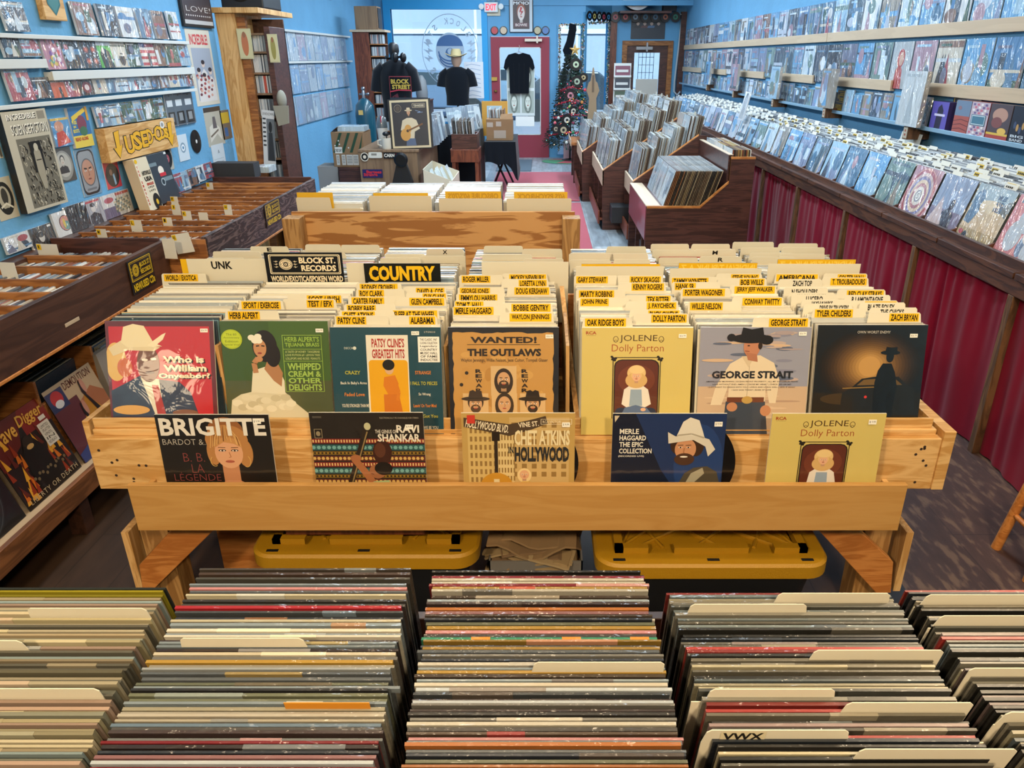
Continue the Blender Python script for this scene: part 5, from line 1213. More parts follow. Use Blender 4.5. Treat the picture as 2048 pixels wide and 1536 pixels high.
flatitem('book', WL, c3((440, 892, 550, 650)), 'blue and yellow storybook with lettering reading PUSS IN BOOTS', 'book', t=.015, art=lambda a: (a.rect(0, 0, 1, 1, '#2f6a9c'), a.rect(0, .7, 1, 1, '#d8bf4a'), a.poly([(.1, .22), (.85, .02), (.88, .12), (.12, .34)], '#d8b83a'), a.ell(.58, .42, .24, .22, '#7a3a4a'), a.ell(.6, .6, .2, .12, '#3a6a4a'), a.text('PUSS', .08, .32, .32, .41, '#e6d24a', .03), a.text('IN', .12, .44, .24, .50, '#e6d24a', .03), a.text('BOOTS', .06, .53, .36, .62, '#e6d24a', .03), a.text('READ', .08, .74, .36, .83, '#b0352a', .03), a.text('ALONG', .4, .74, .75, .83, '#b0352a', .03), a.rect(.88, 0, 1, .35, '#c8912a')))
def disc(a, ring, lab, bgc):
    a.rect(0, 0, 1, 1, bgc); a.ell(.5, .52, .45, .44, ring, 36)
flatitem('picture_disc', WL, c3((345, 1105, 460, 900)), 'clear sleeved grey disc with a portrait in a suit below the storybooks', 'record', t=.004, matn='shrink', art=lambda a: (disc(a, '#8f8d84', None, '#4c4a44'), a.ell(.5, .5, .36, .36, '#b3afa4', 30), a.face(.47, .36, .12, '#c9c2b4', '#2b2926', None, None, False, '#2a2a2a')))
def astro(a):
    a.rect(0, 0, 1, 1, '#6f94ac'); a.rrect(.05, .02, .95, .98, .2, '#15171a', .7); a.rrect(.1, .05, .9, .93, .2, '#8f9498', .7); a.ell(.5, .5, .36, .30, '#5c6064', 30); a.ell(.5, .5, .32, .27, '#b8866c', 30)
    for e in (-1, 1): a.ell(.5 + e * .13, .46, .06, .018, '#e8e0d6', 10); a.ell(.5 + e * .13, .46, .02, .018, '#20242a', 8); a.line([(.5 + e * .05, .42), (.5 + e * .2, .405)], .03, '#2a211c')
    a.line([(.5, .47), (.53, .56), (.47, .565)], .02, '#8a5c46'); a.ell(.5, .64, .09, .018, '#8a4a40', 12); a.rect(.25, .84, .75, .88, '#6a6e72')
flatitem('picture_disc', WL, c3((505, 1185, 610, 905)), 'shaped disc like a face in a silver space helmet', 'record', t=.004, matn='shrink', art=astro)
flatitem('picture_disc', WL, c3((645, 1140, 730, 980)), 'small red sleeve with a dark disc under the yellow lettered board', 'record', t=.004, matn='shrink', art=lambda a: (disc(a, '#2a2a2e', None, '#c23a44'), a.ell(.42, .4, .1, .12, '#8a6a5a'), a.poly([(.55, .9), (.5, .5), (.62, .45), (.66, .85)], '#8ab0c8')))
bxs = empty('record_box_set', (0, 0, 0), 'cream box set with red spine lettering and a drawn record below the yellow board', 'box set')
yc, w, z, h = wallitem(WL, 775 / 3, 1268 / 3, 853 / 3, 955 / 3, RZL)
bxs.matrix_world = PL((WL + .12, yc, z), RZL, rad(8)); 
bx('body', 'print', bxs, -w / 2, w / 2, 0, .06, 0, h, col='#cfc2a8')
a = Art(w, h); a.rect(0, 0, 1, 1, '#cfc2a8'); a.rect(0, 0, .2, 1, '#d6cab0')
for i, ch in enumerate('THE SINGLES'): a.text(ch, .06, .14 + i * .07, .15, .19 + i * .07, '#b23a2c', .04) if ch != ' ' else None
a.text('HITSVILLE', .3, .25, .95, .33, '#23211e', .04); a.text('USA', .35, .36, .9, .45, '#23211e', .05); a.text('SINGLES', .38, .48, .9, .53, '#b23a2c', .04); a.text('1959', .42, .55, .85, .59, '#23211e'); a.text('1971', .42, .62, .85, .66, '#23211e')
a.ell(.72, .87, .27, .17, '#1c1b1b', 30); a.ell(.72, .87, .09, .055, '#d0a42a'); a.ell(.12, .05, .1, .04, '#d8a81a'); b = MB(); a.into(b, 0); b.build('print', 'paper', bxs)
yc, w, z, h = wallitem(WL, 852 / 3, 1235 / 3, 985 / 3, 935 / 3, RZL)
kb = empty('record_box_set', (0, 0, 0), 'black slipcase with a small red and white figure emblem, leaning on the poster wall', 'box set')
kb.matrix_world = PL((WL + .10, yc, z), RZL, rad(8))
bx('body', 'print', kb, -w / 2, w / 2, 0, .05, 0, h, col='#1c2630')
a = Art(w, h); a.rect(.05, .17, .45, .24, '#6f7f86'); a.rect(.55, .5, .95, .58, '#6f7f86'); a.ell(.55, .35, .12, .09, '#d9cfc0'); a.rect(.45, .4, .72, .47, '#b8303a'); a.ell(.5, .58, .09, .08, '#9aa4a8'); a.ell(.5, .58, .06, .055, '#2a343c'); a.rect(.88, .02, .98, .06, '#dcdcd8'); b = MB(); a.into(b, 0); b.build('print', 'paper', kb)
flatitem('single_sleeve', WL, c3((985, 1030, 1045, 890)), 'grey sleeve holding a black single with a pink label', 'record', t=.003, matn='paper', art=lambda a: (a.rect(0, 0, 1, 1, '#a9a79c'), a.ell(.5, .5, .44, .44, '#23262b', 30), a.ell(.5, .5, .18, .18, '#c06a78'), a.ell(.5, .5, .03, .03, '#e6e6e6')))
flatitem('single_sleeve', WL, c3((1080, 972, 1140, 815)), 'white paper sleeve holding a single, beside the bare black disc', 'record', t=.003, matn='paper', art=lambda a: (a.rect(0, 0, 1, 1, '#c3ced6'), a.ell(.5, .5, .25, .2, '#7f95a6'), a.ell(.5, .5, .17, .13, '#d6dee4'), a.ell(.5, .5, .07, .06, '#3c6c94')))
yc, w, z, h = wallitem(WL, 1155 / 3, 925 / 3, 1212 / 3, 785 / 3, RZL)
b = MB(); b.M = Matrix.Rotation(rad(90), 4, 'X'); b.lathe([(.001, -.002), (h / 2, -.002), (h / 2, .002), (h * .2, .0025), (.001, .0025)], 36, '#101216')
o = T(b.build('record_disc', 'vinyl_disc', M=PL((WL + .005, yc, z + h / 2), RZL)), 'bare black disc pinned to the poster wall', 'record')
b = MB(); b.M = Matrix.Rotation(rad(90), 4, 'X'); b.lathe([(.001, .003), (.012, .003), (.012, .004), (.001, .004)], 12, '#d8d8d4'); b.build('pin', 'flat', o)
def redposter(a):
    a.rect(0, 0, 1, 1, '#c9c2b2'); a.text('INCREDIBLE!', .12, .06, .88, .2, '#b8323a', .03); a.rect(.12, .24, .92, .93, '#9aa0ac')
    for x, y in ((.3, .55), (.52, .45), (.5, .62), (.78, .55)):
        a.poly([(x - .14, .95), (x - .12, y + .12), (x, y + .06), (x + .12, y + .12), (x + .14, .95)], '#cfc9c4'); a.ell(x, y, .07, .045, '#cdb8ac'); a.ell(x, y - .025, .075, .03, '#3a3236')
    for k in range(24): a.ell(.2 + .62 * ((k * 37) % 100) / 100, .6 + .3 * ((k * 53) % 100) / 100, .05, .02, ['#9a4a4a', '#c99a8a', '#6a3a44'][k % 3], 8)
flatitem('poster', WL, c3((1185, 640, 1320, 170)), 'tall poster headed INCREDIBLE! in red with a group in pale coats', 'poster', t=.002, matn='paper', art=redposter)
yc, w, z, h = wallitem(WL, 1090 / 3, 155 / 3, 1270 / 3, -20, RZL)
fr = empty('framed_print', (WL + .02, yc, z), 'black framed dark print with thin white outline letters above the tall poster', 'picture frame', rz=RZL)
bx('frame', 'black_plastic', fr, -w / 2, w / 2, 0, .02, 0, h)
a = Art(w - .03, h - .03); a.rect(0, 0, 1, 1, '#3a3034'); a.rect(0, .86, 1, 1, '#b8b6b4'); a.text('LOVE!', .1, .38, .95, .56, '#d8d2cc', -.02)
for k in range(12): a.ell(.08 + .075 * k, .7, .02, .03, '#cfc9c4', 8)
b = MB(); b.M = Matrix.Translation((0, -.001, .015)); a.into(b); b.build('print', 'print', fr)
flatitem('poster', WL, c3((1255, 885, 1352, 650)), 'poster of a rider on a pale horse below the tall red lettered poster', 'poster', t=.002, matn='print', art=lambda a: (a.rect(0, 0, 1, 1, '#b3b0a2'), a.rect(0, 0, 1, .12, '#3a3632'), a.poly([(.15, .9), (.2, .5), (.5, .4), (.8, .55), (.85, .9), (.6, .7)], '#d6d2c6'), a.poly([(.4, .55), (.45, .25), (.6, .25), (.65, .55)], '#5a5a60'), a.line([(.2, .75), (.7, .6)], .05, '#6a6258')))
flatitem('calendar', WL, c3((1295, 1062, 1365, 875)), 'white calendar sheet hanging above the far end of the carved rack', 'calendar', t=.003, matn='paper', art=lambda a: (a.rect(0, 0, 1, 1, '#c6cdd2'), a.text('A', .45, .18, .62, .3, '#4a5560'), [a.rect(.12 + .11 * (k % 7), .45 + .1 * (k // 7), .17 + .11 * (k % 7), .48 + .1 * (k // 7), '#98a2a8') for k in range(28)]))
flatitem('flyer', WL, c3((1342, 840, 1395, 665)), 'small brown and yellow flyer beside the bookcase post', 'flyer', t=.002, matn='paper', art=lambda a: (a.rect(0, 0, 1, 1, '#7a6a5a'), a.rect(.1, .08, .9, .45, '#c8a83a'), a.rect(.25, .6, .6, .9, '#4a6a9a')))
yc, w, z, h = wallitem(WL, 240 / 3, 118 / 3, 370 / 3, -25, RZL)
pq = empty('wall_plaque', (WL + .03, yc, z), 'wooden plaque with a green glass insert hanging near the frame top', 'plaque', rz=RZL)
bx('board', 'pine', pq, -w / 2, w / 2, 0, .03, 0, h); a = Art(w * .6, h * .8); a.poly([(0, 0), (1, 0), (1, .55), (.5, 1), (0, .55)][::-1], '#3a6a68'); a.poly([(.1, 0), (.9, 0), (.9, .52), (.5, .9), (.1, .52)][::-1], '#4f807c'); b = MB(); b.M = Matrix.Translation((0, -.001, h * .15)); a.into(b); b.build('insert', 'glossy', pq)

# ---------------------------------------------------------------- cd racks
def cd_rack(name, X1, y0, y1, ztop, zbot, rows, label, board, divm, endm):
    r = empty(name, (0, 0, 0), label, 'cd rack')
    bx('front_board', board, r, X1 - .022, X1, y0, y1, zbot, ztop)
    bx('front_trim', 'brace_wood', r, X1 - .02, X1 + .003, y0, y1, zbot - .012, zbot)
    bx('back_rail', 'dark_board', r, WL + .005, WL + .075, y0, y1, ztop - .15, ztop - .015)
    bx('rack_floor', 'dark_board', r, WL + .005, X1 - .022, y0, y1, zbot + .012, zbot + .03)
    for yy in rows: bx('row_divider', divm, r, WL + .06, X1 - .022, yy - .008, yy + .008, zbot + .03, ztop - .008)
    bx('end_board', endm, r, WL + .03, X1 - .022, y1 - .018, y1, zbot, ztop + .012)
    for x in (WL + .02, X1 - .09):
        for y in (y0 + .05, y1 - .12): bx('leg', 'dark_board', r, x, x + .07, y, y + .07, 0, zbot)
    return r
NR = [1.40, 1.57, 1.74, 1.91, 2.08, 2.26, 2.442, 2.603, 2.776, 2.971, 3.152]
rk1 = cd_rack('cd_rack', -1.75, 1.3, 3.41, .925, .74, NR, 'dark fronted cd rack nearer the camera along the poster wall', 'dark_board', 'oak', 'walnut')
FRW = [3.57, 3.71, 3.85, 3.99, 4.13, 4.27, 4.41, 4.55, 4.69, 4.83, 4.97, 5.11]
rk2 = cd_rack('cd_rack', -1.57, 3.43, 5.25, .935, .755, FRW, 'longer dark cd rack with a carved front board, beside the wall box', 'carved_dark', 'oak', 'walnut')
bx('near_end_panel', 'oak', rk2, -1.76, -1.57, 3.42, 3.44, .60, .925)
bx('board_patch', 'pale_strip', rk1, -1.75, -1.7485, 2.57, 2.66, .792, .806)
# cds filed in the racks: individual cases in the nearer rows, the rest packed
CDC = ['#8f9aa0', '#b8bfc2', '#5a5f66', '#2b2e33', '#a39a8c', '#c9c4b8', '#6f7f8c', '#7a5248', '#97a7b2', '#d4d0c6', '#4a4f5a', '#8a8070']
CDS = MB(); rs = random.Random(41)
cdme = {}
def cd_case(i, M):
    if i not in cdme:
        b = MB(); b.box(-.0045, .0045, -.062, .062, 0, .125, CDC[i]); b.box(-.0046, .0046, -.056, .056, .119, .1253, tuple(min(1, v * 1.25) for v in C(CDC[i])))
        cdme[i] = b.mesh('cd_case', 'glossy')
    return link('cd_case', cdme[i], M)
def fill_row(ya, yb, x0, x1, z, single, rowname):
    x = x0; k = 0
    while x < x1:
        i = rs.randrange(len(CDC)); t = rs.uniform(-.22, .05)
        yc = (ya + yb) / 2
        M = PL((x, yc, z + rs.uniform(-.003, .003)), 0, 0, t)
        if single:
            k += 1
            T(cd_case(i, M), f'{colname(CDC[i])} cd case, {nth(k)} from the wall, {rowname} row of the nearer rack', 'cd', 'cd cases filed in the nearer rack')
        else:
            CDS.M = M; CDS.box(-.0045, .0045, -.052, .052, 0, .118, CDC[i]); CDS.M = Matrix.Identity(4)
        x += rs.uniform(.0105, .0125) * (1 if single else 1.1)
names = ['row nearest the camera', 'second row from the camera', 'third row from the camera', 'fourth row from the camera', 'fifth row from the camera', 'sixth row from the camera', 'row before the tall end board']
for k in range(4, len(NR)):
    ya = NR[k - 1]; yb = NR[k]
    vis = max(-2.22, onZ(-5, 600, .9).x * 0 - 2.22)
    fill_row(ya, yb, -2.215, -1.80, .770, True, nth(k - 3))
fill_row(NR[-1], 3.39, -2.215, -1.80, .770, False, '')
prev = 3.45
for yy in FRW + [5.23]:
    fill_row(prev, yy, -2.215, -1.61, .790, False, ''); prev = yy
o = CDS.build('packed_cds', 'glossy'); o['kind'] = 'stuff'; T(o, 'cd cases packed in the rows of the carved rack', 'cds')
# index cards in the racks
IDX = [(15, 470, 95, 'cream'), (595, 1395, 0, '')]
for i, (x, y, w, lab, lt) in enumerate([(12, 525, .07, 'white index card at the near edge of the nearer rack', ''), (92, 488, .10, 'long cream index card with a yellow letter sticker in the nearer rack', 'R'), (201, 458, .05, 'index card with a yellow M sticker in the carved rack', 'M'), (270, 440, .06, 'index card with a yellow L sticker in the carved rack', 'L'), (333, 435, .05, 'index card with a yellow I sticker in the carved rack', 'I'), (350, 409, .05, 'index card with a yellow letter in the carved rack, above the one marked L', 'J'), (372, 422, .05, 'index card with a yellow K sticker in the carved rack', 'K'), (405, 425, .05, 'plain index card bent over in the carved rack', ''), (347, 393, .045, 'index card near the black slipcase in the carved rack', 'F'), (454, 409, .045, 'index card far out in the carved rack beside the front board', 'H'), (418, 365, .045, 'index card in the far corner of the carved rack', 'A'), (365, 467, .09, 'tilted white index card with a barcode in the carved rack', '|||'), (335, 478, .06, 'white index card where the two cd racks meet', '')]):
    Z = .965 if y < 470 else .955
    p = onZ(x, y, Z); h = .09
    b = MB(); b.box(-w / 2, w / 2, 0, .001, 0, h, '#d9d6cc')
    o = b.build('index_card', 'paper', M=PL((p.x, p.y, Z - h), rad(-8), 0, rad(-10 if lt == '|||' else 0))); T(o, lab, 'index card')
    if lt:
        a = Art(.02, .025, .0004); a.rect(0, 0, 1, 1, '#e0b81e'); a.text(lt, .25, .2, .75, .8, '#2a2418', .03); b = MB(); b.M = Matrix.Translation((-w / 2 + .012, -.0005, h - .027)); a.into(b); b.build('letter_sticker', 'paper', o)
# the two black and yellow signs on the rack fronts
def cdsign(a):
    y = '#d8b422'; a.rect(0, 0, 1, 1, '#14161a'); a.frame(.06, .06, .94, .62, .022, y); a.frame(.09, .10, .91, .58, .01, y)
    eye_logo(a, .27, .34, .13, y, '#14161a', a.w / a.h); a.text('BLOCK ST.', .45, .17, .87, .31, y, .03); a.text('RECORDS', .45, .37, .87, .51, y, .03); a.text('NEW/USED CDs', .06, .70, .95, .93, y, .04)
for X, q, lab in ((-1.747, (252, 527, 299, 265, 590), 'black sign with yellow eye logo on the nearer rack front, about new and used CDs'), (-1.567, (527, 412, 557, 530, 457), 'black sign with yellow eye logo on the carved rack front')):
    p = onX(q[0], q[1], X); Y1 = Yat(X, p.z, q[2]); zb = onX(q[3], q[4], X).z; w = Y1 - p.y; h = p.z - zb + .01
    a = Art(w, h); cdsign(a); b = MB(); b.box(-w / 2, w / 2, 0, .002, 0, h, '#14161a'); a.into(b)
    T(b.build('rack_sign', 'print', M=PL((X + .003, (p.y + Y1) / 2, zb - .005), RZL)), lab, 'sign')

# ---------------------------------------------------------------- low shelf of records under the racks
ls = empty('low_record_shelf', (0, 0, 0), 'low wooden shelf under the cd racks holding crates of records', 'shelf')
bx('shelf_board', 'pale_strip', ls, -2.28, -1.75, .9, 5.2, .215, .235); bx('front_lip', 'shelf_lip', ls, -1.75, -1.73, .9, 5.2, .17, .255)
for y in (1.0, 2.4, 3.8, 5.0):
    bx('leg', 'dark_board', ls, -2.2, -2.13, y, y + .07, 0, .215); bx('leg', 'dark_board', ls, -1.83, -1.77, y, y + .06, 0, .17)
def lowrec(yc, fn, lab, lean=17, rz=RZL, x=-1.80, t=.004):
    th = rad(lean)
    r = T(MB().box(-.1575, .1575, 0, t, 0, .315, '#1d1c1e').build('album', 'print', M=PL((x, yc, .237), rz, th)), lab, 'record')
    a = Art(.315, .315); fn(a); b = MB(); a.into(b, -.0002); b.build('cover_print', 'shrink', r)
def cov_fire(a):
    a.rect(0, 0, 1, 1, '#1b1512'); a.rect(.55, 0, 1, .3, '#7a1f1a'); a.poly([(0, 0), (.6, 0), (.4, .35), (0, .5)], '#5a1d16')
    rn_ = random.Random(3)
    for k in range(40): x = rn_.choice([rn_.uniform(.04, .3), rn_.uniform(.6, .95)]); y = rn_.uniform(.2, .9); a.poly([(x - .03, y + .08), (x + .04, y + .08), (x + rn_.uniform(-.04, .04), y - .09)], rn_.choice(['#8a2f14', '#c2661c', '#d89a2c', '#5a2014']))
    a.poly([(.3, .9), (.32, .5), (.42, .35), (.5, .28), (.6, .36), (.68, .5), (.7, .9)], '#16120f'); a.ell(.5, .36, .08, .07, '#2a221c'); a.ell(.5, .42, .06, .03, '#c9a468', 10)
    for k in range(12): a.ell(.3 + .05 * k, .75 + .03 * math.sin(k * 2), .022, .02, '#6a5a42', 8)
    a.text('Grave', .03, .06, .45, .24, '#cf9a3c', .02, .2); a.text('Digger', .5, .05, .95, .22, '#cf9a3c', .02, .2); a.text('LIBERTY OR DEATH', .06, .90, .95, .96, '#b9a888', .0, 0, False, 0, 1.2)
    a.rect(.74, .27, .94, .56, '#d8d4ca')
    for i, t in enumerate(('LIMITED', 'SPLATTER', 'VINYL', 'IN', 'RED/BLACK')): a.text(t, .77, .30 + i * .05, .91, .335 + i * .05, '#2a2624')
    a.rect(.82, .2, .93, .25, '#d8d4ca')
def cov_shoe(a):
    a.rect(0, 0, 1, 1, '#b9a284'); a.rect(0, .25, .5, 1, '#5b2c36'); a.poly([(.45, 1), (.5, .35), (.8, .25), (1, .4), (1, 1)], '#a86a4a'); a.poly([(.4, .6), (.62, .3), (.8, .55), (.7, .8)], '#b8802c')
    a.rect(.0, .05, .33, .30, '#26355e'); a.ell(.17, .16, .11, .1, '#b03038'); a.ell(.17, .23, .08, .05, '#cfd3da')
    a.text('DEMOLITION', .36, .03, .93, .13, '#5a2c26', .01); rn_ = random.Random(5)
    for k in range(9): t = k * .7; a.poly([(.6 + .04 * math.cos(t + 1.5), .74 + .04 * math.sin(t + 1.5)), (.6 - .04 * math.cos(t + 1.5), .74 - .04 * math.sin(t + 1.5)), (.6 + .25 * math.cos(t), .74 + .2 * math.sin(t))], '#2a3a78')
    for x0, y0 in ((.44, .36), (.60, .12)): a.poly([(x0, y0 + .14), (x0 + .02, y0), (x0 + .08, y0 + .02), (x0 + .06, y0 + .2), (x0 + .16, y0 + .42), (x0 + .2, y0 + .5), (x0 + .1, y0 + .44)], '#16151a'); a.ell(x0 + .08, y0 + .08, .04, .1, '#c08a78', 12)
    a.poly([(0, .88), (.35, .80), (.3, 1), (0, 1)], '#33427c')
lowrec(2.02, lambda a: (a.rect(0, 0, 1, 1, '#17191c'), a.ell(.42, .55, .46, .46, '#24282c', 48), a.ring(.42, .55, .44, .44, .006, '#4a5258'), a.ring(.42, .55, .3, .3, .004, '#3a4046'), a.ell(.42, .55, .13, .13, '#30353a'), a.ell(.42, .55, .03, .03, '#c9c9c4'), a.line([(.6, .1), (.85, .2)], .01, '#8a8a86')), 'black record printed with a disc, nearest on the low shelf')
lowrec(2.36, cov_fire, 'record with a dark figure among flames and blackletter title on the low shelf')
lowrec(2.70, cov_shoe, 'tan and maroon record with a painted dancing leg on the low shelf')
cr = empty('record_crate', (0, 0, 0), 'oak record crate behind the painted leg record on the low shelf', 'crate')
bx('side_panel', 'oak', cr, -2.25, -1.88, 2.50, 2.515, .24, .60); bx('side_panel', 'oak', cr, -2.25, -1.88, 2.875, 2.89, .24, .60); bx('back_panel', 'oak', cr, -2.25, -2.235, 2.515, 2.875, .24, .56); bx('front_panel', 'oak', cr, -1.90, -1.885, 2.515, 2.875, .24, .50); bx('crate_floor', 'oak', cr, -2.235, -1.90, 2.515, 2.875, .24, .25)
T(MB().box(-.17, .17, 0, .03, 0, .33, '#9a948c').build('record_box_set', 'print', M=PL((-1.82, 3.05, .237), RZL, rad(8))), 'plain grey box beside the crate on the low shelf', 'box set')
rs = random.Random(43)
for y0, y1, x0, x1 in ((1.95, 2.45, -2.2, -1.93), (2.52, 2.87, -2.2, -1.94), (2.95, 3.35, -2.2, -1.90), (3.4, 4.6, -2.2, -1.85)):
    yy = y0
    while yy + .3 < y1 + .02:
        x = x0
        while x < x1:
            slab_into(STUFF, PL((x, yy + .16, .252), RZL, rad(-3)), .31, .006, .315, rs.choice(['#2a3038', '#3c4650', '#6a7684', '#a89e88', '#20242a', '#8a8474', '#4a5a70'])); x += .011
        yy += .33
# ---------------------------------------------------------------- bookcase of cds jutting from the wall
bk = empty('cd_bookcase', (0, 0, 0), 'tall pine and dark wood bookcase of cds where the poster wall ends', 'bookcase')
YB = 5.8
bx('post', 'pine_upright', bk, -2.30, -2.16, YB, YB + .55, 0, 1.985); bx('inner_post', 'oak', bk, -2.16, -2.10, YB + .02, YB + .06, 0, 1.96); bx('side_panel', 'walnut', bk, -1.97, -1.93, YB, YB + .35, 0, 1.90)
bx('back_panel', 'dark_board', bk, -2.16, -1.93, YB + .33, YB + .35, 0, 1.96)
bx('top_board', 'pine_upright', bk, -2.31, -1.98, YB - .03, YB + .75, 1.985, 2.02)
for k, z in enumerate((.62, .83, 1.0, 1.14, 1.30, 1.46, 1.60, 1.74, 1.86)): bx('shelf', 'cabinet_wood', bk, -2.16, -1.95, YB + .05, YB + .33, z - .015, z)
rs = random.Random(44)
for z in (.83, 1.0, 1.14, 1.30, 1.46, 1.60, 1.74):
    x = -2.10
    while x < -1.985:
        c = rs.choice(['#9aa6b0', '#6d7a86', '#c6ccd0', '#4d5660', '#aab4ba', '#d6d8d8']) if not (abs(z - 1.46) < .01 and -2.05 < x < -2.03) else '#c0503c'
        STUFF.box(x, x + .008, YB + .07, YB + .2, z, z + .118, c); x += .0095
sp = empty('loudspeaker', (-2.14, YB + .3, 2.02), 'black loudspeaker on top of the bookcase, cut by the frame', 'speaker')
bx('cabinet', 'black_plastic', sp, -.14, .16, -.2, .2, 0, .3, bevel=.01); part('cone', 'dark_metal', sp, lambda b: (setattr(b, 'M', Matrix.Translation((0, -.2, .14)) @ Matrix.Rotation(rad(90), 4, 'X')), b.lathe([(.1, .002), (.09, .006), (.03, .0), (.01, .004)], 24)))
for (x0, y0, x1, y1, Y, lab, cl) in ((472, 57, 508, 118, YB - .02, 'bagged action toy in orange hanging on the bookcase post', '#b0663a'), (533, 68, 560, 125, YB - .02, 'bagged green and gold toy hanging on the dark bookcase side', '#8a8440')):
    p = onY(x0, y0, Y); q = onY(x1, y1, Y); w = q.x - p.x; h = p.z - q.z
    b = MB(); b.box(-w / 2, w / 2, 0, .01, 0, h, '#b9b48c'); a = Art(w, h); a.rect(.05, .05, .95, .95, '#c2bd92'); a.ell(.5, .5, .25, .4, cl); a.ell(.5, .2, .12, .1, '#8a5a3a'); a.into(b)
    T(b.build('bagged_toy', 'shrink', M=PL(((p.x + q.x) / 2, Y, q.z))), lab, 'toy')
p = onY(512, 220, YB - .02); q = onY(552, 330, YB - .02); w = q.x - p.x; h = p.z - q.z
b = MB(); b.box(-w / 2, w / 2, 0, .002, 0, h, '#c9ced2'); a = Art(w, h); a.rect(0, 0, 1, 1, '#c9ced2'); a.text('UNKNOWN', .05, .04, .95, .09, '#2c3036'); a.rect(.35, .15, 1, .92, '#6a727a'); a.ell(.65, .3, .14, .1, '#2a2e33'); a.poly([(.4, .92), (.5, .4), (.8, .4), (.95, .92)], '#33383e')
for k in range(7): a.rect(.05, .14 + k * .08, .3, .17 + k * .08, '#3a3f46')
a.into(b); T(b.build('poster', 'paper', M=PL(((p.x + q.x) / 2, YB - .02, q.z), 0, 0, rad(6))), 'narrow grey poster of a standing person hanging on the bookcase shelves', 'poster')
hk = empty('cap', (-1.90, YB - .02, 1.42), 'grey cap hanging on the dark side of the bookcase', 'cap')
part('crown', mat('cap_cloth', '#8b8a7e', .9), hk, lambda b: b.ball((0, 0, 0), .065, 14, sc=(.5, .8, 1)), smooth=60); part('brim', 'cap_cloth', hk, lambda b: b.prism([(-.03, -.18), (.05, -.16), (.06, -.04), (-.05, -.04)], -.06, -.05))
T(MB().box(-.1, .1, 0, .16, 0, .04, '#b9c9cf').build('cd_box', 'sleeve', M=PL((-2.05, 5.45, .945))), 'glinting pile of wrapped cds at the far end of the carved rack', 'cd')
bx2 = T(MB().box(-.17, .12, -.06, .06, 0, .10, '#2a2d31').build('cardboard_tray', 'flat', M=PL((-2.12, 5.36, .93))), 'dark tray behind the far end of the carved rack', 'tray')
# ================================================================ the curtained bench and the long record wall
bench = empty('record_bench', (0, 0, 0), 'long dark wood record bench with wine red curtains along the record wall', 'record bin')
XB, YB0, YB1 = 2.02, 1.7, 13.2
bx('top_rail', 'bench_wood', bench, XB - .005, XB + .035, YB0, YB1, .765, .835, bevel=.004)
bx('bench_floor', 'bench_wood', bench, XB + .035, WR - .005, YB0, YB1, .80, .822)
bx('bin_front', 'bench_wood', bench, XB + .02, XB + .04, YB0, YB1, .835, .905)
bx('back_strip', 'bench_wood', bench, WR - .03, WR - .005, YB0, YB1, .822, 1.0)
PIT = .335; B0 = 2.40
nb = 31
for k in range(nb + 1):
    y = B0 + PIT * k
    part('bin_divider', 'bench_wood', bench, lambda b, y=y: (setattr(b, 'M', Matrix.Rotation(0, 4, 'Z')), b.add([(XB + .04, y - .006, .822), (XB + .04, y + .006, .822), (WR - .03, y + .006, .822), (WR - .03, y - .006, .822), (XB + .04, y - .006, .90), (XB + .04, y + .006, .90), (WR - .03, y + .006, 1.08), (WR - .03, y - .006, 1.08)],
         [(0, 1, 2, 3), (7, 6, 5, 4), (0, 4, 5, 1), (1, 5, 6, 2), (2, 6, 7, 3), (3, 7, 4, 0)])))
    if k % 2 == 0: bx('front_cap', 'bench_wood', bench, XB - .012, XB + .022, y + .004, y + 2 * PIT - .008, .835, .862)
posts = [2.05, 3.065, 3.97, 4.98, 5.98, 6.98, 7.98, 8.98, 10.0, 11.0, 12.0, 13.1]
for y in posts: bx('post', 'post_wood', bench, XB - .005, XB + .035, y - .02, y + .02, 0, .765)
def curtain(b, y0, y1, ph):
    n = 90; m = 10; vs = []; fs = []
    for j in range(m + 1):
        z = .765 - .757 * j / m; g = min(1, .25 + j * .12)
        for i in range(n + 1):
            u = i / n; y = y0 + (y1 - y0) * u
            amp = .005 * math.sin(u * 74 + 3 * math.sin(u * 5 + ph)) * max(0, 1.05 - g) + .012 * g * math.sin(u * 22 + 3 * math.sin(u * 4 + ph * 2) + .12 * j) + .006 * math.sin(u * 39 + 3 * math.sin(u * 7 + ph) + .25 * j) * (.4 + .6 * math.sin(u * 5 + ph) ** 2)
            vs.append((XB + .022 + amp, y, z))
    for j in range(m):
        for i in range(n):
            a = j * (n + 1) + i; fs.append((a, a + 1, a + n + 2, a + n + 1))
    b.add(vs, fs, '#7a0c26')
for k in range(len(posts) - 1):
    o = part('curtain', 'red_curtain', None, lambda b: curtain(b, posts[k] + .022, posts[k + 1] - .022, k * 1.7), smooth=180)
    T(o, f'wine red gathered curtain, {nth(k + 1)} from the near end of the curtained bench', 'curtain', 'curtains under the bench')
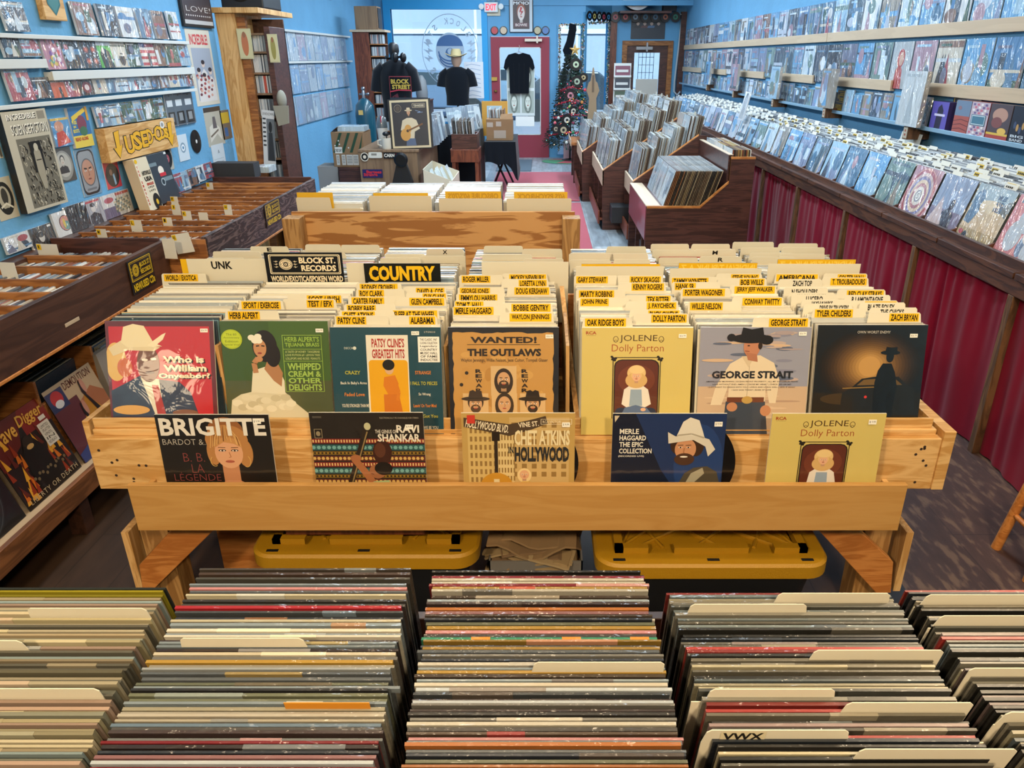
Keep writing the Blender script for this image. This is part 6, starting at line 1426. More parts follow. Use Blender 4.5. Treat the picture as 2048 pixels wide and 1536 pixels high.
# bench records: the front sleeve of every bin stands leaning back towards the wall
def cov_rings(a):
    a.rect(0, 0, 1, 1, '#b0848e')
    for r_, c in ((.62, '#8a4a5a'), (.54, '#d3a49c'), (.47, '#a85a62'), (.41, '#c9b4b0'), (.35, '#7f7aa0'), (.29, '#d8c2a8'), (.23, '#a87078'), (.17, '#ddd6cc'), (.11, '#8a8a98'), (.08, '#dcdcd6')): a.ell(.5, .5, min(r_, .49), min(r_, .49), c, 40)
    a.text('S', .47, .45, .53, .55, '#4a4a52')
def cov_beach(a):
    a.rect(0, 0, 1, 1, '#c9b494'); a.rect(0, 0, 1, .32, '#9fb2bc'); a.ell(.6, .3, .38, .1, '#d8c6a4'); a.poly([(.02, .6), (.05, .15), (.2, .06), (.3, .2), (.26, .32), (.3, .4), (.2, .62)], '#5a7a98'); a.rect(0, .68, 1, .8, '#a8946c'); a.rect(0, .8, 1, 1, '#857a5c'); a.poly([(.7, .3), (.98, .12), (.98, .4)], '#6a6a64')
    for i, t in enumerate(('MILES', 'AND', 'MILES')): a.text(t, .62, .10 + .09 * i, .82, .17 + .09 * i, '#3a5a80', .03)
    a.ell(.22, .85, .07, .12, '#26303a'); a.ell(.1, .76, .06, .04, '#b0505a')
def cov_face_red(a): a.rect(0, 0, 1, 1, '#aeb6ba'); a.poly([(.25, 1), (.3, .6), (.5, .45), (.62, .6), (.7, 1)], '#b04a42'); a.ell(.48, .35, .18, .2, '#b0443e'); a.ell(.5, .36, .11, .15, '#d8b09a')
def cov_silhou(a):
    a.rect(0, 0, 1, 1, '#8d9db8'); a.rect(0, .55, 1, 1, '#7a7086'); a.poly([(.35, 1), (.4, .6), (.55, .5), (.75, .6), (.8, 1)], '#2b2e3e'); a.ell(.6, .45, .07, .09, '#2b2e3e'); a.poly([(.02, .9), (.25, .35), (.5, .8)], '#c9b8b8')
BN = {3: (cov_beach, 'record with a head in profile over a beach, in the curtained bench'), 4: (cov_silhou, 'lilac record with a dark silhouette, in the curtained bench'), 5: (cov_rings, 'pink record with concentric rings, in the curtained bench'),
      2: (lambda a: (a.filler(random.Random(77), ['#b9c4d0', '#8aa0c0', '#c9868c', '#e0dcd8', '#6a7f9c'], 7)), 'record with a striped red and blue cover cut by the frame, in the curtained bench')}
rs = random.Random(51)
TABS_FAR = MB()
STK = MATS['sleeve']
for k in range(nb):
    y0 = B0 + PIT * k; yc = y0 + PIT / 2; full = rs.random() < .8
    xf = XB + .055; n_in = 15; th = 16
    M = PL((xf, yc, .835), RZR, rad(th))
    b = MB(); a = Art(.315, .315)
    if k in BN: BN[k][0](a); lab = BN[k][1]
    else:
        a.filler(random.Random(300 + k), PALB, 6); lab = f'wrapped record fronting the {nth(k + 1)} bin from the near end of the curtained bench'
    b.box(-.1575, .1575, 0, .004, 0, .315, '#3a3d44'); a.into(b, -.0002)
    T(b.build('album', 'sleeve', M=M), lab, 'record', 'front records of the curtained bench')
    x = xf + .012
    while x < WR - .16:
        slab_into(STUFF, PL((x, yc + rs.uniform(-.004, .004), .83 + (x - xf) * .1), RZR, rad(th)), .313, .004, .315 + rs.uniform(-.003, .003), rs.choice(['#3a3d42', '#7a8086', '#b9c0c4', '#d0d4d2', '#c3c8c6', '#8a8f92'])); x += .014 if k < 14 else .022
    # tabs of the divider cards
    m = 10 if k < 10 else 7
    for j in range(m):
        x = xf + .03 + j * (WR - .20 - xf) / m + rs.uniform(-.01, .01)
        ty = yc + rs.choice([-.08, .0, .08]) + rs.uniform(-.02, .02)
        z0 = .83 + (x - xf) * .1; h = .335
        b = MB(); b.prism([(-.155, 0), (.155, 0), (.155, h - .028), (yc - ty + .05, h - .028), (yc - ty + .05, h), (yc - ty - .05, h), (yc - ty - .05, h - .028), (-.155, h - .028)], 0, .0012, '#d6d6cc')
        if rs.random() < .7:
            a = Art(.09, .02, .0004); a.rect(0, 0, .8, 1, rs.choice(['#cfb04a', '#d6d6d0', '#b9a35a'])); 
            for q in range(4): a.rect(.08 + q * .17, .3, .2 + q * .17, .75, '#3a3830')
            b.M = Matrix.Translation((yc - ty, 0, h - .025)); a.into(b, -.0002); b.M = Matrix.Identity(4)
        if k >= 16:
            TABS_FAR.M = PL((x, yc, z0), RZR, rad(th)); TABS_FAR.add(b.v, b.f, '#d6d6cc'); TABS_FAR.M = Matrix.Identity(4)
            continue
        o = b.build('divider_card', 'paper', M=PL((x, yc, z0), RZR, rad(th)))
        T(o, f'cream divider card, {nth(j + 1)} from the curtain, {nth(k + 1)} bin of the curtained bench', 'divider card', 'divider cards of the curtained bench')
o = TABS_FAR.build('packed_divider_cards', 'paper'); o['kind'] = 'stuff'; T(o, 'divider cards crowding the street end of the curtained bench', 'divider cards')
b = MB(); b.box(-.15, .15, 0, .002, 0, .36, '#c9ccc6'); a = Art(.3, .36, .0003); a.text('SOUL', .25, .02, .6, .08, '#5a6064', .02); a.into(b, -.0002)
T(b.build('divider_card', 'paper', M=PL((2.47, Yat(2.47, 1.22, 1806), .875), RZR, rad(10))), 'taller cream card lettered SOUL below the glinting loose sleeve', 'divider card')
# zebra striped bag thing standing up among the far records of the bench
b = MB(); b.box(-.10, .10, 0, .01, 0, .28, '#dcdfe2'); a = Art(.2, .28); a.rect(.02, .02, .98, .98, '#d9dde0')
for k in range(5): a.line([(.1 + .18 * k, .95), (.3 + .12 * k, .6), (.25 + .14 * k, .3), (.45 + .05 * k, .05)], .05, '#2e3238')
a.into(b, -.0003); T(b.build('striped_print', 'sleeve', M=PL((2.08, Yat(2.08, 1.2, 1482), 1.10), RZR, rad(12))), 'black and white striped print standing among the bench records', 'print')

# ---- the record wall: two board rails, sleeves standing behind them
def wr(name, m, y0, y1, z0, z1, label, x0=WR - .035, x1=WR - .02):
    r = empty(name, (0, 0, 0), label, 'shelf')
    bx('rail_board', m, r, x0, x1, y0, y1, z0, z1); bx('rail_floor', m, r, x1, WR - .001, y0, y1, z0, z0 + .015)
wr('record_rail', 'pale_strip', 2.9, 7.35, 1.828, 1.902, 'pale board rail, upper, nearer half, on the record wall')
wr('record_rail', 'pale_strip', 7.36, 14.7, 1.828, 1.902, 'pale board rail, upper, half towards the street, on the record wall')
for i, (y0, y1) in enumerate([(2.9, Yat(WR, 1.5, 1842)), (Yat(WR, 1.5, 1790), Yat(WR, 1.5, 1672)), (Yat(WR, 1.5, 1632), Yat(WR, 1.5, 1557)), (Yat(WR, 1.5, 1532), Yat(WR, 1.5, 1476)), (Yat(WR, 1.5, 1455), Yat(WR, 1.5, 1419)), (Yat(WR, 1.5, 1404), 14.7)]):
    wr('record_rail', 'pale_strip', y0, y1, 1.473, 1.547, f'pale board rail, lower, {nth(i + 1)} piece from the near end of the record wall')
WA = {(1, 9): cov_face_red, (1, 3): lambda a: (a.filler(random.Random(5), ['#5c86b4', '#7fb0cf', '#9a7fa8', '#cfe0ea', '#3a5a8a'], 6))}
LPME = {}
def wall_lp(rowi, k, y, z, lab, thick=.006):
    M = PL((WR - .018, y, z), RZR, rad(1.2))
    if (rowi, k) in WA: 
        a = Art(.312, .312); WA[(rowi, k)](a)
    else:
        a = Art(.312, .312); a.filler(random.Random(rowi * 50 + k + 900), PALB if rs.random() < .75 else PALW, 6)
    b = MB(); b.box(-.156, .156, 0, .005, 0, .312, '#a9b4bc'); a.into(b, -.0001)
    T(b.build('album', 'sleeve', M=M), lab, 'record', 'sleeved records on the record wall')
for rowi, z, nm in ((0, 1.845, 'upper'), (1, 1.492, 'lower')):
    y = 3.15; k = 0
    while y < 14.6:
        k += 1
        wall_lp(rowi, k, y, z, f'wrapped record, {nth(k)} from the near end of the {nm} rail on the record wall')
        y += .327 + rs.uniform(0, .012)
# small items on the metal rail below
rl = empty('picture_rail', (0, 0, 0), 'pale blue metal rail under the lower board rail of the record wall', 'shelf')
bx('ledge', mat('blue_metal', '#8fb4cc', .35, metal=.3), rl, WR - .09, WR, 2.8, 14.6, 1.262, 1.275, bevel=.003); bx('front_lip', 'blue_metal', rl, WR - .095, WR - .088, 2.8, 14.6, 1.262, 1.287)
def c_dune(a): a.rect(0, 0, 1, 1, '#6a7f98'); a.rect(0, .45, 1, 1, '#a0524a'); [a.line([(0, .62 + .12 * k), (.5, .55 + .13 * k), (1, .6 + .14 * k)], .02, '#5a2e34') for k in range(4)]; a.ell(.3, .22, .12, .06, '#8a6a74')
def c_check(a):
    a.rect(0, 0, 1, 1, '#b9a9b4'); [a.rect(.08 + .22 * i + .1 * (j % 2), .04 + .08 * j, .2 + .22 * i + .1 * (j % 2), .1 + .08 * j, ['#6a5a8a', '#c06a80', '#e0dcdc'][(i + j) % 3]) for i in range(4) for j in range(12) if not 3 < j < 8]; a.rect(.1, .36, .9, .66, '#46748a'); a.frame(.15, .39, .85, .63, .02, '#cfdbe0')
def c_show(a): a.rect(0, 0, 1, 1, '#4a4048'); a.ell(.5, .3, .35, .2, '#b08a7a'); a.ell(.4, .5, .25, .15, '#7a4a4a'); a.rect(0, .78, 1, .84, '#d0b04a'); a.rect(0, .84, 1, 1, '#a0403a'); a.ell(.7, .72, .2, .09, '#d9b45a')
def c_night(a): a.rect(0, 0, 1, 1, '#141d2e'); [a.ell(.2 + .13 * k, .5 + .06 * (k % 3), .06, .1, '#b08a50' if k % 2 else '#3a4a6a', 10) for k in range(6)]; a.text('BIG', .1, .75, .7, .82, '#c9d4dc', .02); a.text('BAND', .1, .85, .7, .92, '#c9d4dc', .02)
def c_purple(a): a.rect(0, 0, 1, 1, '#5a52a8'); a.poly([(.3, 1), (.32, .6), (.38, .2), (.55, .08), (.72, .3), (.66, 1)], '#1e1f3a'); a.rect(.2, .42, .85, .5, '#c9c6e0')
y = 3.02; k = 0
special = {}
SM = [(2012, 2055, c_night, 'navy box set with amber figures, nearest on the metal rail'), (1968, 2010, c_show, 'box set with a gold emblem on the metal rail'), (1931, 1966, c_check, 'box set of coloured blocks around a blue panel on the metal rail'), (1901, 1930, c_dune, 'box set with red dunes on the metal rail'), (1856, 1887, c_purple, 'small purple box set on the metal rail')]
for i, (xa, xb, fn, lab) in enumerate(SM):
    Xf = WR - .088 if i != 4 else WR - .09; ya = Yat(Xf, 1.28, xb); yb = Yat(Xf, 1.28, xa); 
    if ya > yb: ya, yb = yb, ya
    w = yb - ya; h = .19 if i != 4 else .17
    t = .06 if i != 4 else .08; 
    b = MB(); b.box(-w / 2, w / 2, 0, t, 0, h, ['#131c2a', '#4a4248', '#7a2e34', '#7a4a48', '#2c2460'][i]); a = Art(w, h); fn(a); a.into(b, -.0001)
    T(b.build('box_set', 'print', M=PL((WR - .086, (ya + yb) / 2, 1.2755), RZR)), lab, 'box set', 'box sets on the metal rail')
ya, yb = Yat(WR - .03, 1.3, 1942), Yat(WR - .03, 1.3, 1893)
def funk(a):
    y_ = '#cfae2a'; a.rect(0, 0, 1, 1, '#16181a'); a.frame(.05, .06, .95, .56, .02, y_); eye_logo(a, .24, .31, .12, y_, '#16181a', a.w / a.h); a.text('BLOCK ST.', .42, .12, .92, .28, y_, .03); a.text('RECORDS', .42, .34, .92, .50, y_, .03); a.text('FUNK/SOUL', .04, .66, .96, .95, y_, .04)
w = abs(ya - yb) + .03; b = MB(); b.box(-w / 2, w / 2, 0, .003, 0, .2, '#16181a'); a = Art(w, .2); funk(a); a.into(b, -.0001)
T(b.build('rail_sign', 'shrink', M=PL((WR - .02, (ya + yb) / 2 - .01, 1.285), RZR)), 'black and yellow sign about funk and soul behind the metal rail', 'sign')
y = Yat(WR - .05, 1.28, 1850); k = 0
while y < 14.4:
    k += 1; w = rs.uniform(.15, .185); h = rs.choice([.17, .18, .185, .15])
    xp = y
    b = MB(); b.box(-w / 2, w / 2, 0, .012, 0, h, '#8f9aa4'); a = Art(w, h)
    if k in (9,): funk(a)
    else: a.filler(random.Random(700 + k), PALB, 5)
    a.into(b, -.0001)
    T(b.build('single_sleeve', 'sleeve' if k % 3 else 'print', M=PL((WR - .05, y + w / 2, 1.2755), RZR, rad(3))), f'small wrapped sleeve, {nth(k)} from the purple box set along the metal rail' if k != 9 else 'black and yellow lettered sign far along the metal rail', 'record', 'small sleeves on the metal rail')
    y += w + rs.uniform(.012, .05)
# loose sleeves hung in front of the lower rail, each over a wooden peg block
for i, (xa, xb, yt, yb_) in enumerate([(1792, 1844, 142, 234), (1633, 1668, 137, 210), (1535, 1557, 133, 201), (1457, 1476, 128, 183), (1406, 1420, 123, 172)]):
    X = 2.44; ya = Yat(X, 1.4, xb); yb2 = Yat(X, 1.4, xa); zt = Zat((ya + yb2) / 2, yt); w = .312; yc = (ya + yb2) / 2
    zb = zt - .312 if i else zt - .34
    b = MB(); b.box(-w / 2, w / 2, 0, .03, 0, zt - zb, '#9c9a92'); a = Art(w, zt - zb); a.filler(random.Random(820 + i), ['#c3ccd0', '#d8e0e2', '#aab6bc'] if i == 0 else PALB, 4); a.into(b, -.0001)
    T(b.build('album', 'sleeve', M=PL((X, yc, zb), RZR, rad(2))), ('large glinting loose sleeve' if i == 0 else f'loose wrapped sleeve, {nth(i + 1)} from the near end,') + ' hung before the lower wall rail', 'record', 'loose sleeves before the lower rail')
    pg = empty('peg_block', (X + .05, yc, zb - .03), f'wooden wall block under the {nth(i + 1)} loose sleeve from the near end', 'bracket')
    bx('block', 'post_wood', pg, -.04, WR - X - .05, -.035, .035, -.055, .028)
    part('outlet_face', 'flat', pg, lambda b: (setattr(b, 'M', Matrix.Translation((-.041, 0, -.012)) @ Matrix.Rotation(rad(-90), 4, 'Z')), b.box(-.028, .028, 0, .001, -.035, .035, '#a9a08e'), b.box(-.01, .01, -.001, 0, .006, .02, '#8a4a3a'), b.box(-.01, .01, -.001, 0, -.02, -.006, '#8a4a3a')))

# ================================================================ stepped record units in the aisle
def stepped_unit(name, y0, y1, x0, tiers, ztop0, label, endpanel):
    r = empty(name, (0, 0, 0), label, 'record bin')
    dx, dz = .145, .095; xe = x0 + dx * tiers + .12
    prof = [(x0, .30), (xe, .0), (xe, ztop0 + dz * (tiers - 1) - .02), (xe - .12, ztop0 + dz * (tiers - 1) - .02), (x0 + .12, ztop0 - .18), (x0, ztop0 - .30)]
    prof = [(x0 + .02, 0), (xe, 0), (xe, ztop0 + dz * (tiers - 1) - .17), (xe - .10, ztop0 + dz * (tiers - 1) - .17), (x0 + .10, ztop0 - .24), (x0, ztop0 - .31)]
    for y in (y0, y1 - .02):
        part('end_panel', 'walnut', r, lambda b, y=y: b.prism(prof, y, y + .02), bevel=.002)
    part('end_trim', 'brace_wood', r, lambda b: b.add([(x0, y0 - .002, ztop0 - .315), (x0 + .10, y0 - .002, ztop0 - .245), (xe - .10, y0 - .002, ztop0 + dz * (tiers - 1) - .175), (x0, y0 + .022, ztop0 - .30), (x0 + .10, y0 + .022, ztop0 - .23), (xe - .10, y0 + .022, ztop0 + dz * (tiers - 1) - .16)], [(0, 1, 4, 3), (1, 2, 5, 4)]))
    bx('front_board', 'pale_strip', r, x0, x0 + .018, y0, y1, ztop0 - .46, ztop0 - .30)
    bx('kick_shelf', 'mahogany', r, x0 - .02, x0 + .3, y0 + .02, y1 - .02, .10, .125); bx('kick_front', 'mahogany', r, x0 - .03, x0 - .012, y0 + .02, y1 - .02, .06, .2)
    bx('inner_panel', 'dark_board', r, x0 + .3, x0 + .315, y0 + .02, y1 - .02, .0, ztop0 - .3)
    yy = y0 + .5
    while yy < y1 - .3: bx('upright', 'walnut', r, x0, x0 + .3, yy, yy + .02, .0, ztop0 - .3); yy += .7
    for t in range(tiers): bx('tier_floor', 'walnut', r, x0 + .02 + dx * t, x0 + dx * (t + 1) + .1, y0 + .02, y1 - .02, ztop0 + dz * t - .33, ztop0 + dz * t - .315)
    n = int((y1 - y0 - .04) / .33)
    for t in range(tiers):
        for k in range(n):
            yc = y0 + .19 + k * (y1 - y0 - .06) / n; xf = x0 + .03 + dx * t; zb = ztop0 + dz * t - .315
            if t == 0 and endpanel and k == 0: continue
            th = rad(9)
            b = MB(); b.box(-.155, .155, 0, .004, 0, .312, '#b9c4c8'); a = Art(.31, .312); a.filler(random.Random(int(y0 * 100) + t * 40 + k), ['#b9c8d0', '#ccd8dc', '#a3b5c0', '#dde4e4', '#8f9ca6', '#b9b4b0'], 4); a.into(b, -.0001)  # pale cover colours carry painted glare of the plastic
            T(b.build('album', 'sleeve', M=PL((xf, yc, zb), RZR, th)), f'wrapped record, {nth(t + 1)} tier up, {nth(k + 1)} along, {label.split(",")[0]}', 'record', 'front records of the stepped units')
            x = xf + .011
            m = rs.randrange(11, 13)
            for q in range(m): slab_into(STUFF, PL((x, yc + rs.uniform(-.003, .003), zb), RZR, th), .31, .0045, .312 + rs.uniform(-.004, .002), rs.choice(['#c3cdd0', '#dfe4e2', '#8a7a66', '#5a4638', '#b9b2a2', '#6a5a4a', '#9aa4a8'])); x += .0105
            if rs.random() < .5: slab_into(STUFF, PL((xf + .06, yc + rs.uniform(-.05, .05), zb), RZR, th), .09, .002, .345, '#b8b09a')
    return r
stepped_unit('stepped_record_unit', 7.22, 7.93, .86, 4, .925, 'stepped unit behind the walnut counter, low front towards the rug', False)
stepped_unit('stepped_record_unit', 7.97, 9.65, .63, 5, .925, 'middle stepped unit, low front towards the runner rug', False)
stepped_unit('stepped_record_unit', 9.68, 11.08, .50, 5, .92, 'stepped unit nearest the christmas tree, low front towards the rug', False)
# the nearest unit with the walnut end panel
nu = empty('record_counter', (0, 0, 0), 'walnut ended record counter nearest the camera in the aisle by the bench', 'record bin')
Y0, Y1 = 6.0, 7.2
PR = [(.84, 0), (1.67, 0), (1.67, .985), (1.478, .985), (1.478, .80), (1.266, .605), (.84, .605)]
part('end_panel', 'walnut', nu, lambda b: b.prism(PR, Y0, Y0 + .025), bevel=.002); part('end_panel', 'walnut', nu, lambda b: b.prism(PR, Y1 - .025, Y1), bevel=.002)
def edge_strip(b):
    pts = PR[2:] 
    for (xa, za), (xb, zb) in zip(pts, pts[1:]):
        b.add([(xa, Y0 - .002, za - .012), (xb, Y0 - .002, zb - .012), (xb, Y0 - .002, zb + .004), (xa, Y0 - .002, za + .004), (xa, Y0 + .027, za + .004), (xb, Y0 + .027, zb + .004)], [(0, 1, 2, 3), (3, 2, 5, 4)])
part('edge_strip', 'brace_wood', nu, edge_strip)
bx('front_board', mat('rosy_laminate', '#7c3a44', .35, coat=.4), nu, .835, .855, Y0 + .02, Y1, .33, .605)
bx('front_ledge', 'pale_strip', nu, .835, .95, Y0 + .02, Y1, .6, .612); bx('bin_floor', 'walnut', nu, .95, 1.66, Y0 + .025, Y1 - .025, .58, .6)
bx('step_board', 'walnut', nu, 1.462, 1.478, Y0 + .02, Y1, .6, 1.0); bx('step_ledge', 'pale_strip', nu, 1.462, 1.5, Y0 + .02, Y1, 1.0, 1.006); bx('back_board', 'walnut', nu, 1.652, 1.67, Y0 + .02, Y1, 0, .985); bx('step_floor', 'walnut', nu, 1.478, 1.652, Y0 + .02, Y1, .78, .8)
for yy in (6.45, 6.85): bx('upright', 'walnut', nu, .87, 1.4, yy, yy + .02, 0, .58)
for k in range(3):
    yc = Y0 + .20 + k * .335; x = .975; j = 0; th = rad(17)
    b = MB(); b.box(-.155, .155, 0, .004, 0, .29, '#b9c4c8'); a = Art(.31, .29); a.filler(random.Random(555 + k), ['#a9bac4', '#c6d2d6', '#8fa3b0', '#b8bcc0', '#7c8a94'], 4); a.into(b, -.0001)
    T(b.build('album', 'sleeve', M=PL((x, yc, .602), RZR, th)), f'wrapped record at the front of the low bin, {nth(k + 1)} from the walnut end panel', 'record', 'front records of the walnut counter')
    x += .011
    while x < 1.36:
        c = rs.choice(['#7a4a2c', '#8a5a38', '#2c2420']) if x < 1.06 else rs.choice(['#2a2622', '#6a5540', '#8a7352', '#4a3a2c', '#9a8668', '#5a4a3a'])
        slab_into(STUFF, PL((x, yc, .602), RZR, th), .31, .006, .29, c)
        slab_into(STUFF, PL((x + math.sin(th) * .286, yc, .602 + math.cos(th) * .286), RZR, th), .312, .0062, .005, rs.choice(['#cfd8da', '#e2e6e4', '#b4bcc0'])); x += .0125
    x = 1.50
    b = MB(); b.box(-.155, .155, 0, .004, 0, .24, '#b9c4c8'); a = Art(.31, .24); a.filler(random.Random(655 + k), ['#a9bac4', '#c6d2d6', '#8fa3b0', '#b8bcc0'], 3); a.into(b, -.0001)
    T(b.build('album', 'sleeve', M=PL((x - .008, yc, .802), RZR, 0)), f'wrapped record in the raised step, {nth(k + 1)} from the walnut end panel', 'record', 'front records of the walnut counter')
    while x < 1.64: slab_into(STUFF, PL((x, yc, .802), RZR, 0), .31, .006, .235, rs.choice(['#8a4a30', '#c0a868', '#2a2622', '#d8d4c8', '#6a5540', '#b08a4a'])); x += .0105
for k in range(3):
    b = MB(); b.box(-.155, .155, 0, .003, 0, .31, '#a8505e'); a = Art(.31, .31); a.rect(.02, .02, .98, .98, ['#a06a78', '#b0808c', '#9a5a68'][k]); a.rect(.1, .3, .6, .33, '#c9a0a8'); a.into(b, -.0001)
# shelf contents under the units
for (x, y, lab) in ((.72, 7.9, 'dark boxed set on the low kick shelf of the middle stepped unit'), (.9, 6.6, 'dark carrying case on the floor under the walnut counter'), (.7, 8.9, 'black case on the kick shelf further along the middle stepped unit')):
    T(MB().box(-.1, .1, -.2, .2, 0, .16, '#1d2024').build('storage_case', 'flat', M=Matrix.Translation((x + .1, y, .127 if x < .8 else .002))), lab, 'case')
# stool
st = empty('wooden_stool', (1.875, 2.215, 0), 'wooden stool by the wine red curtains, only one leg in the frame', 'stool')
part('seat', 'brace_wood', st, lambda b: b.lathe([(.01, .60), (.13, .60), (.135, .615), (.13, .63), (.01, .632)], 28), smooth=40)
for dx, dy in ((-1, 1), (1, 1), (-1, -1), (1, -1)):
    s_ = .155 if dx < 0 else .12
    part('leg', 'brace_wood', st, lambda b, dx=dx, dy=dy, s_=s_: b.tube([(dx * s_, dy * .10, 0), (dx * .08, dy * .06, .60)], .018, 12, r1=.015), smooth=60)
part('rung', 'brace_wood', st, lambda b: b.tube([(-.135, .085, .16), (-.135, -.085, .16)], .010, 8), smooth=60); part('rung', 'brace_wood', st, lambda b: b.tube([(-.13, .082, .22), (.105, .082, .22)], .010, 8), smooth=60)
# ================================================================ the second stretch of the blue wall: racks of sleeved records
for i, (z, nm) in enumerate(((1.985, 'top strip'), (1.655, 'lower strip'))):
    wrail('picture_ledge', 0, 0, 7.9, 12.2, z, f'thin white strip, {"upper" if i == 0 else "lower"}, on the wall of wrapped records past the bookcase', th=.018, dp=.03, X=WL2, lip=.006)
rs = random.Random(61)
for r_, (z, nm) in enumerate(((1.665, 'top'), (1.31, 'second'), (.965, 'third'), (2.42, 'card'))):
    if nm == 'card':
        for k, y in enumerate((9.3, 10.5, 11.3)):
            b = MB(); b.box(-.15, .15, 0, .006, 0, .25, '#7fa8c8'); a = Art(.3, .25); a.filler(random.Random(80 + k), ['#7fb0d8', '#a9c8de', '#5a90c0'], 3); a.into(b)
            T(b.build('album', 'sleeve', M=PL((WL2 + .012, y, 2.42), RZL)), f'wrapped record cut by the frame top, {nth(k + 1)} along from the bookcase', 'record', 'sleeves high on the wall')
        continue
    y = 8.05 if r_ == 0 else (8.7 if r_ == 1 else 8.75); k = 0
    while y < 12.0:
        k += 1
        b = MB(); b.box(-.157, .157, 0, .01, 0, .315, '#aebac2'); a = Art(.314, .315); a.filler(random.Random(r_ * 40 + k), ['#8fb0d0', '#a9bccb', '#b9c4cc', '#9aa8bc', '#c6d0d6', '#8f9cae', '#b7aebc'], 3); a.into(b, -.0001)
        T(b.build('album', 'sleeve', M=PL((WL2 + .02, y, z), RZL, rad(2))), f'wrapped record, {nth(k)} from the bookcase in the {nm} row past it', 'record', 'sleeves past the bookcase'); y += .343
p2_ = empty('cd_bookcase', (0, 0, 0), 'narrow brown bookcase of cds beside the display window', 'bookcase')
YP = 11.6
bx('side_panel', 'mahogany', p2_, -2.69, -2.46, YP, YP + .03, 0, 2.03); bx('back_panel', 'dark_board', p2_, -2.69, -2.25, YP + .28, YP + .3, 0, 2.03); bx('top_board', 'pale_strip', p2_, -2.72, -2.22, YP - .03, YP + .4, 2.03, 2.06)
for z in (.7, .9, 1.08, 1.24, 1.40, 1.56, 1.72, 1.88):
    bx('shelf', 'oak', p2_, -2.46, -2.25, YP + .02, YP + .28, z - .015, z)
    x = -2.45
    while x < -2.27: STUFF.box(x, x + .012, YP + .05, YP + .18, z, z + .12, rs.choice(['#b9c6cc', '#8a98a4', '#d4dadb', '#6a7680', '#c08a80'])); x += .014
s2 = empty('loudspeaker', (-2.46, YP + .15, 2.06), 'brown wooden loudspeaker on top of the narrow bookcase by the window', 'speaker')
bx('cabinet', 'cabinet_wood', s2, -.18, .14, -.13, .16, 0, .30, bevel=.006); bx('grille', 'black_plastic', s2, .14, .15, -.11, .14, .02, .28)
cyl = empty('gas_cylinder', (-2.45, 10.9, 0), 'teal gas cylinder with a chrome valve in front of the narrow bookcase', 'gas cylinder')
part('tank', 'teal_steel', cyl, lambda b: b.lathe([(.01, .0), (.13, .0), (.135, .03), (.135, 1.0), (.12, 1.10), (.06, 1.17), (.03, 1.19), (.01, 1.19)], 28), smooth=40)
part('valve', 'metal', cyl, lambda b: (b.lathe([(.022, 1.19), (.022, 1.27), (.01, 1.30)], 12), b.tube([(-.06, 0, 1.24), (.06, 0, 1.24)], .012, 8), b.ball((.06, 0, 1.24), .022, 8), b.ball((0, 0, 1.31), .028, 8)), smooth=50)
part('tag', 'paper', cyl, lambda b: b.box(-.06, .0, -.14, -.136, .98, 1.04, '#d8b46a'))
# cardboard box on the dark cabinet behind
dcab = empty('dark_cabinet', (0, 0, 0), 'dark cabinet carrying the striped cardboard box', 'cabinet')
bx('body', 'walnut', dcab, -2.2, -1.93, 8.25, 8.8, .02, .61); bx('plinth', 'dark_board', dcab, -2.18, -1.94, 8.27, 8.78, 0, .02); bx('door', 'walnut', dcab, -2.19, -1.94, 8.235, 8.25, .06, .58)
T(MB().box(-2.44, -2.22, 8.3, 8.6, 0, .62).build('storage_box', mat('grey_carton', '#8f8a84', .8), bevel=.004), 'grey box standing on the floor against the blue wall by the striped carton', 'box')
crt = empty('cardboard_box', (-2.085, 8.5, .611), 'cardboard box with green diagonal stripes and a label reading 2ND DAY', 'box')
w, h = .34, .36
bx('body', 'cardboard', crt, -.17, .17, -.2, .2, 0, h, bevel=.003)
def stripes(a):
    for k in range(4):
        x = .02 + k * .26; a.poly([(x, .58), (x + .09, .58), (x + .33, .02), (x + .24, .02)], '#2f4a38')
    a.rect(.08, .42, .31, .60, '#ddd8cc'); a.text('2ND DAY', .095, .47, .295, .56, '#2a2a2a', .03)
    for x0, x1 in ((.10, .20), (.27, .39), (.42, .62), (.63, .8)):
        a.rect(x0, .64, x1, .94, '#c9c4ba')
        for q in range(5): a.rect(x0 + .02, .68 + q * .045, x1 - .02, .695 + q * .045, '#55504a')
    for x, y in ((.2, .22), (.22, .32), (.5, .42), (.08, .36)): a.rect(x, y, x + .04, y + .04, '#d8d4ca')
a = Art(w, h); stripes(a); b = MB(); b.M = Matrix.Translation((0, -.2005, 0)); a.into(b); b.build('printing', 'paper', crt)
part('flap', 'cardboard', crt, lambda b: b.add([(-.17, -.2, h), (-.10, -.2, h + .05), (-.1, .2, h + .05), (-.17, .2, h)], [(0, 1, 2, 3)]))
T(MB().box(-.13, .16, -.12, .12, 0, .05, '#b9cdd6').build('wrapped_bundle', 'sleeve', M=Matrix.Translation((-2.07, 8.5, .612 + h + .001))), 'glinting wrapped bundle on top of the striped cardboard box', 'bundle')
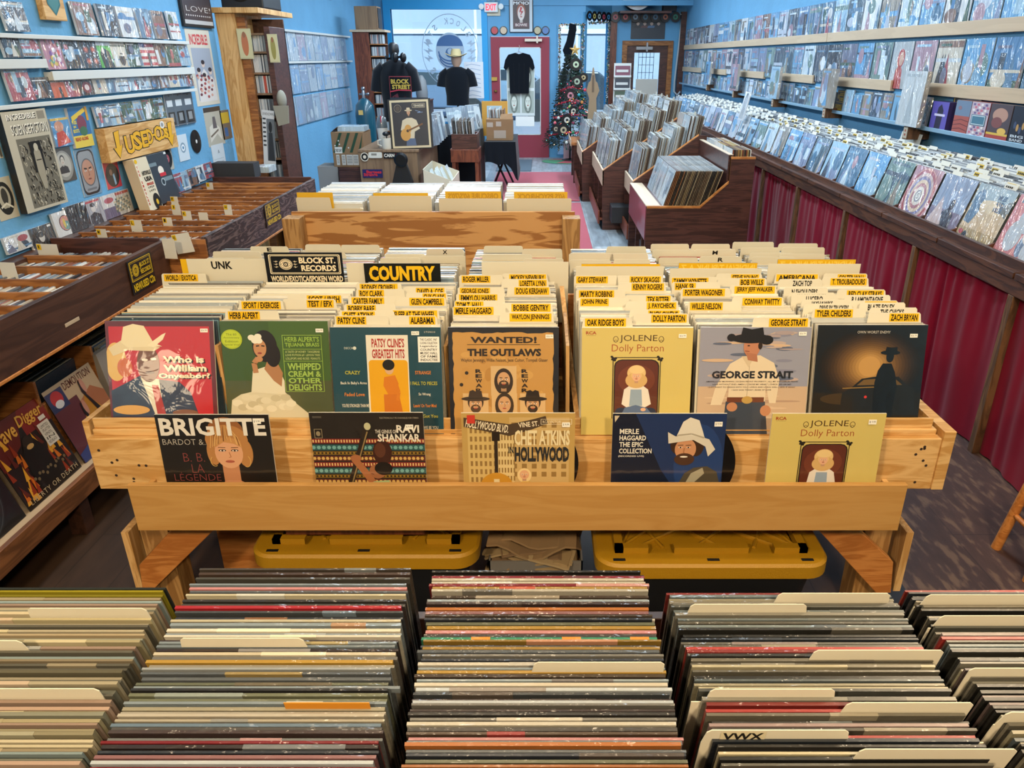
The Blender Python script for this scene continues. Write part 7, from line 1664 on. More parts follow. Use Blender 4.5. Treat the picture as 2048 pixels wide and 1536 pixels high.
# wooden counter with stickers
ct = empty('counter_cabinet', (0, 0, 0), 'streaky wood counter cabinet with stickers behind the easel', 'counter')
bx('body', 'cabinet_wood', ct, -1.905, -1.30, 8.0, 9.6, 0, .80, bevel=.003); bx('top', 'cabinet_wood', ct, -1.91, -1.28, 7.99, 9.62, .80, .825, bevel=.003)
def stick(fn, x0, x1, z0, z1):
    a = Art(x1 - x0, z1 - z0, .0003); fn(a); b = MB(); b.M = Matrix.Translation(((x0 + x1) / 2, 7.985, z0)); a.into(b); b.build('sticker', 'paper', ct)
stick(lambda a: (a.ell(.5, .5, .5, .5, '#d8cfbc'), a.ell(.5, .5, .4, .4, '#1c1c1e'), a.ell(.5, .5, .2, .2, '#d8cfbc')), -1.885, -1.80, .71, .80)
stick(lambda a: (a.rrect(0, .2, 1, .9, .15, '#d8d4c8', .6), a.rect(.2, .35, .6, .6, '#8a867c')), -1.80, -1.66, .735, .82)
stick(lambda a: (a.rect(0, 0, 1, 1, '#1c1c1f'), a.text('CARN', .03, .2, .58, .8, '#e4ded2', .04), a.text('AG', .59, .2, .86, .8, '#b03034', .04), a.text('E', .87, .2, .97, .8, '#e4ded2', .04)), -1.645, -1.45, .74, .80)
stick(lambda a: (a.rect(0, 0, 1, 1, '#2c2a5c'), a.text('Bartees', .2, .12, .95, .5, '#c8343c', .04), a.text('Strange', .05, .45, .75, .92, '#c8343c', .04)), -1.88, -1.67, .545, .63)
mg = empty('coffee_mug', (-1.62, 8.06, .826), 'white coffee mug on the counter corner', 'mug')
part('cup', mat('cream_glaze', '#d8d0bf', .3, coat=.4), mg, lambda b: b.lathe([(.01, 0), (.045, 0), (.048, .01), (.048, .11), (.042, .11), (.042, .02), (.005, .015)], 24), smooth=40)
part('handle', 'cream_glaze', mg, lambda b: b.tube([(-.045, 0, .09), (-.085, 0, .085), (-.09, 0, .045), (-.045, 0, .025)], .008, 8), smooth=60)
part('pen', 'black_plastic', mg, lambda b: (b.tube([(0, 0, .02), (.01, 0, .15)], .006), b.ball((.0, .0, .15), .03, 8, sc=(1.2, 1, .8))))
dc = empty('drink_cup', (-1.68, 8.2, .826), 'tall foam drink cup with a clear domed lid and red straw', 'cup')
part('cup', mat('foam', '#cfcbc2', .7), dc, lambda b: b.lathe([(.01, 0), (.042, 0), (.056, .20), (.01, .2)], 24), smooth=40)
part('lid', 'glossy', dc, lambda b: b.lathe([(.058, .2), (.056, .25), (.045, .30), (.02, .32), (.001, .32)], 20, '#5a6266'), smooth=50)
part('straw', 'flat', dc, lambda b: b.tube([(.0, -.05, .2), (.005, -.05, .32)], .006, 6, '#b8324a'))
# framed picture of a guitarist
th = rad(8); pf = empty('framed_picture', (0, 0, 0), 'framed dark print of a guitarist in a hat standing on the counter', 'picture frame')
p0 = onY(786, 297, 8.05); wf = .40; hf = .47
pf.matrix_world = PL((p0.x + wf / 2, 8.06, .827), 0, th, rad(-2))
bx('frame', 'black_plastic', pf, -wf / 2 - .02, wf / 2 + .02, 0, .025, 0, hf + .02)
a = Art(wf, hf); a.rect(0, 0, 1, 1, '#c9b792'); a.rect(.05, .045, .95, .955, '#23252b')
a.ring(.2, .17, .09, .075, .01, '#8a7a62'); a.ell(.2, .17, .06, .05, '#4a4038'); a.frame(.58, .08, .9, .16, .008, '#b9a888'); a.text('TENNESSEE', .61, .1, .88, .145, '#d0c0a0', .02); a.line([(.65, .22), (.78, .25), (.7, .27), (.84, .26)], .008, '#7f98b8')
a.face(.47, .25, .055, '#b98a66', '#4a3626', None, '#c8b490'); a.poly([(.24, .62), (.3, .42), (.42, .37), (.55, .37), (.66, .42), (.74, .6), (.6, .66), (.58, .8), (.40, .8), (.36, .66)], '#c7b696'); a.poly([(.38, .8), (.6, .8), (.62, .95), (.36, .95)], '#4a5a74')
a.ell(.36, .72, .13, .13, '#c08a42'); a.ell(.43, .6, .09, .09, '#c08a42'); a.ell(.42, .64, .035, .03, '#2a1d12', 12); a.line([(.42, .64), (.82, .5)], .035, '#6a4426')
b = MB(); b.M = Matrix.Translation((0, -.0005, .01)); a.into(b); b.build('print', 'print', pf)
T(MB().box(-.2, .2, 0, .03, 0, .5, '#17222e').build('picture_board', 'print', M=PL((p0.x + .17, 8.12, .827), rad(-6), rad(8))), 'dark blue board standing behind the framed guitarist', 'board')
# easel in front of the counter
ea = empty('easel_stand', (-1.42, 7.75, 0), 'black wedge shaped stand with a round knob before the counter', 'stand')
part('back', 'black_plastic', ea, lambda b: b.prism([(-.14, .42), (.14, .42), (.05, .72), (.04, .78), (-.04, .78), (-.05, .72)], -.02, .03), bevel=.005)
part('knob', 'dark_metal', ea, lambda b: (setattr(b, 'M', Matrix.Translation((0, -.02, .76)) @ Matrix.Rotation(rad(90), 4, 'X')), b.lathe([(.01, 0), (.07, 0), (.07, .02), (.05, .03), (.01, .03)], 24)))
bx('ledge', 'black_plastic', ea, -.24, .24, -.1, .05, .40, .44); bx('post', 'black_plastic', ea, -.03, .03, -.0, .05, 0, .4); bx('foot', 'black_plastic', ea, -.2, .2, -.15, .15, 0, .02)
# box of cd sleeves in front
def tilt_box(name, x0, x1, y0, y1, z0, h0, h1, m, lab, cat='box'):
    r = empty(name, (0, 0, 0), lab, cat)
    part('body', m, r, lambda b: (b.prism([(x0, z0), (x1, z0), (x1, z0 + h1), (x0, z0 + h0)], y0, y0 + .006), b.prism([(x0, z0), (x1, z0), (x1, z0 + h1), (x0, z0 + h0)], y1 - .006, y1), b.box(x0, x0 + .006, y0, y1, z0, z0 + h0), b.box(x1 - .006, x1, y0, y1, z0, z0 + h1), b.box(x0, x1, y0, y1, z0, z0 + .006)))
    return r
tilt_box('record_carton', -1.19, -.90, 7.6, 8.3, .44, .24, .13, 'manila', 'manila open carton of wrapped singles beside the easel', 'carton')
T(MB().box(-1.12, -.92, 7.62, 8.25, 0, .435, '#7d6a5a').build('storage_box', 'cardboard', bevel=.005), 'brown box on the floor under the manila carton', 'box')
for k in range(6):
    b = MB(); b.box(-.09, .09, 0, .004, 0, .19, '#d6e2e6'); a = Art(.18, .19); a.filler(random.Random(k + 60), ['#c6d8e0', '#dfe8ea', '#a9c0cc'], 2); a.into(b)
    T(b.build('single_sleeve', 'sleeve', M=PL((-1.12 + .035 * k, 7.80 + (k % 3) * .16, .46 + (.0 if k < 3 else .02)), RZR, rad(-24))), f'white wrapped single, {nth(k + 1)} in the manila carton beside the easel', 'record', 'singles in the manila carton')
# mannequin torso in black shirt
def ring_(cx, cy, z, rx, ry, n=20): return [(cx + rx * math.cos(2 * math.pi * i / n), cy + ry * math.sin(2 * math.pi * i / n), z) for i in range(n)]
def torso(b, col, z0=0, sl=1.0):
    b.loft([ring_(0, 0, z0, .20, .125), ring_(0, 0, z0 + .15, .195, .12), ring_(0, 0, z0 + .33, .215, .135), ring_(0, 0, z0 + .48, .225, .13), ring_(0, .005, z0 + .56, .20, .11), ring_(0, .01, z0 + .60, .11, .085), ring_(0, .01, z0 + .615, .075, .07)], col)
    for s in (-1, 1): b.tube([(s * .15, 0, z0 + .54), (s * .235, 0, z0 + .48), (s * .262, 0, z0 + .36), (s * .27, 0, z0 + .30)], .075, 12, col, 0, .085)
mq = empty('mannequin', (-1.63, 8.75, .827), 'mannequin torso in a black printed shirt on the counter', 'mannequin')
mq.location.z = 1.06; mq.location.x = -1.60; mq.scale = (.80, .82, 1.0)
part('neck', 'black_plastic', mq, lambda b: b.lathe([(.06, .58), (.055, .66), (.075, .70), (.07, .76), (.04, .785), (.001, .79)], 20), smooth=60)
part('t_shirt', 'black_cloth', mq, lambda b: torso(b, '#10151c', .30 - .30), smooth=60)
part('stand', 'dark_metal', mq, lambda b: (b.lathe([(.02, -.21), (.02, .02), (.001, .02)], 12), b.lathe([(.13, -.232), (.13, -.215), (.001, -.21)], 24)))
a = Art(.30, .42); a.frame(.02, .02, .98, .98, .02, '#8a3c44'); a.text('BLOCK', .08, .08, .9, .19, '#b9a24a', .04); a.text('STREET', .12, .21, .95, .32, '#b9a24a', .04); a.line([(.02, .38), (.4, .34), (.98, .35)], .03, '#a83848'); a.poly([(.05, .95), (.1, .5), (.35, .42), (.6, .95)], '#5a2a34'); a.face(.68, .68, .15, '#8a4a50', '#2a161c'); a.line([(.2, .5), (.5, .95)], .05, '#14161c')
b = MB(); b.M = Matrix.Translation((.085, -.150, .04)); a.into(b); b.build('shirt_print', 'cloth', mq)
hp = empty('headphones', (-1.58, 8.72, 1.70), 'black headphones slung round the mannequin neck', 'headphones')
part('headband', 'black_plastic', hp, lambda b: b.tube([(.10 * math.cos(t), .09 * math.sin(t) - .02, .01 * math.sin(t * 2)) for t in [math.pi * k / 10 - .4 for k in range(15)]], .012, 8), smooth=60)
for x, y in ((.10, -.10), (.02, -.13)): part('ear_cup', 'dark_metal', hp, lambda b, x=x, y=y: b.ball((x, y, 0), .05, 14, sc=(.7, 1, 1)), smooth=60)
jk = T(MB().loft([ring_(0, 0, 0, .06, .1), ring_(0, 0, .4, .08, .13), ring_(0, 0, .62, .05, .09), ring_(0, 0, .68, .01, .01)], '#161a22').build('jacket', 'black_cloth', smooth=60, M=Matrix.Translation((-2.11, 11.2, .95))), 'dark jacket hanging on the side of the narrow bookcase', 'jacket')
# record rows on the far counter and crate on its stand
rs = random.Random(71)
def leaning(n, x, y, z, dx, dy, size, rz, lean, lab, grp):
    for k in range(n):
        b = MB(); b.box(-size / 2, size / 2, 0, .006, 0, size, '#9fb0b8'); a = Art(size, size); a.filler(random.Random(k + int(y * 30)), ['#a9bcc4', '#8798a4', '#c6d2d6', '#6c7a86'], 3); a.into(b, -.0001)
        T(b.build('album', 'sleeve', M=PL((x + dx * k, y + dy * k, z), rz, rad(lean))), f'{nth(k + 1)} {lab}', 'record', grp)
leaning(5, -1.16, 8.35, .827, -.004, .22, .30, rad(75), 10, 'wrapped record leaning at the aisle edge of the counter', 'records at the counter edge')
cs = empty('crate_stand', (0, 0, 0), 'mahogany stand carrying a record crate beside the black cloth table', 'stand')
Xa, Xb, Ya, Yb = -1.08, -.765, 9.2, 9.55
for x in (Xa, Xb - .04):
    for y in (Ya, Yb - .04): bx('leg', 'mahogany', cs, x, x + .04, y, y + .04, 0, .60)
bx('apron', 'mahogany', cs, Xa - .01, Xb + .01, Ya - .012, Ya + .01, .55, .69); bx('top', 'mahogany', cs, Xa - .015, Xb + .015, Ya, Yb, .68, .70); bx('side_apron', 'mahogany', cs, Xb - .01, Xb + .01, Ya, Yb, .55, .69)
ck = empty('record_crate', (0, 0, 0), 'dark wood crate of records on the mahogany stand', 'crate')
bx('front_panel', 'walnut', ck, Xa + .005, Xb - .005, Ya + .01, Ya + .025, .702, .87); bx('side_panel', 'walnut', ck, Xa + .005, Xa + .02, Ya + .02, Yb, .702, .87); bx('side_panel', 'walnut', ck, Xb - .02, Xb - .005, Ya + .02, Yb, .702, .87); bx('back_panel', 'walnut', ck, Xa + .005, Xb - .005, Yb - .015, Yb, .702, .87)
for q in range(16):
    x = Xa + .03 + q * .0155
    slab_into(STUFF, PL((x, (Ya + Yb) / 2 + .01, .71), RZR, rad(-4)), .29, .006, .30 + .03 * (q % 3 == 0), rs.choice(['#cdd6d8', '#8a7a6a', '#5a4a40', '#e0e4e2', '#3a3530', '#a89888']))
leaning(4, -1.05, 9.75, .827, .06, .22, .31, rad(60), 12, 'wrapped record standing behind the crate', 'records behind the crate')
T(MB().box(-1.45, -.83, 9.65, 11.2, 0, .82).build('side_counter', 'black_cloth', bevel=.01), 'black draped counter behind the crate stand', 'counter')
# black cloth table
bt = empty('folding_table', (0, 0, 0), 'folding table with dark crossed legs under a black cloth', 'table')
bx('table_top', 'dark_board', bt, -.74, -.37, 10.25, 11.3, .655, .675)
for y in (10.35, 11.2): part('leg', 'dark_metal', bt, lambda b, y=y: b.tube([(-.72, y, .65), (-.42, y + .02, .0)], .014)); part('leg', 'dark_metal', bt, lambda b, y=y: b.tube([(-.42, y + .05, .65), (-.70, y + .05, .0)], .014))
def drape(b):
    n = 40; z1 = .682
    path = []
    P = [(-.76, 11.3), (-.76, 10.22), (-.35, 10.22), (-.35, 11.32)]
    pts = []
    for (xa, ya), (xb, yb) in zip(P, P[1:]):
        for k in range(14): pts.append((xa + (xb - xa) * k / 14, ya + (yb - ya) * k / 14))
    pts.append(P[-1]); m = len(pts)
    vs = []; fs = []
    for j in range(5):
        for i, (x, y) in enumerate(pts):
            f = j / 4; amp = .018 * f; cx, cy = -.55, 10.8
            d = math.hypot(x - cx, y - cy); nx, ny = (x - cx) / d, (y - cy) / d
            corner = math.exp(-((i - 28) / 3.0) ** 2) * .22
            vs.append((x + nx * (amp * math.sin(i * 1.3) + .02 * f + .08 * f * (corner > .05)), y + ny * (amp * math.sin(i * 1.3) + .02 * f), z1 - f * (.27 + corner + .02 * math.sin(i * .7))))
    for j in range(4):
        for i in range(m - 1): a_ = j * m + i; fs.append((a_, a_ + 1, a_ + m + 1, a_ + m))
    b.add(vs, fs); b.add([(-.76, 10.22, z1), (-.35, 10.22, z1), (-.35, 11.32, z1), (-.76, 11.32, z1)], [(0, 1, 2, 3)])
o = part('tablecloth', 'black_cloth', None, drape, smooth=60); T(o, 'black cloth hanging over the folding table', 'tablecloth')
cb = empty('cardboard_box', (-.56, 10.5, .685), 'cardboard box of records with paper labels on the black cloth', 'box')
bx('body', 'cardboard', cb, -.18, .17, -.15, .15, 0, .27, bevel=.003); part('label', 'paper', cb, lambda b: (b.box(-.08, .08, -.152, -.151, .03, .13, '#a8998a'), b.box(-.17, -.09, -.152, -.151, .17, .23, '#b0a294'), b.box(-.05, .02, -.152, -.151, .18, .24, '#b0a294')))
part('flap', 'cardboard', cb, lambda b: b.add([(.0, -.15, .27), (.17, -.15, .27), (.17, -.10, .34), (.02, -.10, .33)], [(0, 1, 2, 3)]))
for q in range(14): slab_into(STUFF, PL((-.71 + q * .016, 10.62, .96), RZR, rad(-3)), .26, .006, .10 + .02 * (q % 4 == 1), rs.choice(['#cdd6d8', '#8a6a5a', '#e4e8e6', '#5a4a44', '#b49a88']))
ev = empty('padded_envelope', (-.66, 11.0, .685), 'mustard padded envelope with a clear window standing on the black cloth table', 'envelope')
part('body', 'flat', ev, lambda b: b.box(-.18, .18, 0, .02, 0, .46, '#c8923a')); part('window_sheet', 'glossy', ev, lambda b: b.box(-.11, .1, -.004, 0, .06, .4, '#a9c0cc'))
# figure dressed in the window: cowboy hat, black shirt seen from behind
m2 = empty('mannequin', (-1.46, 13.75, .94), 'mannequin in a black shirt and pale cowboy hat standing in the display window', 'mannequin')
part('t_shirt', 'black_cloth', m2, lambda b: torso(b, '#141a22', 0.0), smooth=60)
part('head', mat('mannequin_skin', '#c9a58c', .5), m2, lambda b: (b.lathe([(.05, .58), (.05, .62), (.075, .66), (.09, .72), (.085, .80), (.05, .84), (.001, .85)], 20)), smooth=60)
part('stand', 'dark_metal', m2, lambda b: (b.lathe([(.02, -.33), (.02, .02), (.001, .02)], 12), b.lathe([(.15, -.335), (.15, -.32), (.001, -.315)], 20)))
ht = empty('cowboy_hat', (-1.46, 13.75, 1.705), 'pale straw cowboy hat on the window mannequin', 'hat')
strw = mat('straw', '#c9b98c', .8)
def brim(b):
    n = 28
    b.loft([[(r * math.cos(t) * 1.0, r * 1.15 * math.sin(t), .05 * abs(math.cos(t)) ** 2 * (r / .19) ** 2 + dz) for t in [2 * math.pi * i / n for i in range(n)]] for r, dz in ((.09, 0), (.14, .002), (.19, .012), (.188, .018), (.09, .008))], '#c9b98c', 0, False)
part('brim', 'straw', ht, brim, smooth=60); part('crown', 'straw', ht, lambda b: b.loft([ring_(0, 0, 0, .095, .115), ring_(0, 0, .08, .088, .108), ring_(0, 0, .13, .07, .095), ring_(0, 0, .125, .03, .06)], '#c9b98c'), smooth=60)
part('band', 'dark_metal', ht, lambda b: b.loft([ring_(0, 0, .005, .0965, .1165), ring_(0, 0, .025, .095, .115)], '#222222', 0, False))
ws = empty('window_bench', (0, 0, 0), 'low display bench under the shop window', 'bench')
bx('top', 'oak', ws, wx0, wx1, 13.45, YF - .13, .57, .60); bx('front_panel', 'walnut', ws, wx0, wx1, 13.45, 13.47, .02, .57); bx('plinth', 'dark_board', ws, wx0, wx1, 13.5, 13.9, 0, .02)
bb = empty('wooden_box', (-2.05, 13.1, .0), 'dark wooden cabinet standing before the display window', 'cabinet')
bx('body', 'walnut', bb, -.25, .22, -.2, .2, 0, 1.05); bx('top', 'mahogany', bb, -.26, .23, -.21, .21, 1.05, 1.07); bx('door', 'walnut', bb, -.24, .21, -.212, -.2, .05, 1.02)
vs_ = empty('vase', (-1.98, 13.1, 1.072), 'grey rounded bottle on the dark cabinet against the window', 'bottle'); part('body', mat('grey_glaze', '#7d8286', .5), vs_, lambda b: b.lathe([(.01, 0), (.09, 0), (.10, .10), (.08, .28), (.03, .36), (.001, .365)], 20), smooth=50)
o = T(MB().box(-.17, .17, 0, .004, 0, .6, '#e4e8ee').build('window_poster', 'paper', M=PL((-1.21, YF - .054, 1.03), 0)), 'white paper poster with faint lines in the window corner by the red door', 'poster')
a = Art(.34, .6, .0004); [a.line([(.1, .1 + .12 * k), (.4, .06 + .12 * k), (.85, .11 + .12 * k)], .015, '#9fb0cc') for k in range(8)]; b = MB(); a.into(b, -.0003); b.build('drawing', 'paper', o)
# round window decal, seen from inside so its lettering is reversed
dcl = empty('window_decal', (-1.62, YF - .002, 1.20), 'large round eye logo decal on the display window, lettering reversed from inside', 'decal')
a = Art(1.0, 1.2, .0003); W_ = '#a9bccf'
cx_, cy_, Rx, Ry = .5, .5, .49, .49
a.ring(cx_, cy_, Rx, Ry, .012, W_, 60)
for t, a0, a1, r_ in (('BLOCK ST.', 35, 160, .40), ):
    n = len(t)
    for i, ch in enumerate(t):
        if ch == ' ': continue
        ang = rad(a0 + (a1 - a0) * i / (n - 1)); x = cx_ + r_ * math.cos(ang); y = cy_ - r_ * math.sin(ang)
        a.text(ch, x - .033, y - .04, x + .033, y + .04, W_, .02, 0, True, -(ang - math.pi / 2))
for i, ch in enumerate('RECORDS'):
    ang = rad(-40 - 100 * i / 6); x = cx_ + .41 * math.cos(ang); y = cy_ - .41 * math.sin(ang); a.text(ch, x - .04, y - .05, x + .04, y + .05, W_, .05, 0, True, -(ang + math.pi / 2))
a.ell(cx_, cy_, .25, .25, W_, 40)
b = MB(); a.into(b); ring = b.build('lettering', 'paper', dcl)
a = Art(1.0, 1.2, .0003); K = '#4f6f9c'
a.ell(cx_, cy_ - .07, .23, .15, K, 36, 0, math.pi); a.ring(cx_, cy_, .2, .13, .02, K, 30, 180, 360); a.ring(cx_, cy_ + .02, .2, .15, .02, K, 30, 190, 350); a.ring(cx_, cy_ + .05, .2, .16, .016, K, 30, 200, 340); a.ell(cx_, cy_ + .02, .08, .065, K); a.ell(cx_, cy_, .045, .04, W_)
for e in (-1, 1):
    for k in (-1, 0, 1): x = cx_ + e * .29; y = cy_ + k * .10; a.poly([(x, y), (x + e * .10, y - .05), (x + e * .09, y - .01), (x + e * .18, y - .03), (x + e * .07, y + .05), (x + e * .08, y + .01)][::e], W_)
b = MB(); b.M = Matrix.Translation((0, -.004, 0)); a.into(b); b.build('eye', 'paper', dcl)
# around the red door
es = empty('exit_sign', (-.86, YF - .03, 2.42), 'exit sign with red letters and two lamp heads over the red door', 'exit sign')
bx('plate', 'manila', es, -.19, .14, .01, .02, -.06, .22); bx('body', mat('sign_white', '#dfe4e2', .5), es, -.135, .105, -.05, .01, -.01, .15, bevel=.015)
a = Art(.19, .11); a.text('EXIT', .02, .05, .98, .95, '#d8263a', .03); b = MB(); b.M = Matrix.Translation((-.015, -.051, .015)); a.into(b); b.build('lettering', 'glow', es)
for x in (-.18, .155): part('lamp_head', 'sign_white', es, lambda b, x=x: (setattr(b, 'M', Matrix.Translation((x, -.05, .08)) @ Matrix.Rotation(rad(90), 4, 'X')), b.lathe([(.001, -.04), (.03, -.04), (.045, .0), (.045, .02), (.001, .022)], 18)))
mj = empty('framed_magazine', (-.36, YF - .03, 2.10), 'framed magazine cover headed MOJO with a pale painted face over the red door', 'picture frame')
bx('frame', 'black_plastic', mj, -.205, .205, 0, .02, 0, .56); a = Art(.385, .54); a.rect(0, 0, 1, 1, '#bfcbd2'); a.rect(.13, .1, .87, .92, '#3a3038'); a.text('MOJO', .15, .13, .86, .25, '#e0e4e6', .03); a.face(.5, .45, .2, '#d5cdc8', '#8a4a3a'); a.poly([(.46, .28), (.56, .30), (.5, .4), (.58, .42), (.44, .56), (.5, .44), (.43, .42)], '#b83a4a'); a.rect(.18, .74, .82, .86, '#5a3a48'); a.text('BOWIE', .24, .76, .76, .84, '#d8d0cc', .02)
b = MB(); b.M = Matrix.Translation((0, -.001, .01)); a.into(b); b.build('print', 'print', mj)
for i, (x, cl) in enumerate(((989, '#b83a44'), (1007, '#c9b59a'), (1075, '#b8b090'), (1091, '#4a78b0'))):
    p = onY(x, 61, YF - .02)
    b = MB(); b.M = Matrix.Rotation(rad(90), 4, 'X'); b.lathe([(.001, 0), (.07, 0), (.07, .012), (.058, .014), (.001, .014)], 24, '#1a1d20'); b.lathe([(.001, .0145), (.055, .0145), (.055, .0155), (.001, .0155)], 20, cl)
    T(b.build('wall_badge', 'print', M=Matrix.Translation((p.x, YF - .001, p.z))), f'small round badge, {nth(i + 1)} of four along the top of the red door', 'badge')
# shirt on the door
tz = onY(1038, 105, YF - .06)
ts = empty('t_shirt', (tz.x, YF - .055, 0), 'plain black shirt hanging on the glass of the red door', 't-shirt')
def shirt(b):
    ol = [(-.17, 1.11), (.17, 1.11), (.18, 1.5), (.185, 1.55), (.235, 1.49), (.275, 1.53), (.245, 1.66), (.19, 1.745), (.07, 1.775), (0, 1.755), (-.07, 1.775), (-.19, 1.745), (-.245, 1.66), (-.275, 1.53), (-.235, 1.49), (-.185, 1.55), (-.18, 1.5)]
    b.prism(ol, -.02, .02)
    for x in (-.1, 0.0, .09): b.prism([(x - .012, 1.12), (x + .012, 1.12), (x + .008, 1.6), (x - .008, 1.6)], -.026, -.018)
part('body', 'black_cloth', ts, shirt, bevel=.008)
hg = T(MB().tube([(0, 0, 1.90), (.012, 0, 1.87), (0, 0, 1.83), (-.012, 0, 1.81), (0, 0, 1.79), (.14, 0, 1.745)], .005, 6).tube([(0, 0, 1.79), (-.14, 0, 1.745)], .005, 6).build('coat_hanger', 'metal', M=Matrix.Translation((tz.x, YF - .05, 0))), 'clothes hanger holding the black shirt on the red door', 'hanger')
dp = T(MB().box(-.24, .26, 0, .003, 0, .84, '#dfe6e4').build('door_poster', 'paper', M=Matrix.Translation((-.39, YF - .012, .60 + .13))), 'white poster of four drawn faces behind the hanging shirt on the door', 'poster')
a = Art(.5, .84, .0003)
for x, y in ((.25, .22), (.75, .22), (.25, .72), (.75, .72)): a.rect(x - .22, y - .22, x + .22, y + .22, '#aeb8b0'); a.face(x, y, .12, '#dfe4da', '#7d867e', None, None, True)
b = MB(); b.M = Matrix.Translation((.01, -.0005, 0)); a.into(b); b.build('drawing', 'paper', dp)
# ---------------------------------------------------------------- christmas tree
tp = onZ(1125, 312, 0)
tr = empty('christmas_tree', (.50, 13.78, 0), 'dark artificial christmas tree in the window corner beside the red door', 'christmas tree')
rs = random.Random(81); TX, TY = .50, 13.78
def trad(z): return .40 * max(0, (1.74 - z) / 1.47) + .03 if z > .27 else .32
def foliage(b):
    for k in range(3000):
        z = .25 + 1.50 * (rs.random() ** 1.2); R0 = trad(z); a_ = rs.uniform(0, 2 * math.pi); r_ = R0 * math.sqrt(rs.uniform(.25, 1)); x, y = r_ * math.cos(a_), r_ * math.sin(a_)
        l = rs.uniform(.05, .10); dx, dy, dz = math.cos(a_ + rs.uniform(-.5, .5)) * l, math.sin(a_) * l, rs.uniform(-.06, .02); w_ = .008
        b.add([(x, y, z), (x + dx - dy * .15, y + dy + dx * .15, z + dz + w_), (x + dx + dy * .15, y + dy - dx * .15, z + dz - w_)], [(0, 1, 2)], rs.choice(['#1c3a2e', '#23483a', '#16302a', '#2f5642']))
part('foliage', 'cloth', tr, foliage)
part('trunk', 'dark_metal', tr, lambda b: b.tube([(0, 0, 0), (0, 0, 1.78)], .016)); part('stand', 'dark_metal', tr, lambda b: b.lathe([(.16, 0), (.14, .03), (.02, .05)], 16))
def hang(z, ang, extra=.0):
    r_ = trad(z) + extra; return Vector((TX + r_ * math.cos(ang), TY + r_ * math.sin(ang), z))
tin = MB()
for z0 in (.5, .78, 1.0, 1.22):
    pts = [tuple(hang(z0 - .05 * math.sin((t - .5) * 3.14) ** 2 + .04 * t, rad(-170 + 160 * t), .0)) for t in [k / 24 for k in range(25)]]
    tin.tube(pts, .014, 6, '#a8283a')
    for q in range(60):
        p = pts[rs.randrange(25)]; tin.ball((p[0] + rs.uniform(-.025, .025), p[1] - .012, p[2] + rs.uniform(-.02, .02)), .009, 6, rs.choice(['#c83448', '#a02038', '#e05a6a']))
tin.build('tinsel_garland', 'glossy', tr, M=Matrix.Translation((-TX, -TY, 0)))
lt = MB()
for k in range(60):
    p = hang(rs.uniform(.3, 1.35), rad(rs.uniform(-175, -5)), .02); lt.ball((p.x - TX, p.y - TY, p.z), .007, 6, rs.choice(['#ff5a4a', '#ffb04a', '#5ad0c0', '#ffe0b0', '#ff4a6a']))
o_ = lt.build('fairy_light', 'glow', tr); o_['kind'] = 'stuff'
DISCS = [(1152, 129, .1), (1154, 163, .1), (1167, 155, .075), (1141, 191, .11), (1134, 240, .1), (1127, 260, .11), (1112, 258, .075), (1147, 222, .085)]
LB = ['#b9c9a8', '#a8b8a0', '#c0a878', '#c4848e', '#d0ccc0', '#b8a888', '#b0a088', '#c8c0b0']
def disc45(name, M, lab, label, R0=.0875, grp=None, n=28):
    b = MB(); b.M = Matrix.Rotation(rad(90), 4, 'X'); b.lathe([(.001, -.001), (R0, -.001), (R0, .001), (.001, .001)], n, '#121315'); b.lathe([(.001, .0011), (R0 * .5, .0011), (R0 * .5, .002), (.001, .002)], 20, lab); b.lathe([(.001, .0021), (R0 * .22, .0021), (R0 * .22, .003), (.001, .003)], 14, '#1a1c20')
    return T(b.build(name, 'print', M=M), label, 'record', grp)
for k, (x, y, R0) in enumerate(DISCS):
    z = Zat(TY - .3, y); p = onY(x, y, TY - trad(max(.3, min(1.4, onY(x, y, TY - .2).z))) * .9 - .05)
    disc45('record_ornament', PL(p, rad(rs.uniform(-15, 15)), rad(-5)), LB[k], f'small black record hung on the christmas tree, {nth(k + 1)} counted from the star down', R0, 'records on the tree')
BAUB = [(1158, 190, '#1f8f9c'), (1170, 180, '#c83a4a'), (1110, 246, '#d05868'), (1117, 236, '#b9c4c0'), (1146, 265, '#1f7a4a'), (1158, 236, '#2a5aa8'), (1150, 206, '#a82838'), (1128, 222, '#2f8a8a'), (1133, 285, '#c8c8c0'), (1146, 246, '#a03a5a'), (1160, 216, '#8a2a3a'), (1139, 214, '#7aa04a'), (1164, 205, '#c87a3a'), (1122, 250, '#b02a3a')]
for k, (x, y, cl) in enumerate(BAUB):
    zz = onY(x, y, TY - .2).z; p = onY(x, y, TY - trad(max(.3, min(1.4, zz))) * .95 - .02)
    b = MB(); b.ball((0, 0, 0), .028, 12, cl); b.lathe([(.008, .026), (.008, .036), (.001, .036)], 8, '#b8a050')
    T(b.build('bauble', 'glossy', smooth=50, M=Matrix.Translation(p)), f'{colname(cl)} bauble on the christmas tree, {nth(k + 1)} in the string among the small records', 'bauble', 'baubles on the tree')
p = onY(1150, 100, TY - .02)
b = MB(); so = []
for k in range(10): r_ = .10 if k % 2 == 0 else .042; so.append((r_ * math.cos(rad(90 + 36 * k)), r_ * math.sin(rad(90 + 36 * k))))
for k in range(10):
    (xa, za), (xb, zb) = so[k], so[(k + 1) % 10]; b.add([(xa, 0, za), (xb, 0, zb), (0, -.03, 0), (0, .03, 0)], [(0, 1, 2), (1, 0, 3)], '#d8b87a' if k % 2 else '#c89a4a')
T(b.build('tree_star', 'glossy', M=PL(p)), 'golden star topping the christmas tree', 'star')
sk = MB()
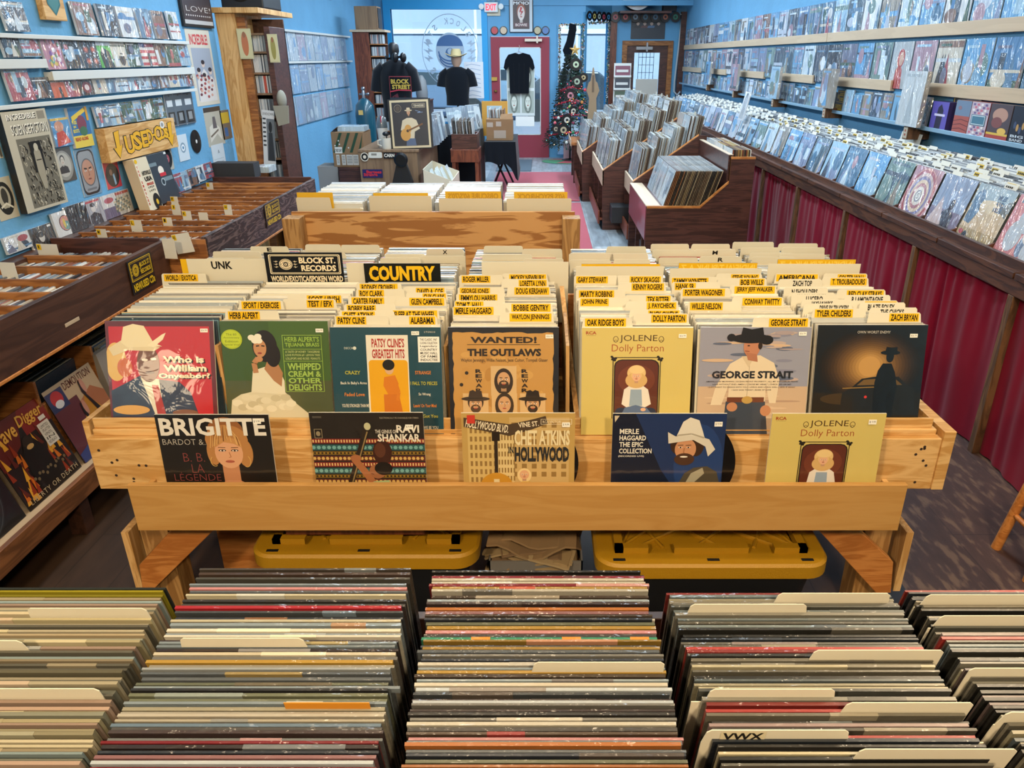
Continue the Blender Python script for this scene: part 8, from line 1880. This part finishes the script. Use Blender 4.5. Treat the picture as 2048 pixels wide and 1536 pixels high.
for k in range(12):
    a0, a1 = rad(30 * k), rad(30 * (k + 1)); sk.add([(0, 0, .02), (.42 * math.cos(a0), .34 * math.sin(a0), .008), (.42 * math.cos(a1), .34 * math.sin(a1), .008)], [(0, 1, 2)], '#1f8a58' if 5 <= k <= 7 or k in (0, 1) else '#b8283a')
    sk.add([(.42 * math.cos(a0), .34 * math.sin(a0), .008), (.47 * math.cos(a0), .385 * math.sin(a0), .004), (.47 * math.cos(a1), .385 * math.sin(a1), .004), (.42 * math.cos(a1), .34 * math.sin(a1), .008)], [(0, 1, 2, 3)], '#1f8a58')
T(sk.build('tree_skirt', 'cloth', M=Matrix.Translation((.46, 13.72, .002))), 'red and green cloth skirt on the floor round the christmas tree', 'tree skirt')
T(MB().box(-.17, .17, 0, .12, 0, .32, '#c9a9b0').build('gift_box', 'print', M=PL((.56, 13.98, .0135)), bevel=.004), 'pale pink box under the christmas tree', 'box')
sx = onY(1143, 50, YF - .05)
stk = empty('christmas_stocking', (sx.x, YF - .05, sx.z), 'black christmas stocking hanging above the tree', 'stocking')
part('sock', 'black_cloth', stk, lambda b: b.prism([(-.03, 0), (-.085, -.25), (-.15, -.40), (-.12, -.47), (.0, -.58), (.035, -.52), (.03, -.38), (.09, -.06), (.07, -.02)][::1], -.025, .025), bevel=.015); part('cuff', 'black_cloth', stk, lambda b: b.prism([(-.05, -.06), (.09, -.1), (.08, .0), (-.035, .03)], -.032, .032), bevel=.01)
# tinsel round the windows
def garland(pts, label, r_=.022):
    b = MB(); b.tube(pts, .008, 6, '#2f4a40')
    for (pa, pb) in zip(pts, pts[1:]):
        L = (Vector(pb) - Vector(pa)).length
        for q in range(int(L * 160)):
            p = Vector(pa).lerp(Vector(pb), rs.random()); b.ball((p.x + rs.uniform(-r_, r_), p.y + rs.uniform(-r_, r_), p.z + rs.uniform(-r_, r_)), rs.uniform(.006, .012), 6, rs.choice(['#e4e8e6', '#3a4f48', '#b0503c', '#c8b070', '#dfe6ea', '#2f3a38', '#4a8a6a']))
    T(b.build('tinsel_garland', 'glossy', M=Matrix.Identity(4)), label, 'garland')
garland([(nx0 + .02, YF - .05, .12), (nx0 + .02, YF - .05, nz1 - .02)], 'glittering tinsel down the edge of the narrow window by the red door')
garland([(nx0 + .02, YF - .05, nz1 - .02), (nx1 - .02, YF - .05, nz1 - .02)], 'glittering tinsel across the top of the narrow window')
garland([(nx1 - .04, YF - .06, nz1 - .02), (nx1 - .05, YF - .06, 1.2)], 'red flecked tinsel between the narrow and the slanted window', .03)
q0, q1 = sl + sd * .12, sl + sd * .9
garland([(q1.x, q1.y - .06, 2.28), (q1.x, q1.y - .06, .9)], 'glittering tinsel down the slanted window by the brown door')
garland([(q0.x, q0.y - .06, 2.25), (q1.x, q1.y - .06, 2.28)], 'glittering tinsel across the top of the slanted window')
for k, cl in enumerate(('#3a8ac8', '#c8b05a', '#b0c0b8', '#c84a5a', '#4aa0c8')):
    p = sl + sd * (.14 + .18 * k); disc45('record_disc', PL((p.x, p.y - .08, 2.36), srz), cl, f'small record strung over the slanted window, {nth(k + 1)} from the red door', .08, 'records strung over the slanted window')
for k, cl in enumerate(('#b0505a', '#d0686a', '#8aa0b0', '#4a7a90', '#5a8098', '#d07858', '#2f8a6a')):
    p = onY(1231 + k * 20, 34, YF2 - .09); disc45('record_disc', PL((p.x, YF2 - .09, p.z)), cl, f'small record strung above the brown door, {nth(k + 1)} from the christmas tree', .0875, 'records strung above the brown door')
p = onY(1295, 78, YF2 - .01); 
b = MB(); b.box(-.31, .31, 0, .004, 0, .36, '#2a3038'); a = Art(.62, .36); a.rect(0, 0, 1, 1, '#2b323a')
for k, x in enumerate((.2, .4, .6, .8)): a.face(x, .3, .06, '#c0a898', ['#2a2422', '#6a4a34', '#3a3330', '#2a2a2a'][k], None, None, k % 2 == 0, ['#20262c', '#5a3a3a', '#4a6a8a', '#2a3038'][k])
a.into(b); T(b.build('band_poster', 'print', M=PL((p.x, YF2 - .012, p.z))), 'dark poster of four people above the brown door', 'poster')
# bass drum on a shelf over the brown door
dr = empty('bass_drum', (onY(1275, -8, 14.5).x, 14.6, onY(1275, -8, 14.5).z + .05), 'bass drum with a yellow lettered notice on its head, cut by the frame top', 'drum')
part('shell', 'black_plastic', dr, lambda b: (setattr(b, 'M', Matrix.Rotation(rad(90), 4, 'X')), b.lathe([(.26, -.2), (.27, -.2), (.27, .15), (.26, .15)], 36)), smooth=40)
part('drum_head', mat('drum_skin', '#c9cfd2', .6), dr, lambda b: (setattr(b, 'M', Matrix.Rotation(rad(90), 4, 'X')), b.lathe([(.001, .14), (.245, .14), (.245, .145), (.001, .145)], 36))); part('hoop', 'metal', dr, lambda b: (setattr(b, 'M', Matrix.Rotation(rad(90), 4, 'X')), b.lathe([(.24, .14), (.275, .14), (.275, .17), (.24, .17)], 36)))
a = Art(.27, .3, .0004); a.rect(0, 0, 1, 1, '#c9cf9a'); [a.rect(.1, .1 + k * .09, .9, .13 + k * .09, '#8a8f6a') for k in range(7)]; a.text('NOTICE', .3, .78, .7, .84, '#3a3a30'); b = MB(); b.M = Matrix.Translation((0, -.149, -.19)); a.into(b); b.build('notice', 'paper', dr)
bx('drum_shelf', 'walnut', dr, -.3, .6, -.2, .25, -.32, -.285)
T(MB().box(-.12, .12, -.1, .1, 0, .35, '#20262d').build('amplifier', 'flat', M=Matrix.Translation((2.25, 14.65, dr.location.z - .284)), bevel=.01), 'dark amplifier beside the bass drum', 'amplifier')
# pipe and cable by the brown door
T(MB().tube([(2.44, YF2 - .05, 2.42), (2.52, YF2 - .07, 2.40), (2.50, YF2 - .07, 2.0), (2.46, YF2 - .07, 1.3), (2.46, YF2 - .08, 1.12), (2.52, YF2 - .10, 1.06), (2.57, YF2 - .12, 1.12)], .018, 8, '#a9b4ba').build('cable_conduit', 'flat', smooth=60), 'grey flexible conduit down the wall beside the brown door', 'conduit')
# flyer stand, cardboard sheets
fs_ = empty('flyer_stand', (0, 0, 0), 'white literature stand with magazines beside the brown door', 'stand')
p = onY(1229, 129, 13.6); q = onY(1261, 185, 13.6)
bx('back_panel', 'white_rail', fs_, p.x, q.x, 13.65, 13.67, 0, p.z + .02)
for k in range(3): bx('pocket', 'white_rail', fs_, p.x, q.x, 13.6, 13.65, p.z - .2 - k * .2, p.z - .17 - k * .2); part('magazine', 'print', fs_, lambda b, k=k: (b.box(p.x + .02, q.x - .02, 13.62, 13.63, p.z - .17 - k * .2, p.z - .02 - k * .2, ['#7a4a5a', '#3a3f48', '#4a5a4a'][k]), b.box(p.x + .04, q.x - .05, 13.615, 13.62, p.z - .12 - k * .2, p.z - .08 - k * .2, '#c9c9c4')))
p = onY(1272, 158, 11.95); q = onY(1313, 208, 11.95)
T(MB().box(p.x, q.x, 11.95, 11.97, q.z - .1, p.z).build('cardboard_sheet', 'grey_board', bevel=.002), 'plain grey cardboard sheet standing at the end of the far stepped unit', 'sheet')
ps = onY(1185, 215, 11.0); pt = onY(1186, 135, 11.0); cxx = ps.x
T(MB().prism([(cxx - .10, .3), (cxx + .10, .3), (cxx + .05, ps.z + .12), (cxx + .09, ps.z + .22), (cxx + .06, ps.z + .32), (cxx + .035, ps.z + .34), (cxx + .005, pt.z), (cxx - .005, pt.z), (cxx - .035, ps.z + .34), (cxx - .06, ps.z + .32), (cxx - .09, ps.z + .22), (cxx - .05, ps.z + .12)], 11.0, 11.05, '#8a7358').prism([(cxx - .012, ps.z + .2), (cxx + .012, ps.z + .2), (cxx + .012, ps.z + .42), (cxx - .012, ps.z + .42)], 10.99, 11.0, '#5a4a3a').build('guitar_stand', 'flat', bevel=.004), 'pointed brown guitar shaped stand by the christmas tree', 'stand')
T(MB().box(-.15, .15, 0, .01, 0, .6, '#b9cbd8').build('plastic_sheet', 'sleeve', M=PL((.46, 12.2, .01), RZR, rad(12))), 'clear wrapped board leaning on the end of the far stepped unit', 'board')
leaning(6, .56, 11.3, .60, .0, .10, .31, RZR, 6, 'wrapped record in the short end rack towards the christmas tree', 'records in the end rack')
er = empty('end_rack', (0, 0, 0), 'short wooden rack at the end of the far stepped unit', 'rack'); bx('tray', 'oak', er, .42, .62, 11.12, 12.0, .54, .585); bx('tray_front', 'pale_strip', er, .41, .42, 11.12, 12.0, .53, .62); bx('leg', 'walnut', er, .46, .6, 11.14, 11.18, 0, .54); bx('leg', 'walnut', er, .46, .6, 11.94, 11.98, 0, .54)
# ================================================================ everything packed too deep to count
o = STUFF.build('packed_records', 'edges'); o['kind'] = 'stuff'
T(o, 'records packed in the bins, seen only as edges', 'records')

# small fittings belong to the part they sit on
SUBS = {'shirt_print': ('t_shirt',), 'print': ('frame', 'body'), 'sticker': ('body',), 'label': ('body',), 'printing': ('body',), 'flap': ('body',), 'lid_rib': ('lid',), 'lid_slot': ('lid',), 'outlet_face': ('block',),
        'nail_head': ('front_board',), 'notice': ('drum_head',), 'cuff': ('sock',), 'window_sheet': ('body',), 'grille': ('cabinet',), 'cone': ('cabinet',), 'band': ('crown',), 'straw': ('lid',), 'glass_bead': ('glass_pane',),
        'lattice': ('glass_pane',), 'board_patch': ('front_board',), 'front_trim': ('front_board',), 'edge_strip': ('end_panel',), 'end_trim': ('end_panel',), 'lettering': ('board', 'body'), 'insert': ('board',), 'facade_band': ()}
stem_ = lambda o: o.name.split('.')[0]
for o in [x for x in COL.objects if x.parent is not None and x.parent.parent is None]:
    for want in SUBS.get(stem_(o), ()):
        sib = [c for c in o.parent.children if stem_(c) == want and c is not o]
        if sib:
            o.parent = sib[0]; break
